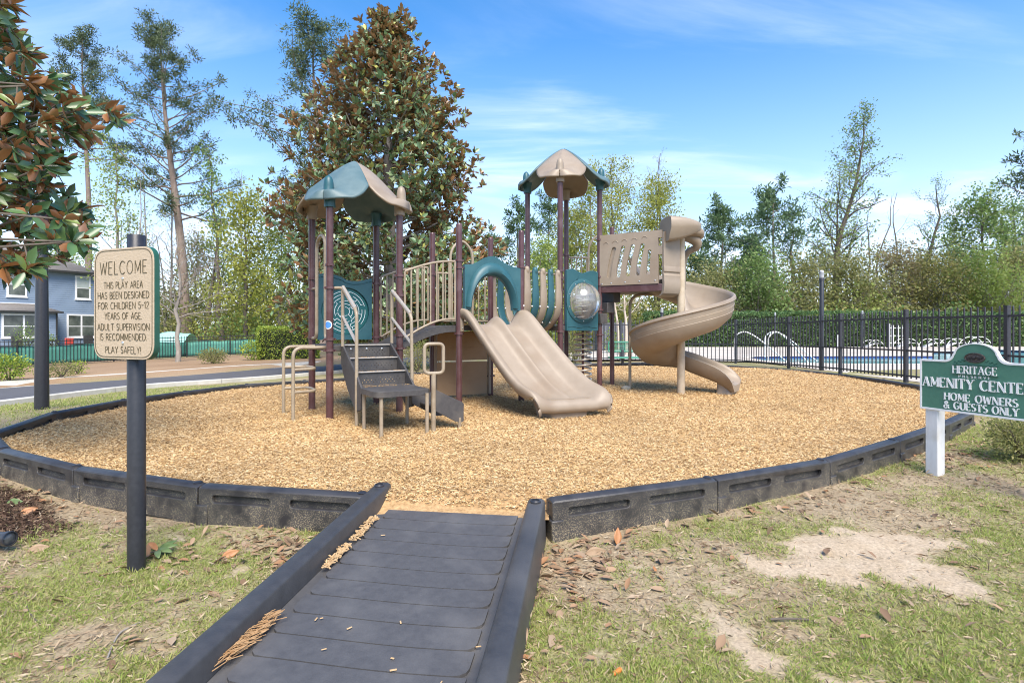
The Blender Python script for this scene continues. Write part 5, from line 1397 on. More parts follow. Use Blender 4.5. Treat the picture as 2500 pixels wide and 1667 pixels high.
# green mesh bench on the wood chips
bx, by = 3.55, 16.0; bz_ = mz(bx, by)
bgreen = pmat('bench_green', (.045, .235, .155), (.06, .28, .19), 20, .4)
o = thing('park_bench', 'green metal mesh bench at the back edge of the wood chips', 'bench', (bx, by, bz_))
for zc_, hh_, yy, nmr in ((.56, .30, .20, 'backrest'),):
    mb = MB(); x0, x1 = bx - .72, bx + .72; z0_, z1_ = bz_ + .42, bz_ + .70
    for zz in (z0_, z1_): mb.tube([(x0, by + .2, zz), (x1, by + .2, zz)], .022, 8)
    for xx in (x0, bx - .24, bx + .24, x1): mb.tube([(xx, by + .2, z0_), (xx, by + .2, z1_)], .018, 8)
    fr = mb.build('backrest', bgreen, o, smooth=60)
    mb = MB()
    for k in range(1, 7): mb.tube([(x0, by + .2, z0_ + .04 * k), (x1, by + .2, z0_ + .04 * k)], .005, 4)
    for k in range(1, 36): mb.tube([(x0 + .04 * k, by + .2, z0_), (x0 + .04 * k, by + .2, z1_)], .005, 4)
    tag(mb.build('mesh_wires', bgreen, fr), kind='stuff')
mb = MB(); mb.box((bx, by, bz_ + .25), (1.50, .36, .045)); mb.build('seat', bgreen, o, bevel=.015)
mb = MB(); mb.box((bx - .34, by + .06, bz_ + .20), (.07, .07, .56)); mb.box((bx + .50, by + .06, bz_ + .20), (.07, .07, .56)); mb.build('pedestal', fencepaint, o, bevel=.008)
# grey plant enclosure beyond the pool corner
o = thing('equipment_enclosure', 'dark grey slatted equipment enclosure behind the pool fence corner', 'enclosure', (5.2, 29.5, .05))
egr = pmat('enclosure_grey', (.10, .105, .125), (.14, .145, .165), 10, .6)
for k in range(9):
    mb = MB(); mb.box((4.6 + .19 * k, 29.2, .78), (.165, .05, 1.45)); mb.build('board', egr, o, bevel=.006)
mb = MB(); mb.box((5.4, 29.9, .72), (1.7, 1.3, 1.35)); mb.build('enclosure_body', egr, o)

# ------------------------------------------------------------------ road and kerbs
asph = pmat('asphalt', (.075, .074, .080), (.105, .104, .110), 90, .85, .35, 160, c3=(.115, .114, .12), s3=.35)
conc = pmat('kerb_concrete', (.46, .44, .39), (.56, .54, .48), 6, .85, .2, 90, c3=(.38, .36, .31), s3=1.2)
def smoothline(pts, n=6): return [(p.x, p.y) for p in bez([(a, b, 0) for a, b in pts], n)]
rn, rf = smoothline(ROAD_NEAR), smoothline(ROAD_FAR)
mb = MB(); mb.loft([[Vector((a[0], a[1], ROAD_Z)), Vector((b[0], b[1], ROAD_Z))] for a, b in zip(rn, rf)], closed_ring=False, caps=False)
me = mb.mesh('road')
if me.polygons[0].normal.z < 0: me.flip_normals()
tag(link_mesh('road', me, asph), kind='structure')
def kerb(line, side, name):
    P_ = [Vector((a, b, 0)) for a, b in line]; ln = [0]
    for i in range(1, len(P_)): ln.append(ln[-1] + (P_[i] - P_[i - 1]).length)
    root = bpy.data.objects.new(name, None); COL.objects.link(root); root['kind'] = 'structure'
    def at(d):
        d = max(0, min(ln[-1], d)); i = max(0, min(len(P_) - 2, int(np.searchsorted(ln, d) - 1))); f = (d - ln[i]) / (ln[i + 1] - ln[i]); t = (P_[i + 1] - P_[i]).normalized(); return P_[i].lerp(P_[i + 1], f), Vector((-t.y, t.x, 0)) * side
    d = 0
    while d < ln[-1]:
        e_ = min(d + 3.0, ln[-1]); mb = MB(); rings = []
        for q in np.linspace(d + .008, e_ - .008, 5):
            p, n_ = at(q); rings.append([p + n_ * a + Z * (ROAD_Z + b) for a, b in ((-.02, -.12), (-.02, .006), (.28, -.004), (.36, .05), (.42, .13), (.46, .145), (.60, .145), (.62, .13), (.62, -.12))])
        mb.loft(rings); mb.build('kerb_stone', conc, root, smooth=25); d = e_
kerb(rn, -1, 'kerb'); kerb(rf, 1, 'kerb')

# ------------------------------------------------------------------ screened fence and house
FL = [(-27.5, 17.0, -.50), (-24.4, 20.4, -.50), (-21.3, 23.8, -.49), (-19.3, 26.8, -.43), (-17.4, 29.6, -.37), (-15.6, 30.6, -.31), (-13.7, 31.5, -.26), (-11.9, 32.2, -.22)]
blackf = pmat('thin_fence_black', (.014, .015, .016), (.022, .023, .024), 20, .5)
fl_ = fence(FL, 'black picket fence backed with green screen in front of the blue house', 1.12, (1.08, .92, .08), .022, .135, .055, .04, blackf)
scr = pmat('green_screen', (.065, .25, .195), (.10, .33, .26), 1.6, .7, .3, 14, c3=(.05, .20, .16), s3=.8)
for i in range(len(FL) - 2):
    a, b = Vector(FL[i]), Vector(FL[i + 1]); d = (b - a).normalized(); n_ = Vector((-d.y, d.x, 0))
    mb = MB(); rings = []
    for t in np.linspace(0, 1, 9):
        top = .90 + .03 * math.sin(t * 9 + i) - (.02 if i < 3 else .05); p = a.lerp(b, t)
        rings.append([p + n_ * (.045 + .02 * math.sin(t * 21 + k)) + Z * (.06 + (top - .06) * k / 4) for k in range(5)])
    mb.loft(rings, closed_ring=False, caps=False); mb.build('privacy_screen', scr, fl_, smooth=60, solid=.004)
o = thing('covered_garden_shape', 'pale green tarpaulin draped over a heap behind the screened fence', 'tarpaulin', (-18.6, 33.5, -.4))
mb = MB(); rings = []
for i, t in enumerate(np.linspace(0, 1, 9)):
    rings.append([Vector((-21.2 + 1.9 * t, 33.3 + a * .8, -.4 + (1.42 - .25 * abs(t - .45) + .04 * math.sin(7 * t)) * math.cos(a * 1.25) ** .6)) for a in np.linspace(-1.2, 1.2, 9)])
mb.loft(rings, closed_ring=False, caps=False); mb.build('tarp', pmat('tarp_green', (.25, .52, .45), (.33, .60, .52), 3, .6), o, smooth=60)

# house: facade frame from its right corner going left towards the camera
HC = Vector((-32.0, 42.6, 0)); hd_ = Vector((-2.35, -4.25, 0)).normalized(); hn_ = Vector((-hd_.y, hd_.x, 0))
if hn_.dot(Vector((-HC.x, -HC.y, 0))) < 0: hn_ = -hn_
HZ = -.45; HT = 5.42; HL = 11.0
house = thing('blue_house', 'two-storey blue house with lap siding and white window frames', 'house', (HC.x, HC.y, HZ))
sid = pmat('blue_siding', (.215, .285, .385), (.235, .305, .41), 3, .6, c3=(.20, .27, .365), s3=.6)
roofm = pmat('roof_shingle', (.20, .18, .165), (.28, .255, .235), 9, .9, .4, 30, c3=(.24, .215, .20), s3=.8)
trimw = pmat('house_trim_white', (.80, .80, .80), (.84, .84, .84), 10, .5)
gls = pmat('house_glass', (.05, .065, .06), (.16, .18, .16), 1.2, .08, c3=(.02, .025, .022), s3=.7)
blindm = pmat('window_blind', (.40, .46, .44), (.5, .55, .53), 2, .5)
darkt = pmat('gutter_dark', (.03, .03, .03), (.045, .045, .045), 10, .5)
def hp(d, z, off=0): return HC + hd_ * d + Z * z + hn_ * off
def siding(d0, d1, z0, z1, off, name, d_end=None):
    mb = MB(); n = int((z1 - z0) / .152); st = (z1 - z0) / n
    for k in range(n):
        a, b = z0 + st * k, z0 + st * (k + 1)
        mb.add([hp(d0, a, off + .022), hp(d1, a, off + .022), hp(d1, b, off + .004), hp(d0, b, off + .004), hp(d0, a, off), hp(d1, a, off)], [(0, 1, 2, 3), (4, 5, 1, 0)])
    mb.add([hp(d0, z0, off), hp(d1, z0, off), hp(d1, z1, off), hp(d0, z1, off)], [(0, 1, 2, 3)])
    return mb.build(name, sid, house, smooth=None, fixn=False)
siding(0, HL, HZ, HT, 0, 'wall')
# end wall and body
mb = MB(); q = [hp(0, HZ, 0), hp(0, HZ, -8), hp(HL, HZ, -8), hp(HL, HZ, 0)]; mb.add([*q, *[p + Z * (HT - HZ) for p in q]], [(0, 1, 5, 4), (1, 2, 6, 5), (2, 3, 7, 6)]); mb.build('wall', sid, house)
mb = MB(); e1 = [hp(-.4, HT, .45), hp(HL + .4, HT, .45), hp(HL + .4, HT, -8.4), hp(-.4, HT, -8.4)]; rg_ = [hp(3.2, HT + 2.1, -4), hp(HL - 2, HT + 2.1, -4)]
mb.add([*e1, *rg_], [(0, 1, 5, 4), (1, 2, 5), (2, 3, 4, 5), (3, 0, 4)]); mb.add([p - Z * .06 for p in e1], [(0, 1, 2, 3)]); ro = mb.build('roof', roofm, house, solid=.05)
mb = MB(); mb.box(hp(HL / 2, HT - .03, .50), (HL + .9, .10, .13), hd_, None, Z); mb.build('gutter', darkt, ro)
# porch
PD0, PD1, POF = 3.05, HL, 1.25
siding(PD0, PD1, HZ, 2.35, POF, 'porch_wall')
mb = MB(); mb.add([hp(PD0, HZ, 0), hp(PD0, HZ, POF), hp(PD0, 2.35, POF), hp(PD0, 2.35, 0)], [(0, 1, 2, 3)]); mb.build('wall', sid, house)
mb = MB(); mb.add([hp(PD0 - .28, 2.40, POF + .30), hp(PD1, 2.40, POF + .30), hp(PD1, 2.95, .02), hp(PD0 + .75, 2.95, .02), hp(PD0 - .28, 2.40, .02)], [(0, 1, 2, 3), (0, 3, 4)]); pr_ = mb.build('porch_roof', roofm, house, solid=.06)
mb = MB(); mb.box(hp((PD0 + PD1) / 2, 2.965, .045), (PD1 - PD0 - .7, .07, .05), hd_, None, Z); mb.build('flashing', trimw, pr_)
mb = MB(); mb.box(hp((PD0 + PD1) / 2 - .14, 2.36, POF + .32), (PD1 - PD0 + .28, .09, .11), hd_, None, Z); mb.build('gutter', darkt, pr_)
mb = MB(); mb.box(hp(PD0 + .02, 1.0, POF + .06), (.09, .08, 2.8), hd_, None, Z); mb.build('downspout', darkt, pr_)
def window(d0, d1, z0, z1, off, panes=1, blind=False):
    cd, wz = (d0 + d1) / 2, z1 - z0; t = .115
    mb = MB(); mb.box(hp(cd, (z0 + z1) / 2, off + .02), (d1 - d0, .05, wz), hd_, None, Z); wo = mb.build('window', trimw, house)
    nw = (d1 - d0 - t * (panes + 1)) / panes
    for p in range(panes):
        a = d0 + t + p * (nw + t)
        zm = z0 + t + (wz - 2 * t) * .48
        for (b0, b1, o_, mt) in ((z0 + t, zm - .03, .048, gls), (zm + .03, z1 - t, .048, blindm if blind else gls)):
            mb = MB(); mb.box(hp(a + nw / 2, (b0 + b1) / 2, off + o_ - .001), (nw, .004, b1 - b0), hd_, None, Z); mb.build('pane', mt, wo)
    mb = MB(); mb.box(hp(cd, z0 - .03, off + .04), (d1 - d0 + .08, .10, .06), hd_, None, Z); mb.build('sill', trimw, wo)
window(.42, 1.42, 3.42, 5.18, .01, 1, True)
window(4.30, 5.42, 3.42, 5.15, .01, 1, True)
window(.10, 1.95, .55, 2.30, .01, 2)
window(3.75, 6.10, .58, 2.22, POF + .01, 2)
window(6.6, 8.2, .58, 2.22, POF + .01, 2)
# things on the patio
def patio(kind, d, off, lb, cat):
    p = hp(d, HZ, off)
    if kind == 'chair':
        o = thing('patio_chair', lb, cat, p); cm = pmat('patio_red', (.42, .05, .035), (.5, .07, .05), 8, .5) if 'patio_red' not in MATS else MATS['patio_red']
        mb = MB(); mb.box(p + Z * .62, (.55, .10, .75), hd_, None, Z); mb.build('backrest', cm, o, bevel=.03)
        mb = MB(); mb.box(p + Z * .40 + hn_ * .28, (.55, .5, .07), hd_, None, Z); mb.build('seat', cm, o, bevel=.02)
        for a in (-.24, .24):
            for b in (.06, .5): mb = MB(); mb.box(p + hd_ * a + hn_ * b + Z * .19, (.06, .06, .38), hd_, None, Z); mb.build('leg', cm, o)
    if kind == 'dark_chair':
        o = thing('patio_chair', lb, cat, p); cm = darkt
        mb = MB(); mb.box(p + Z * .78, (.62, .08, .80), hd_, None, (hn_ * -.15 + Z)); mb.build('backrest', cm, o, bevel=.03)
        mb = MB(); mb.box(p + Z * .42 + hn_ * .28, (.62, .55, .06), hd_, None, Z); mb.build('seat', cm, o, bevel=.02)
        for a in (-.27, .27): mb = MB(); mb.box(p + hd_ * a + hn_ * .28 + Z * .2, (.05, .5, .40), hd_, None, Z); mb.build('leg', cm, o)
    if kind == 'table':
        o = thing('patio_table', lb, cat, p); mb = MB(); mb.box(p + Z * .86, (1.7, .9, .05), hd_, None, Z); mb.build('table_top', darkt, o, bevel=.01)
        for a in (-.75, .75): mb = MB(); mb.tube([p + hd_ * a + hn_ * .35, p + hd_ * a * .7 - hn_ * .35 + Z * .86], .03, 6); mb.tube([p + hd_ * a - hn_ * .35, p + hd_ * a * .7 + hn_ * .35 + Z * .86], .03, 6); mb.build('leg', darkt, o)
    if kind == 'grill':
        o = thing('covered_grill', lb, cat, p); mb = MB(); mb.lathe([(.25, .05), (.30, .6), (.33, .85), (.30, 1.0), (.16, 1.12), (.02, 1.15)], p, 14); mb.build('cover', darkt, o, smooth=50)
        mb = MB(); mb.box(p + Z * .03, (.6, .5, .06), hd_, None, Z); mb.build('base', darkt, o)
patio('dark_chair', 5.75, 2.6, 'dark patio chair below the porch window of the blue house', 'chair')
patio('table', 4.6, 2.9, 'dark patio table left of the lamp post at the blue house', 'table')
patio('chair', 2.72, 2.3, 'red patio chair beside the downspout of the blue house', 'chair')
patio('dark_chair', 1.25, 1.6, 'dark chair under the lower right house window', 'chair')
patio('grill', .35, 1.3, 'black covered grill at the house corner beside the sign', 'grill')
# ------------------------------------------------------------------ vegetation
def sx_(px, Y): return (px - 1250.0) / 1350.0 * Y
def sz_(py, Y): return CAMZ + (806.0 - py) / 1350.0 * Y
def unit(a): return a / np.maximum(np.linalg.norm(a, axis=1, keepdims=True), 1e-9)
def rand_dirs(n, zbias=0.0, flat=1.0):
    d = RNG.normal(size=(n, 3)); d[:, 2] = d[:, 2] * flat + zbias; return unit(d)
def leaves(name, C, D, size, wr, mat, parent, fold=.0, six=False, kind=None, side=None, face=None):
    """one mesh of leaf-shaped faces: C base points, D directions"""
    n = len(C); size = np.broadcast_to(np.asarray(size, float), (n,))[:, None]
    s = np.cross(D, rand_dirs(n) if side is None else side); s = unit(s); nn_ = np.cross(D, s)
    flip = (nn_[:, 2:3] < 0) if face is None else ((nn_ * face).sum(1, keepdims=True) < 0); nn_ = np.where(flip, -nn_, nn_); s = np.where(flip, -s, s)     # upper side up
    if not six:
        V = np.stack([C, C + D * size * .5 + s * size * wr * .5, C + D * size, C + D * size * .5 - s * size * wr * .5], 1).reshape(-1, 3)
        F = (np.arange(n)[:, None] * 4 + np.array([0, 3, 2, 1])[None])
    else:
        up = nn_ * size * fold; dr = -nn_ * size * .06
        V = np.stack([C, C + D * size * .28 + s * size * wr * .36 + up, C + D * size * .66 + s * size * wr * .44 + up * .9, C + D * size + dr, C + D * size * .66 - s * size * wr * .44 + up * .9, C + D * size * .28 - s * size * wr * .36 + up], 1).reshape(-1, 3)
        F = (np.arange(n)[:, None, None] * 6 + np.array([[0, 3, 2, 1], [0, 5, 4, 3]])[None]).reshape(-1, 4)
    o = wloc(parent) if parent is not None else Vector()
    ob = link_mesh(name, np_mesh(name, V - np.array(o), F), mat, parent)
    if kind: ob['kind'] = kind
    return ob

barkp = pmat('pine_bark', (.17, .125, .10), (.27, .215, .18), 7, .95, .8, 18, stretch=(1, 1, .25))
barkg = pmat('grey_bark', (.22, .19, .16), (.33, .30, .26), 9, .9, .6, 25, stretch=(1, 1, .4))
barkd = pmat('dark_bark', (.085, .070, .055), (.15, .125, .10), 9, .95, .7, 25, stretch=(1, 1, .4))
barkl = pmat('pale_bark', (.46, .37, .29), (.60, .51, .42), 6, .8, .3, 30, stretch=(1, 1, .4))
Lpine = leafmat('pine_needles', [(0.048, 0.073, 0.035), (0.082, 0.117, 0.053), (0.118, 0.159, 0.073), (0.166, 0.207, 0.105)], rough=.6, trans=.3)
Lpine2 = leafmat('young_pine_needles', [(0.064, 0.118, 0.054), (0.106, 0.178, 0.078), (0.160, 0.241, 0.103), (0.088, 0.151, 0.067)], rough=.6, trans=.35)
Lspring = leafmat('spring_leaves', [(0.228, 0.309, 0.067), (0.336, 0.416, 0.100), (0.416, 0.483, 0.134), (0.282, 0.362, 0.087)], rough=.55, trans=.5)
Lyel = leafmat('yellow_green_leaves', [(0.256, 0.287, 0.049), (0.366, 0.384, 0.073), (0.451, 0.451, 0.110), (0.305, 0.342, 0.067)], rough=.55, trans=.5)
Lolive = leafmat('olive_leaves', [(0.185, 0.211, 0.073), (0.290, 0.297, 0.099), (0.384, 0.356, 0.139), (0.224, 0.264, 0.079), (0.330, 0.304, 0.145), (0.158, 0.198, 0.066)], rough=.6, trans=.45)
Lbrown = leafmat('russet_leaves', [(0.258, 0.206, 0.116), (0.361, 0.290, 0.161), (0.258, 0.270, 0.103), (0.425, 0.347, 0.193), (0.309, 0.258, 0.129), (0.218, 0.232, 0.090)], rough=.7, trans=.45)
Lgold = leafmat('golden_leaves', [(0.336, 0.302, 0.084), (0.246, 0.263, 0.084), (0.426, 0.370, 0.112), (0.213, 0.246, 0.078), (0.370, 0.302, 0.112), (0.291, 0.302, 0.090)], rough=.6, trans=.45)
Lgreen = leafmat('fresh_green_leaves', [(0.119, 0.211, 0.059), (0.198, 0.304, 0.086), (0.264, 0.371, 0.112), (0.158, 0.244, 0.073), (0.290, 0.330, 0.119)], rough=.5, trans=.45)
Lhedge = leafmat('hedge_leaves', [(0.049, 0.103, 0.035), (0.081, 0.155, 0.054), (0.123, 0.212, 0.071), (0.194, 0.283, 0.097)], rough=.45, trans=.25)
Lprivet = leafmat('bright_hedge_leaves', [(0.106, 0.182, 0.030), (0.214, 0.312, 0.049), (0.351, 0.443, 0.064), (0.519, 0.564, 0.091)], rough=.45, trans=.35)
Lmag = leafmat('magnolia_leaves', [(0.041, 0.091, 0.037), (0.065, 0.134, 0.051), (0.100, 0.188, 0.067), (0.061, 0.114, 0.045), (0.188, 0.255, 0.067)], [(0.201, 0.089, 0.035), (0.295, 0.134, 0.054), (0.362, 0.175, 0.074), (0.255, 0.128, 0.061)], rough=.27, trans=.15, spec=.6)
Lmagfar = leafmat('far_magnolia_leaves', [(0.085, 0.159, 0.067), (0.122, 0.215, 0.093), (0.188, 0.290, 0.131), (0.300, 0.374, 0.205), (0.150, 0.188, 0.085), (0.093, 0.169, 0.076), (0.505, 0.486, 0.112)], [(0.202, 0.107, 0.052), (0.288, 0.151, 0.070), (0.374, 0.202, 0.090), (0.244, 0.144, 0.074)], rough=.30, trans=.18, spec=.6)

def limb(mb, p0, d, ln, r0, n=5, sag=0.0, wob=.12, sides=5, r1=None):
    p = np.array(p0, float); d = np.array(d, float); d /= np.linalg.norm(d); pts = [p.copy()]
    for k in range(n):
        d = d + RNG.normal(0, wob, 3) + np.array([0, 0, sag]); d /= np.linalg.norm(d)
        p = p + d * ln / n; pts.append(p.copy())
    r1 = r0 * .3 if r1 is None else r1
    mb.tube([tuple(q) for q in pts], [r0 + (r1 - r0) * k / n for k in range(n + 1)], sides, caps=False)
    return np.array(pts)

def tree_root(name, label, cat, x, y, group=None): return thing(name, label, cat, (x, y, tz(x, y)), group)

def pine(px, Y, top, label, crown0, spread, prof, nl=70, tuft=7, needles=24, r0=.3, lean_px=None, mat=Lpine, nsize=.36, base_px=None, tsig=.30, bark=barkp, cat='tree', group=None, upcurve=.05):
    bx = sx_(base_px if base_px else px, Y); root = tree_root('pine_tree', label, cat, bx, Y, group)
    tx, tzp = sx_(top[0], Y), sz_(top[1], Y); z0 = tz(bx, Y) - .1
    n = 12; tp = []
    for k in range(n + 1):
        f = k / n; tp.append(np.array((bx + (tx - bx) * f + .12 * math.sin(f * 7 + px), Y + .2 * math.sin(f * 5), z0 + (tzp - z0) * f)))
    mb = MB(); mb.tube([tuple(q) for q in tp], [r0 * (1 - .93 * (k / n) ** 1.15) for k in range(n + 1)], 10); mb.build('trunk', bark, root, smooth=60)
    mb = MB(); C, D = [], []
    zt = np.array([q[2] for q in tp])
    for k in range(nl):
        f = crown0 + (1 - crown0) * ((k + RNG.random()) / nl); zz = z0 + (tzp - z0) * f
        p = np.array([np.interp(zz, zt, [q[j] for q in tp]) for j in range(3)])
        g_ = (f - crown0) / (1 - crown0); ln = spread * np.interp(g_, np.linspace(0, 1, len(prof)), prof) * RNG.uniform(.40, 1.15)
        az = k * 2.399 + RNG.normal(0, .4); el = RNG.uniform(-.1, .45) + .5 * g_
        d = (math.cos(az) * math.cos(el), math.sin(az) * math.cos(el), math.sin(el))
        pts = limb(mb, p, d, ln, max(.02, r0 * .20 * (1 - g_ * .7)), 5, upcurve, .13, 4)
        for q in range(tuft):
            t = .42 + .58 * (q + RNG.random()) / tuft; i = t * 5; i0 = min(4, int(i)); c = pts[i0] + (pts[i0 + 1] - pts[i0]) * (i - i0) + RNG.normal(0, .10 + .10 * ln / 3, 3)
            m = int(needles * RNG.uniform(.6, 1.3)); dd = rand_dirs(m, .35)
            C.append(c + dd * RNG.uniform(.0, tsig, (m, 1)) * .6 + RNG.normal(0, tsig * .25, (m, 3))); D.append(dd)
    c = tp[-1]; dd = rand_dirs(40, .8); C.append(np.repeat(c[None], 40, 0)); D.append(dd)
    C, D = np.concatenate(C), np.concatenate(D)
    mb.build('branches', bark, root, smooth=60)
    leaves('crown', C, D, nsize * RNG.uniform(.6, 1.15, len(C)), .26, mat, root)
    return root

def broad(name, px, Y, top, label, mat, r0=.16, nb=16, spread=2.2, crown0=.35, lv=2, leaf=.16, nleaf=9, sig=.30, bark=barkd, up=.5, base_px=None, density=1.0, cat='tree', group=None, bend_=0.0, y_off=0.0, wr=.62):
    bx = sx_(base_px if base_px else px, Y); root = tree_root(name, label, cat, bx, Y, group)
    tx, tzp = sx_(top[0], Y), sz_(top[1], Y); z0 = tz(bx, Y) - .1; n = 10; tp = []
    for k in range(n + 1):
        f = k / n; tp.append(np.array((bx + (tx - bx) * f + bend_ * math.sin(f * 9 + px * .1) + RNG.normal(0, .03 * r0 / .1), Y + RNG.normal(0, .06), z0 + (tzp - z0) * f)))
    mb = MB(); mb.tube([tuple(q) for q in tp], [r0 * (1 - .88 * k / n) for k in range(n + 1)], 8); mb.build('trunk', bark, root, smooth=60)
    mb = MB(); tips = []; zt = [q[2] for q in tp]
    for k in range(nb):
        f = crown0 + (.98 - crown0) * ((k + RNG.random()) / nb); p = np.array([np.interp(z0 + (tzp - z0) * f, zt, [q[j] for q in tp]) for j in range(3)])
        az = k * 2.399 + RNG.normal(0, .5); el = up + RNG.normal(0, .2); ln = spread * (1.05 - .6 * (f - crown0) / (1 - crown0)) * RNG.uniform(.6, 1.15)
        pts = limb(mb, p, (math.cos(az) * math.cos(el), math.sin(az) * math.cos(el), math.sin(el)), ln, r0 * .36 * (1.1 - f), 5, .06, .18, 4)
        tips.append(pts[3:])
        for q in range(4 if lv > 1 else 0):
            i = RNG.integers(1, 5); d = (pts[i + 1] - pts[i]) / np.linalg.norm(pts[i + 1] - pts[i]) + RNG.normal(0, .55, 3)
            sp = limb(mb, pts[i], d, ln * .48, r0 * .13 * (1.1 - f), 4, .05, .2, 3); tips.append(sp[1:])
            for q2 in range(2 if lv > 2 else 0):
                j = RNG.integers(1, 4); d2 = (sp[j + 1] - sp[j]) / np.linalg.norm(sp[j + 1] - sp[j]) + RNG.normal(0, .6, 3); s2 = limb(mb, sp[j], d2, ln * .28, r0 * .06, 3, .03, .2, 3); tips.append(s2[1:])
    mb.build('branches', bark, root, smooth=60)
    T = np.concatenate(tips)
    if mat is not None and nleaf > 0:
        T = T[RNG.random(len(T)) < density]
        C = np.repeat(T, nleaf, 0) + RNG.normal(0, sig, (len(T) * nleaf, 3)); D = rand_dirs(len(C), -.1)
        leaves('crown', C, D, leaf * RNG.uniform(.6, 1.2, len(C)), wr, mat, root)
    return root

def foliage_mass(centres, radii, n_per, leaf, name, mat, parent=None, label=None, cat=None, kind=None, shell=.55, flat=1.0, wr=.6):
    C = []
    for c, r_ in zip(centres, radii):
        n = int(n_per * (np.prod(r_) ** (2 / 3)) + 8); d = rand_dirs(n); q = RNG.random((n, 1)) ** (1 / 3) * (1 - shell) + shell
        lump = 1 + .22 * np.sin(d[:, :1] * 7 + c[0]) * np.cos(d[:, 2:3] * 6 + c[1])
        C.append(np.array(c) + d * q * lump * np.array(r_))
    C = np.concatenate(C); D = rand_dirs(len(C), .15)
    return tag(leaves(name, C, D, leaf * RNG.uniform(.6, 1.25, len(C)), wr, mat, parent), label, cat, None, kind)

# --- pines and trees on the left
pine(452, 42, (393, 78), 'tallest pine at left, its bare leaning trunk behind the welcome sign', .40, 5.4, (.8, .9, .75, 1.0, .8, .45, .30), 60, 7, 54, .40, base_px=455, nsize=.27, tsig=.46)
pine(212, 47, (208, 92), 'narrow pine rising above the front magnolia leaves', .60, 4.2, (.6, .95, .75, .55, .35), 36, 7, 52, .32, nsize=.27, tsig=.46)
pine(790, 36, (770, 100), 'broad pine crown showing left of the big magnolia', .36, 6.0, (.85, 1.0, .9, .95, .65, .35), 64, 8, 52, .36, nsize=.25, tsig=.44)
pine(1030, 52, (1015, 440), 'small pine hidden mostly behind the right of the big magnolia', .3, 2.5, (1, .8, .4), 20, 5, 16, .18)
broad('birch_tree', 285, 40, (284, 345), 'slender pale green tree right of the front magnolia', Lspring, .17, 24, 3.0, .25, 3, .20, 5, .28, barkg, .45, density=.6)
broad('sapling', 335, 38, (345, 440), 'bare slanting tree just above the welcome sign post', None, .12, 18, 3.2, .2, 3, bark=barkg, up=.8)
broad('sapling', 365, 41, (350, 400), 'bare upright sapling left of the tall leaning pine', Lspring, .12, 16, 2.4, .3, 3, .14, 2, .25, barkg, .9, density=.3)
broad('sapling', 415, 44, (420, 405), 'bare forked sapling behind the tall pine trunk', None, .13, 20, 2.8, .25, 3, bark=barkg, up=.8)
broad('ivy_tree', 545, 40, (512, 375), 'ivy-clad tree with few leaves right of the tall pine', Lgreen, .20, 18, 2.0, .3, 2, .20, 7, .22, barkd, .9, density=.75)
broad('sapling', 500, 43, (545, 480), 'bare tree leaning right between the pines', None, .15, 18, 3.0, .3, 3, bark=barkd, up=.7)
broad('leafy_tree', 600, 38, (600, 478), 'round yellow-green tree left of the near tower roof', Lyel, .18, 30, 3.0, .25, 2, .24, 9, .40, barkd, .35, density=.9)
broad('sapling', 585, 48, (590, 420), 'faint bare treetop above the yellow-green tree', Lspring, .14, 18, 2.4, .4, 3, .12, 2, .2, barkg, .8, density=.3)
broad('leafy_tree', 680, 40, (688, 560), 'pale green tree beside the near tower posts', Lspring, .16, 26, 2.6, .2, 3, .2, 6, .35, barkg, .5, density=.7)
broad('leafy_tree', 745, 43, (740, 470), 'thin green tree between tower and big magnolia', Lspring, .15, 22, 2.4, .3, 3, .18, 5, .3, barkd, .6, density=.6)
broad('leafy_tree', 470, 50, (480, 590), 'light olive tree low behind the tall pine trunk', Lolive, .15, 24, 3.0, .15, 2, .25, 8, .45, barkd, .4)
broad('leafy_tree', 150, 56, (150, 520), 'pale tree behind the blue house roof', Lspring, .16, 24, 3.0, .3, 3, .24, 5, .4, barkg, .5)
broad('crape_myrtle', 439, 25.5, (432, 560), 'bare grey tree in the pine straw in front of the fence', Lbrown, .12, 26, 2.6, .32, 3, .08, 1, .1, barkg, .55, density=.35)
broad('sapling', 505, 47, (505, 640), 'white-barked thin trunk beyond the screened fence', None, .13, 8, 1.6, .5, 2, bark=barkl, up=.8)
broad('leafy_tree', 860, 48, (870, 560), 'olive tree seen between the near tower posts', Lolive, .15, 24, 3.0, .2, 2, .26, 8, .4, barkd, .4)
# --- behind the play structure
pine(1195, 48, (1192, 588), 'leftmost of the young pines between the two towers', .12, 3.6, (1, .8, .5, .25), 34, 7, 20, .16, mat=Lpine2, nsize=.38, upcurve=.08)
pine(1262, 47, (1268, 515), 'young pine behind the barrel bridge', .12, 4.4, (1, .9, .6, .3), 42, 7, 20, .18, mat=Lpine2, nsize=.38, upcurve=.08)
pine(1345, 52, (1340, 490), 'young pine behind the far tower posts', .12, 4.2, (1, .9, .6, .3), 40, 7, 20, .18, mat=Lpine2, nsize=.38, upcurve=.08)
broad('leafy_tree', 1440, 44, (1445, 425), 'yellow-green tree right behind the far tower', Lyel, .18, 30, 2.9, .2, 3, .19, 7, .34, barkg, .6, density=.85)
broad('leafy_tree', 1505, 46, (1490, 405), 'yellow-green tree with bare top above the slotted wall', Lyel, .20, 30, 3.0, .2, 3, .19, 6, .32, barkd, .65, density=.75)
broad('leafy_tree', 1600, 45, (1605, 450), 'bright spring-green tree behind the spiral slide hood', Lyel, .19, 34, 3.3, .2, 3, .19, 8, .34, barkd, .5, density=.9)
broad('sapling', 1610, 49, (1610, 375), 'bare forked treetop above the spiral slide hood', None, .2, 14, 3.0, .55, 3, bark=barkd, up=1.0)
broad('leafy_tree', 1380, 47, (1385, 520), 'pale green tree seen through the far tower', Lyel, .16, 26, 2.8, .2, 3, .19, 7, .32, barkd, .5)
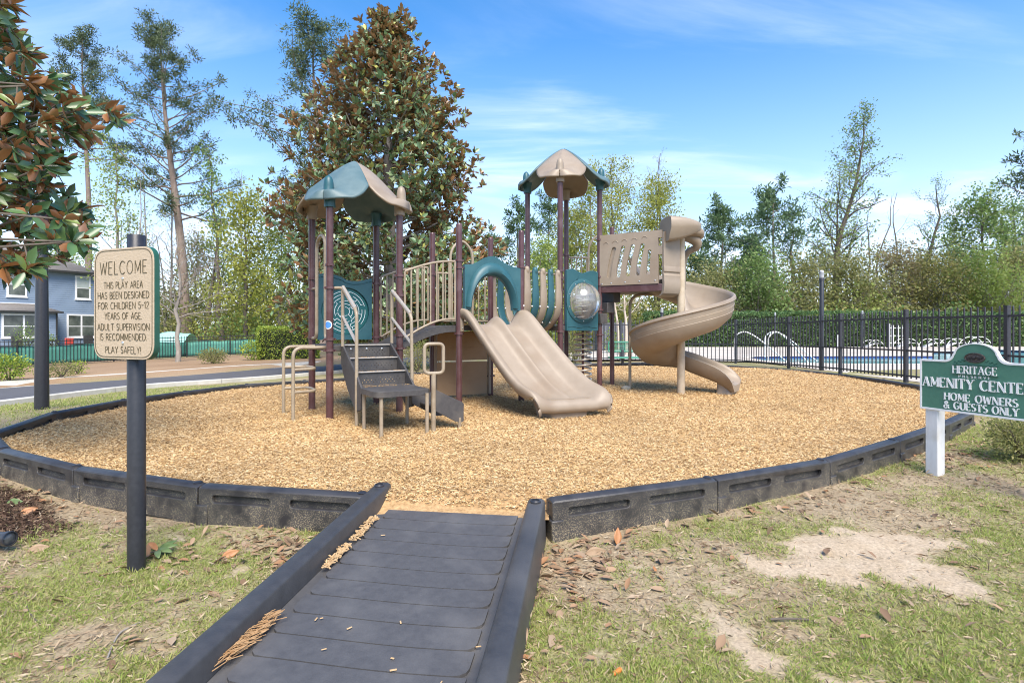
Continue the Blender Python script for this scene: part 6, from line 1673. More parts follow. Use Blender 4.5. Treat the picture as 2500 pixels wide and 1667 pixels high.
broad('leafy_tree', 1320, 40, (1320, 600), 'soft green tree low between the towers', Lspring, .15, 24, 2.6, .2, 2, .2, 8, .38, barkg, .5)
broad('crape_myrtle', 1520, 23.5, (1520, 640), 'pale multi-stemmed tree beyond the fence corner', Lbrown, .075, 14, 1.3, .4, 3, .06, 1, .08, barkl, .9, base_px=1532)
broad('crape_myrtle', 1510, 23.7, (1490, 640), 'pale leaning stem beside the multi-stemmed tree', Lbrown, .07, 10, 1.2, .5, 3, .06, 1, .08, barkl, .9, base_px=1516)
# --- right-hand woodland
pine(1712, 46, (1700, 640), 'low pine right of the spiral slide hood', .1, 4.0, (1, .9, .6, .3), 40, 7, 20, .16, mat=Lpine2, nsize=.4, upcurve=.05)
pine(1762, 50, (1758, 520), 'bushy pine just right of the spiral slide', .12, 4.6, (1, .95, .7, .3), 54, 8, 20, .2, mat=Lpine2, nsize=.42, upcurve=.05, tsig=.4)
pine(1890, 46, (1888, 485), 'taller bushy pine left of the leaning tree', .15, 4.8, (1, 1, .75, .4), 54, 8, 20, .2, mat=Lpine2, nsize=.42, upcurve=.05, tsig=.4)
pine(1830, 54, (1830, 590), 'dark low pine between the two bushy pines', .1, 3.4, (1, .9, .6, .3), 44, 6, 18, .18, nsize=.46)
broad('leaning_tree', 2018, 48, (2112, 282), 'tall leafy tree leaning right over the pool hedge', Lgreen, .34, 40, 4.4, .28, 3, .21, 4, .24, barkd, .7, base_px=2012, density=.52, bend_=.25)
broad('leafy_tree', 2035, 48.4, (2050, 420), 'second stem beside the leaning tree', Lspring, .2, 24, 3.0, .3, 3, .18, 4, .25, barkd, .7, base_px=2030, density=.5)
broad('dead_tree', 2120, 50, (2119, 515), 'short broken dead trunk right of the leaning tree', None, .16, 3, .5, .7, 1, bark=barkd)
broad('dead_tree', 2135, 50.5, (2172, 478), 'curved dead stem with a fork at its tip', None, .14, 5, 1.4, .75, 2, bark=barkd, bend_=.4, base_px=2130)
broad('dead_tree', 2165, 51, (2195, 470), 'second curved dead stem near the broken trunk', None, .14, 5, 1.6, .7, 2, bark=barkd, bend_=.4, base_px=2160)
broad('dead_tree', 1930, 47, (1934, 515), 'broken dead trunk beside the taller bushy pine', None, .2, 3, .5, .8, 1, bark=barkd)
broad('twisted_tree', 2268, 50, (2282, 452), 'twisted bare-limbed tree with tufted top', Lgreen, .26, 20, 3.2, .45, 3, .13, 3, .16, barkd, .5, bend_=.45, density=.5)
broad('leafy_tree', 2240, 54, (2245, 640), 'dark green tree below the twisted tree', Lolive, .2, 26, 3.2, .2, 2, .28, 10, .45, barkd, .4)
broad('leafy_tree', 2405, 46, (2400, 475), 'spreading loose-leaved tree above the amenity sign', Lgreen, .22, 40, 4.2, .35, 3, .24, 5, .30, barkd, .4, density=.75)
broad('leafy_tree', 2470, 49, (2478, 505), 'loose-leaved tree at the right edge of the photo', Lgreen, .22, 36, 3.8, .3, 3, .24, 5, .30, barkd, .4, density=.7)
broad('leafy_tree', 2330, 52, (2330, 560), 'slim green tree between twisted and loose-leaved trees', Lspring, .16, 26, 2.6, .3, 3, .2, 5, .3, barkd, .5, density=.6)
pine(2590, 34, (2600, 230), 'pine whose branch tips enter at the right edge', .45, 3.2, (.9, 1, .8, .5), 46, 7, 20, .3, base_px=2595)
for i, (px, Yb, tp_, mt, lb) in enumerate(((1955, 42, (1960, 655), Lolive, 'olive thicket tree left of the pool lamp post'), (2085, 41, (2080, 660), Lolive, 'olive budding tree right of the pool lamp post'), (2180, 43, (2180, 630), Lbrown, 'russet twiggy tree behind the fence posts'),
                                        (2285, 41, (2290, 655), Lgold, 'golden shrubby tree above the white rack'), (2400, 40, (2400, 660), Lspring, 'bright green thicket tree above the sign crest'), (2480, 42, (2490, 640), Lolive, 'olive thicket tree at the right edge'), (1850, 41, (1850, 650), Lgreen, 'green thicket tree right of the spiral slide'), (1745, 42, (1745, 690), Lolive, 'low olive thicket tree beside the spiral slide'))):
    broad('thicket_tree', px, Yb, tp_, lb, mt, .12, 34, 3.6, .08, 3, .21, 6, .40, barkg, .55, density=.75)

# --- undergrowth that reads as one mass
def mass(xr, Yr, toppx, n, rad, leaf, name, mat, label, n_per=150):
    cs, rs = [], []
    for k in range(n):
        Y = RNG.uniform(*Yr); px = RNG.uniform(*xr); top = sz_(np.interp(px, *toppx) + RNG.uniform(-8, 26), Y); r_ = RNG.uniform(*rad); x = sx_(px, Y); g = tz(x, Y)
        h = max(.6, (top - g) * RNG.uniform(.35, 1.0)); cs.append((x, Y, g + h * .5 + .1)); rs.append((r_, r_ * .8, max(.5, h * .55)))
    return foliage_mass(cs, rs, n_per, leaf, name, mat, None, label, 'undergrowth', 'stuff')
RT = ((1600, 1700, 1800, 1900, 2000, 2100, 2200, 2300, 2400, 2500), (690, 685, 690, 690, 700, 690, 680, 690, 690, 680))
mass((1560, 2620), (39, 50), RT, 40, (1.6, 3.0), .30, 'undergrowth', Lolive, 'olive undergrowth filling the wood behind the pool', 130)
mass((1950, 2620), (39, 47), RT, 16, (1.2, 2.2), .24, 'undergrowth', Lspring, 'pale green undergrowth in the wood behind the pool', 110)
mass((2080, 2620), (37, 41), ((1900, 2500), (720, 715)), 20, (1.0, 2.2), .24, 'undergrowth', Lgold, 'golden undergrowth just above the clipped pool hedge', 130)
mass((1600, 2620), (36.5, 40), ((1600, 2500), (745, 735)), 30, (1.0, 2.2), .24, 'undergrowth', Lgreen, 'fresh green undergrowth along the clipped pool hedge', 130)
mass((1560, 2700), (52, 60), ((1560, 2700), (690, 680)), 34, (2.5, 4.0), .5, 'undergrowth', Lolive, 'dim far woodland behind the pool trees', 60)
LT = ((300, 480, 560, 700, 1000, 1200, 1400, 1650), (680, 650, 620, 600, 660, 670, 660, 680))
mass((250, 1650), (40, 50), LT, 52, (1.6, 2.8), .26, 'undergrowth', Lolive, 'olive undergrowth behind the screened fence', 120)
mass((470, 1650), (38, 46), LT, 64, (1.2, 2.4), .22, 'undergrowth', Lyel, 'yellow-green undergrowth left of the near tower', 110)
mass((300, 1700), (37, 40), ((300, 1700), (765, 760)), 26, (1.2, 2.2), .24, 'undergrowth', Lgreen, 'low green undergrowth at the foot of the wood', 120)
mass((-200, 1700), (54, 64), ((-200, 300, 700, 1700), (740, 740, 690, 700)), 50, (2.5, 4.5), .5, 'undergrowth', Lolive, 'dim far woodland behind the trees on the left', 50)

# thin pale and grey stems showing in the woods
for xr, Yr, tops, lb in (((1700, 2600), (42, 52), (600, 690), 'thin grey stems standing in the wood behind the pool'), ((300, 900), (42, 52), (520, 680), 'thin grey stems standing in the wood on the left')):
    mb = MB()
    for k in range(46):
        Y = RNG.uniform(*Yr); x = sx_(RNG.uniform(*xr), Y); g = tz(x, Y); h = sz_(RNG.uniform(*tops), Y) - g
        limb(mb, (x, Y, g - .1), (RNG.normal(0, .07), RNG.normal(0, .05), 1), h, RNG.uniform(.05, .11), 7, 0, .05, 5)
    tag(mb.build('bare_stems', barkg, None, smooth=60), lb, 'stems', kind='stuff')

# --- clipped hedges
def hedge(c, size, rot, n, leaf, mat, name, label, wobble=.05):
    x, y, z = c; root = thing(name, label, 'hedge', (x, y, z)); ax = np.array((math.cos(rot), math.sin(rot), 0)); ay = np.array((-ax[1], ax[0], 0)); L_, T_, H_ = size
    mb = MB(); mb.box((x, y, z + H_ * .46), (L_ * .95, T_ * .78, H_ * .88), tuple(ax)); mb.build('inner_shade_box', pmat('hedge_inside', (.012, .018, .008), (.02, .028, .012), 10, .9) if 'hedge_inside' not in MATS else MATS['hedge_inside'], root)  # dark box added inside blocks the view; its near-black colour stands for inner shade
    A = np.array([L_ * H_, L_ * H_, L_ * T_, T_ * H_, T_ * H_]); k = RNG.choice(5, n, p=A / A.sum()); a, b = RNG.uniform(-.5, .5, n), RNG.random(n); P_ = np.zeros((n, 3)); Nn = np.zeros((n, 3))
    for f, (sgn, ) in enumerate(((-1,), (1,), (0,), (-1,), (1,))):
        m = k == f
        if f < 2: P_[m] = np.stack([a[m] * L_, np.full(m.sum(), sgn * T_ / 2), b[m] * H_], 1); Nn[m] = (0, sgn, .2)
        elif f == 2: P_[m] = np.stack([a[m] * L_, (b[m] - .5) * T_, np.full(m.sum(), H_)], 1); Nn[m] = (0, 0, 1)
        else: P_[m] = np.stack([np.full(m.sum(), sgn * L_ / 2), a[m] * T_, b[m] * H_], 1); Nn[m] = (sgn, 0, .2)
    lum = fbm(P_[:, 0] * 1.7 + 5, P_[:, 2] * 1.7 + P_[:, 1] * 1.3, 7, 3) - .5
    P_ += Nn * (lum[:, None] * wobble * 3 + RNG.normal(0, wobble * .6, (n, 1)))
    Wd = P_[:, :1] * ax + P_[:, 1:2] * ay; Wd[:, 2] = P_[:, 2]; Wd += np.array((x, y, z)); Dn = Nn[:, :1] * ax + Nn[:, 1:2] * ay; Dn[:, 2] = Nn[:, 2]
    leaves('leaves', Wd - unit(Dn) * leaf * .3, unit(unit(Dn) * .7 + rand_dirs(n) * .9), leaf * RNG.uniform(.6, 1.2, n), .62, mat, root)
    return root
hedge((20.5, 35.2, .05), (24.0, 1.3, 2.15), 0, 26000, .15, Lhedge, 'clipped_hedge', 'long tall clipped hedge behind the swimming pool', .07)
hedge((-10.9, 27.0, -.30), (2.7, 1.3, 1.52), .35, 7000, .085, Lprivet, 'clipped_hedge', 'bright yellow-green clipped hedge across the road', .05)

# --- single shrubs
def shrub(px, Y, top, w, label, mat, leaf=.06, n=900, stems=True, zoff=0, group=None, depth=None):
    x = sx_(px, Y); g = tz(x, Y); H = sz_(top, Y) - g; root = thing('shrub', label, 'shrub', (x, Y, g), group)
    d = rand_dirs(n); q = RNG.random((n, 1)) ** .4; P_ = np.array((x, Y, g + H * .52)) + d * q * np.array((w / 2, (depth or w) / 2 * .8, H * .52)) * (1 + .3 * RNG.normal(size=(n, 1)) * .5)
    leaves('leaves', P_, unit(d + rand_dirs(n) * .8 + np.array((0, 0, .3))), leaf * RNG.uniform(.6, 1.25, n), .55, mat, root)
    mb = MB()
    for k in range(9): an_ = k * .7; mb.tube([(x, Y, g - .02), (x + math.cos(an_) * w * .18, Y + math.sin(an_) * w * .15, g + H * .45), (x + math.cos(an_) * w * .36, Y + math.sin(an_) * w * .3, g + H * .8)], [.015, .010, .004], 4)
    mb.build('stems', barkd, root)
    return root
shrub(22, 15.6, 868, 1.05, 'yellow-green shrub at the left edge beyond the road', Lprivet, .075, 1500)
shrub(150, 16.6, 884, .85, 'sparse twiggy shrub right of the black lamp post', Lolive, .06, 700)
shrub(190, 18.0, 880, .6, 'small bright shrub low before the green screen', Lprivet, .06, 350)
shrub(519, 23.5, 851, 1.15, 'low olive shrub in front of the black fence', Lolive, .075, 1300)
shrub(618, 26.0, 832, 1.15, 'loose yellow-green shrub left of the clipped hedge', Lprivet, .085, 1100)
shrub(1018, 16.4, 828, .85, 'olive shrub seen between the stairs and under-deck panel', Lolive, .05, 1500)
shrub(1075, 16.9, 850, .7, 'twiggy brown shrub behind the middle deck', Lbrown, .05, 700)
shrub(1405, 17.9, 815, .75, 'olive shrub behind the coil climber', Lolive, .05, 1600)
shrub(1498, 25.5, 806, .9, 'bright lime shrub beyond the fence corner', Lprivet, .08, 800)
shrub(2500, 4.95, 1010, .62, 'dark olive shrub under the right end of the amenity sign', Lolive, .028, 4200)
shrub(60, 34, 795, 1.2, 'leafy patio plant below the porch window', Lgreen, .12, 500)
shrub(118, 36, 815, 1.0, 'green potted plant beside the red patio chair', Lgreen, .12, 400)

# --- big magnolia
MX, MY = sx_(950, 20.0), 20.0; mg = tz(MX, MY)
mag = tree_root('magnolia_tree', 'big conical magnolia with brown-backed leaves behind the near tower', 'tree', MX, MY)
mb = MB(); mb.tube([(MX, MY, mg - .1), (MX + .05, MY, 4), (MX - .05, MY, 8), (MX - .05, MY, 11.3)], [.28, .22, .12, .02], 10); mb.build('trunk', barkg, mag, smooth=60)
zk = np.array([.3, 1.5, 4.2, 6.2, 8.0, 9.6, 10.6, 11.6, 12.5]); rk = np.array([2.8, 3.6, 3.95, 3.55, 3.0, 2.25, 1.65, 1.0, .45])
mb = MB(); RC, RD = [], []
nbl = 120
for k in range(nbl):
    f = (k + RNG.random()) / nbl; zz = .6 + 11.75 * f ** 1.05; az = k * 2.399; rr = np.interp(zz, zk, rk) * (1.0 + .15 * math.sin(k * 1.7)) * RNG.uniform(.88, 1.10)
    pts = limb(mb, (MX, MY, max(.3, zz - .34 * rr)), (math.cos(az), math.sin(az), .30), rr, .05, 6, .05, .10, 4)
    for q in range(int(15 + 26 * (rr / 3.5))):
        t = RNG.uniform(.38, 1.0) ** .75; i = t * 6; i0 = min(5, int(i)); c = pts[i0] + (pts[i0 + 1] - pts[i0]) * (i - i0)
        spread_ = .42 * (.45 + .55 * t) * (.45 + .55 * min(1, rr / 2))
        off = RNG.normal(0, spread_, 3); off[2] *= .8; cc_ = c + off; rm_ = np.interp(cc_[2], zk, rk) * 1.10 + .12; rr_ = math.hypot(cc_[0] - MX, cc_[1] - MY)
        if rr_ > rm_ * (1 + .12 * math.sin(az * 3 + zz * 1.9)): cc_[:2] = np.array((MX, MY)) + (cc_[:2] - np.array((MX, MY))) * rm_ / rr_ * RNG.uniform(.88, 1.0)
        RC.append(cc_); RD.append(np.array((math.cos(az), math.sin(az), .75)) + RNG.normal(0, .5, 3))
mb.build('branches', barkg, mag, smooth=60)
RC, RD = np.array(RC), unit(np.array(RD)); nl_ = 9
C = np.repeat(RC, nl_, 0); D = unit(np.repeat(RD, nl_, 0) * .72 + rand_dirs(len(C)) * .85)
C = C + RNG.normal(0, .035, C.shape)
hrel = np.clip((C[:, 2:3] - 6.5) / 5.0, 0, 1); outw = unit(np.stack([C[:, 0] - MX, C[:, 1] - MY, np.zeros(len(C))], 1))
FACE = outw * (1.25 * (1 - hrel) + .05) + np.array((0, 0, 1.0)) * (.35 + .9 * hrel) + RNG.normal(0, .45, C.shape)
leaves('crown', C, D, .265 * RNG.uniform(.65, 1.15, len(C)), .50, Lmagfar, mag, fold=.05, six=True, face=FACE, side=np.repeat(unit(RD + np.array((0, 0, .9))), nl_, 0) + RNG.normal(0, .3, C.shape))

# --- magnolia in front at the left
FX, FY = -5.45, 4.35
fm = tree_root('magnolia_tree', 'near magnolia boughs hanging in from the left edge', 'tree', FX, FY)
mb = MB(); mb.tube([(FX, FY, tz(FX, FY) - .1), (FX + .03, FY, 1.5), (FX - .02, FY, 3.0), (FX, FY, 5.0)], [.13, .11, .08, .03], 12); mb.build('trunk', barkg, fm, smooth=60)
env_y = np.array([-60, 0, 50, 80, 110, 160, 200, 235, 262, 290, 312, 335, 400, 455, 480, 520, 555, 590, 620, 650, 685]); env_x = np.array([40, 70, 30, 70, 90, 130, 185, 225, 275, 322, 300, 205, 185, 205, 225, 238, 255, 245, 185, 130, 40])
RC = []
tries = 0
while len(RC) < 430 and tries < 20000:
    tries += 1; Y = RNG.uniform(3.75, 5.3); px = RNG.uniform(-330, 330); py = RNG.uniform(-120, 672)
    lim = np.interp(py, env_y, env_x) - 22 * 4.2 / Y
    if px > lim: continue
    if 335 < py < 470 and px > 120 and RNG.random() < .5: continue
    if px < lim - 170 and RNG.random() < .35: continue
    c = np.array((sx_(px, Y), Y, sz_(py, Y)))
    if RC and np.min(np.linalg.norm(np.array(RC) - c, axis=1)) < .10: continue
    RC.append(c)
RC = np.array(RC)
mb = MB(); hubs = []
for zc in np.linspace(1.55, 4.6, 12):
    sel = RC[np.abs(RC[:, 2] - zc) < .3]
    if len(sel) == 0: continue
    for g_i in range(2):
        s2 = sel[(np.arange(len(sel)) % 2) == g_i]
        if len(s2) == 0: continue
        e_ = s2[np.argmax(s2[:, 0])]; st = np.array((FX, FY, zc - .35)); md_ = (st + e_) / 2 + np.array((0, (g_i - .5) * .5, .12))
        pts = bez([tuple(st), tuple(md_), tuple(e_)], 6); mb.tube(pts, [.022 - .017 * i / (len(pts) - 1) for i in range(len(pts))], 6, caps=False); hubs.extend([np.array(p) for p in pts])
hubs = np.array(hubs); RD = []
for c in RC:
    dist = np.linalg.norm(hubs - c, axis=1) + .8 * np.maximum(0, hubs[:, 0] - c[0]); h_ = hubs[np.argmin(dist)]
    d = c - h_; ln_ = np.linalg.norm(d); mid = (h_ + c) / 2 + np.array((0, 0, -.03))
    if ln_ > .02: mb.tube([tuple(h_), tuple(mid), tuple(c)], [.006, .005, .004], 5, caps=False)
    dd = np.array((.85, RNG.normal(0, .45), RNG.normal(.10, .40))); RD.append(dd)
mb.build('branches', barkd, fm, smooth=60)
RD = unit(np.array(RD)); nl_ = 12
C = np.repeat(RC, nl_, 0); D = unit(np.repeat(RD, nl_, 0) * .60 + rand_dirs(len(C)) * .85 + np.array((0, 0, -.03)))
C = C - np.repeat(RD, nl_, 0) * RNG.uniform(0, .10, (len(C), 1))
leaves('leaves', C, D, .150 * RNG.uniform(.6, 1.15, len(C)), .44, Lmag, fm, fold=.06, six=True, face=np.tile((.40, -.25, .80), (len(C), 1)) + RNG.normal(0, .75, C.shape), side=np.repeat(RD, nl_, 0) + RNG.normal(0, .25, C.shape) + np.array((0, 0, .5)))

# ------------------------------------------------------------------ grass blades, straw, fallen leaves
def lawn_pts(n, xr, yr):
    out = []; tot = 0
    while tot < n:
        m = n * 3; yy = yr[0] * (yr[1] / yr[0]) ** RNG.random(m); xx = RNG.uniform(*xr, m)
        k = (~in_poly(xx, yy, RXY)) & (seg_dist(xx, yy, RXY) > .07) & (~in_poly(xx, yy, _ra)) & (np.abs(xx) < yy * 1.0 + .5)
        xx, yy = xx[k], yy[k]; out.append(np.stack([xx, yy], 1)); tot += len(xx)
        if len(xx) == 0: break
    return np.concatenate(out)
def gz_at(P_):
    z = np.concatenate([tz0(P_[i:i + 20000, 0], P_[i:i + 20000, 1]) for i in range(0, len(P_), 20000)])
    return z + np.where(np.hypot(P_[:, 0], P_[:, 1]) < 14, .030 * (fbm(P_[:, 0] * 1.6, P_[:, 1] * 1.6, 21, 3) - .5) + .012 * (fbm(P_[:, 0] * 9, P_[:, 1] * 9, 22, 2) - .5), 0)
Lgrass = leafmat('grass_blades', [(.47, .40, .21), (.42, .40, .15), (.30, .365, .085), (.25, .345, .07), (.35, .41, .10), (.41, .43, .135), (.49, .42, .23)], rough=.6, trans=.4)
P_ = lawn_pts(520000, (-5.5, 6.5), (1.35, 6.5)); g_, s_, d_ = cover(P_[:, 0], P_[:, 1]); tuf = fbm(P_[:, 0] * 12, P_[:, 1] * 12, 91, 2)
k = RNG.random(len(P_)) < (1.5 * g_ ** 1.1 * (.25 + 1.5 * np.clip(tuf - .32, 0, 1) * 1.6) + .012) * (1 - s_) * (1 - .95 * d_)
P_ = P_[k][:190000]; n = len(P_); zz = gz_at(P_)
D = rand_dirs(n, .75, .5); D[:, 2] = np.abs(D[:, 2])
leaves('grass', np.stack([P_[:, 0], P_[:, 1], zz - .004], 1), unit(D), RNG.uniform(.016, .046, n) * (.7 + .6 * fbm(P_[:, 0] * 2, P_[:, 1] * 2, 33, 2)), .11 + .0 * zz.mean(), Lgrass, None)
tag(bpy.data.objects['grass'], 'thin patchy lawn grass in front of the border', 'grass', kind='stuff')
# side lawns farther off
Pf = np.stack([np.concatenate([RNG.uniform(-10.5, -5.2, 26000), RNG.uniform(4.3, 7.4, 9000)]), np.concatenate([RNG.uniform(4.4, 15, 26000), RNG.uniform(2.8, 8, 9000)])], 1)
k = (~in_poly(Pf[:, 0], Pf[:, 1], RXY)) & (seg_dist(Pf[:, 0], Pf[:, 1], RXY) > .08) & (seg_dist(Pf[:, 0], Pf[:, 1], ROAD_NEAR, False) > .75) & (~in_poly(Pf[:, 0], Pf[:, 1], ROAD_POLY)); Pf = Pf[k]
D = rand_dirs(len(Pf), .8, .5); leaves('grass', np.stack([Pf[:, 0], Pf[:, 1], gz_at(Pf) - .004], 1), D, RNG.uniform(.035, .075, len(Pf)), .16, Lgrass, None)
tag(bpy.data.objects['grass.001'], 'grass on the verges beside the play area', 'grass', kind='stuff')
# dead straw and thatch lying flat
Lstraw = leafmat('dry_straw', [(.18, .12, .07), (.30, .22, .13), (.40, .31, .20), (.46, .38, .26), (.26, .175, .105), (.35, .265, .165)], rough=.85, trans=.05)
P_ = lawn_pts(60000, (-5.5, 6.0), (1.35, 6.2)); g_, s_, d_ = cover(P_[:, 0], P_[:, 1])
k = RNG.random(len(P_)) < (.75 - .35 * g_) * (1 - .93 * s_); P_ = P_[k][:42000]; n = len(P_)
D = rand_dirs(n, .06, .22); leaves('straw_litter', np.stack([P_[:, 0], P_[:, 1], gz_at(P_) + RNG.uniform(.001, .010, n)], 1), D, RNG.uniform(.015, .055, n), .16, Lstraw, None)
tag(bpy.data.objects['straw_litter'], 'dry straw and twigs scattered over the thin lawn', 'litter', kind='stuff')
# dark shredded mulch below the magnolia
Lmulch = leafmat('dark_mulch', [(.035, .020, .013), (.065, .036, .022), (.10, .058, .036), (.15, .095, .06)], rough=.9, trans=0)
P_ = lawn_pts(40000, (-5.5, -2.4), (3.2, 5.0)); g_, s_, d_ = cover(P_[:, 0], P_[:, 1]); P_ = P_[RNG.random(len(P_)) < d_ * .9][:12000]; n = len(P_)
leaves('shredded_mulch', np.stack([P_[:, 0], P_[:, 1], gz_at(P_) + RNG.uniform(0, .014, n)], 1), rand_dirs(n, .08, .3), RNG.uniform(.015, .05, n), .25, Lmulch, None)
tag(bpy.data.objects['shredded_mulch'], 'dark shredded mulch along the left border timbers', 'mulch', kind='stuff')
# fallen magnolia leaves
Ldead = leafmat('fallen_leaves', [(.13, .078, .045), (.24, .15, .085), (.33, .225, .14), (.29, .14, .06), (.40, .30, .20), (.20, .125, .075)], [(.21, .14, .085), (.31, .22, .14), (.25, .165, .10)], rough=.7, trans=.05)
def litter(n, fn):
    P_ = lawn_pts(n * 40, (-5, 6), (1.5, 6.2)); w = fn(P_[:, 0], P_[:, 1]); P_ = P_[RNG.random(len(P_)) < w]; RNG.shuffle(P_); return P_[:n]
def lit_w(x, y):
    e_ = sstep(.45, .05, seg_dist(x, y, RXY))
    return np.clip(1.0 * blob(x, y, -.98, 3.16, .42, .24, -.5) + .75 * blob(x, y, .33, 3.05, .14, .34) + .30 * blob(x, y, .55, 3.2, .5, .22, .3) + .20 * e_ + .5 * blob(x, y, 4.1, 5.1, .6, .4, .6) + .5 * blob(x, y, -1.5, 3.25, .6, .2) + .025, 0, 1) * .5
P_ = litter(900, lit_w); n = len(P_); D = rand_dirs(n, .05, .16)
leaves('fallen_leaves', np.stack([P_[:, 0], P_[:, 1], gz_at(P_) + RNG.uniform(.003, .016, n)], 1), D, RNG.uniform(.025, .095, n), .46, Ldead, None, fold=.06, six=True, side=np.tile((0, 0, 1.0), (n, 1)) + RNG.normal(0, .25, (n, 3)))
tag(bpy.data.objects['fallen_leaves'], 'brown fallen leaves gathered along the border and ramp', 'leaf litter', kind='stuff')
def one_leaf(px, py, label, mat, size=.12, tilt=.5, az=0.6, name='fallen_leaf', wr=.5):
    Y = 1350 * (CAMZ + .20) / (py - 806.0); x = sx_(px, Y); g = tz(x, Y)
    mb = MB(); d = Vector((math.cos(az) * math.cos(tilt), math.sin(az) * math.cos(tilt), math.sin(tilt))); s = d.cross(Vector((.3, -1, .4))).normalized(); n_ = s.cross(d)
    c = Vector((x, Y, g + .010)); rings = []
    for t in np.linspace(0, 1, 9):
        w = wr * .5 * size * math.sin(math.pi * min(1, t ** .85 * .97 + .015)) ** 1.15
        rings.append([c + d * size * t + s * w * q + n_ * (abs(q) * .10 * w * 2 - .06 * size * t * t) for q in (-1, -.5, 0, .5, 1)])
    mb.loft(rings, closed_ring=False, caps=False); o = mb.build(name, mat, None, smooth=70, solid=.0015)
    return tag(o, label, 'leaf')
orl = pmat('orange_leaf', (.33, .135, .045), (.42, .20, .075), 40, .5, c3=(.26, .115, .04), s3=20); pkl = pmat('pale_leaf', (.24, .155, .085), (.33, .225, .135), 30, .6); grl = pmat('green_leaf', (.09, .145, .045), (.15, .20, .075), 30, .4); wgl = pmat('weathered_leaf', (.28, .25, .21), (.36, .33, .28), 30, .7)
one_leaf(1506, 1330, 'orange leaf standing upright against the right border', orl, .105, 1.1, 1.2)
one_leaf(1428, 1348, 'large pale brown leaf lying beside the upright orange leaf', pkl, .13, .10, .1)
one_leaf(540, 1352, 'orange-brown leaf lying left of the ramp kerb', orl, .10, .25, .5)
one_leaf(1278, 1560, 'curled tan leaf touching the right ramp kerb', pkl, .12, .8, 1.8)
one_leaf(66, 1340, 'tan leaf on the grass by the spotlight', pkl, .11, .12, .4)
one_leaf(45, 1262, 'orange leaf on the dark mulch', orl, .11, .3, .6)
one_leaf(15, 1240, 'green leaf lying on the dark mulch at the left edge', grl, .12, .15, 0.0)
one_leaf(1600, 1392, 'small orange leaf on the sparse grass', orl, .05, .3, 1.5)
for k, (az, ti, mt) in enumerate(((.2, .45, grl), (-.5, .30, grl), (2.6, .4, orl), (.9, .55, grl), (-1.2, .15, grl), (-.15, .12, pkl))): pass
x, Y = sx_(385, 3.28), 3.28; root = thing('fallen_sprig', 'green magnolia sprig lying right of the welcome sign post', 'sprig', (x, Y, tz(x, Y)))
for az, ti, mt in ((.2, .35, grl), (-.35, .18, grl), (2.7, .4, orl), (.75, .45, grl), (-1.0, .08, grl)):
    mb = MB(); d = Vector((math.cos(az) * math.cos(ti), math.sin(az) * math.cos(ti), math.sin(ti))); s = d.cross(Vector((0, -.5, 1))).normalized(); n_ = s.cross(d); c = Vector((x, Y, tz(x, Y) + .03)); rings = []
    for t in np.linspace(0, 1, 8): w = .022 * math.sin(math.pi * min(1, t * .95 + .03)) ** .7; rings.append([c + d * .105 * t + s * w * .8 * q + n_ * (abs(q) * w * .3 - .02 * t * t) for q in (-1, 0, 1)])
    mb.loft(rings, closed_ring=False, caps=False); mb.build('leaf', mt, root, smooth=60, solid=.0015)
mb = MB(); mb.tube([(x - .06, Y, tz(x, Y) + .012), (x + .01, Y, tz(x, Y) + .03)], .004, 6); mb.build('twig', barkd, root)
# sticks
def stick_(pts, r_, label):
    mb = MB(); P3 = [Vector((sx_(a, 1350 * 1.32 / (b - 806.0)), 1350 * 1.32 / (b - 806.0), 0)) for a, b in pts]
    for p in P3: p.z = tz(p.x, p.y) + .012
    mb.tube(bez(P3, 4), r_, 6); return tag(mb.build('stick', barkg if 'pale' in label else barkd, None, smooth=60), label, 'stick')
stick_([(262, 1600), (275, 1568), (292, 1540), (318, 1524), (345, 1512)], .005, 'pale curved stick on the left lawn')
stick_([(62, 1440), (66, 1475), (80, 1500), (98, 1515)], .0035, 'dark thin twig at the far left of the lawn')
stick_([(1880, 1514), (1930, 1513), (1975, 1516)], .005, 'dark twig on the grass at lower right')
# orange chew stub
Y = 1350 * 1.32 / (1638 - 806.0); x = sx_(1507, Y); g = tz(x, Y)
o = thing('carrot_stub', 'small orange carrot-like stub on the grass near the bottom', 'stub', (x, Y, g)); e = Vector((.8, .6, .05)).normalized()
mb = MB(); mb.lathe([(.005, -.022), (.0085, -.018), (.0095, 0), (.010, .018), (.007, .022)], Vector((x, Y, g + .018)), 12, e); mb.build('stub_body', pmat('carrot_orange', (.62, .16, .03), (.72, .22, .05), 30, .4), o, smooth=50)
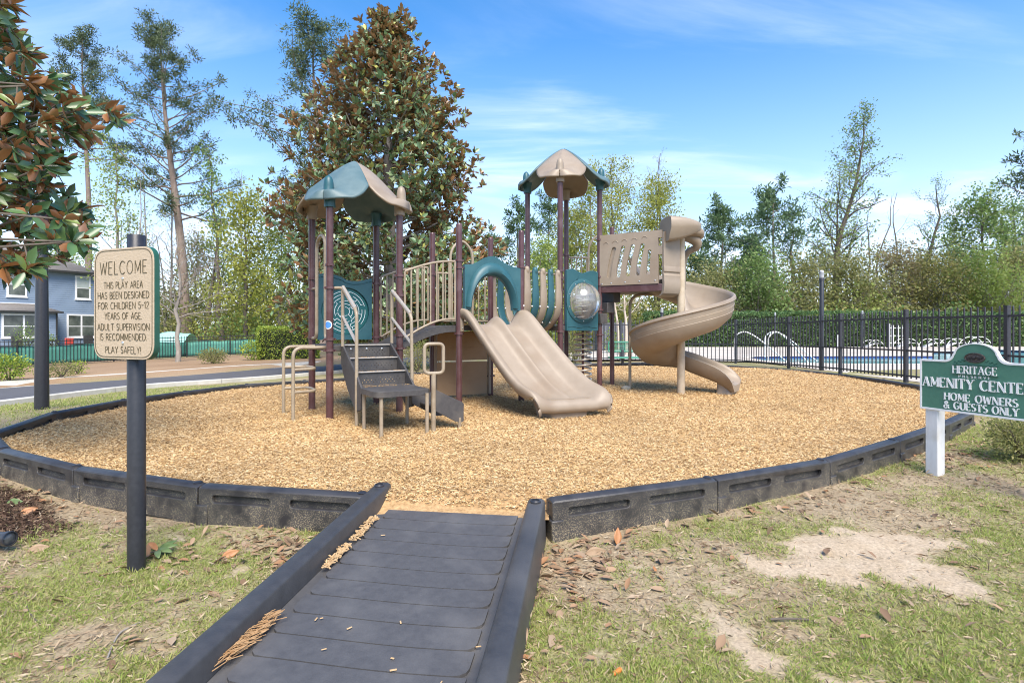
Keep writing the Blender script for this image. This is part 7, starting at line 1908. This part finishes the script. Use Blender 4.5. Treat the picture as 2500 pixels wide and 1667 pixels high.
# wood chips and pine straw lying on the ramp
chipm2 = pmat('loose_chip', (.42, .27, .13), (.55, .39, .21), 60, .8); rnd = random.Random(12)
for k, (px, py) in enumerate(((772, 1523), (785, 1521), (853, 1543), (978, 1530), (791, 1590), (958, 1610), (1168, 1584), (1076, 1665), (935, 1337), (960, 1636))):
    Y = 1350 * (CAMZ + .14) / (py - 806.0); x = sx_(px, Y); t = (RAMP0.y - Y) / (RAMP0.y - RAMP1.y); zc_ = ramp_z(t) + .010
    a = rnd.uniform(0, 3.1); mb = MB(); mb.box((x, Y, zc_), (rnd.uniform(.014, .026), rnd.uniform(.004, .008), .0035), (math.cos(a), math.sin(a), 0)); mb.build('ramp_chip', chipm2, ramp, bevel=.001)
sb_ = MB()
for k in range(150):
    f = rnd.random() ** .8; px, py = 540 + (675 - 540) * f + rnd.uniform(-14, 14), 1625 + (1518 - 1625) * f + rnd.uniform(-8, 8)
    Y = 1350 * (CAMZ + .14) / (py - 806.0); x = sx_(px, Y); t = (RAMP0.y - Y) / (RAMP0.y - RAMP1.y); zc_ = ramp_z(t) + .012 + rnd.uniform(0, .02); a = .95 + rnd.gauss(0, .3); l_ = rnd.uniform(.03, .09)
    d = Vector((math.cos(a), math.sin(a), rnd.gauss(0, .1))); sb_.box((x, Y, zc_), (l_, .0035, .002), d)
tag(sb_.build('pine_straw', pmat('pine_straw', (.28, .15, .06), (.50, .32, .16), 40, .8), None), 'drift of pine straw against the left ramp kerb', 'pine straw', kind='stuff')
sb_ = MB()
for k in range(240):
    f = rnd.random(); px, py = 795 + (915 - 795) * f + rnd.uniform(-7, 7), 1390 + (1284 - 1390) * f + rnd.uniform(-5, 5)
    if .45 < f < .55: continue
    Y = 1350 * (CAMZ + .10) / (py - 806.0); x = sx_(px, Y); t = (RAMP0.y - Y) / (RAMP0.y - RAMP1.y); a = rnd.uniform(0, 3.1)
    sb_.box((x, Y, ramp_z(t) + .010 + rnd.uniform(0, .012)), (rnd.uniform(.012, .035), rnd.uniform(.004, .01), .004), (math.cos(a), math.sin(a), rnd.gauss(0, .2)))
tag(sb_.build('ramp_chip_drift', chipm2, None), 'wood chips gathered along the upper left of the ramp', 'wood chips', kind='stuff')
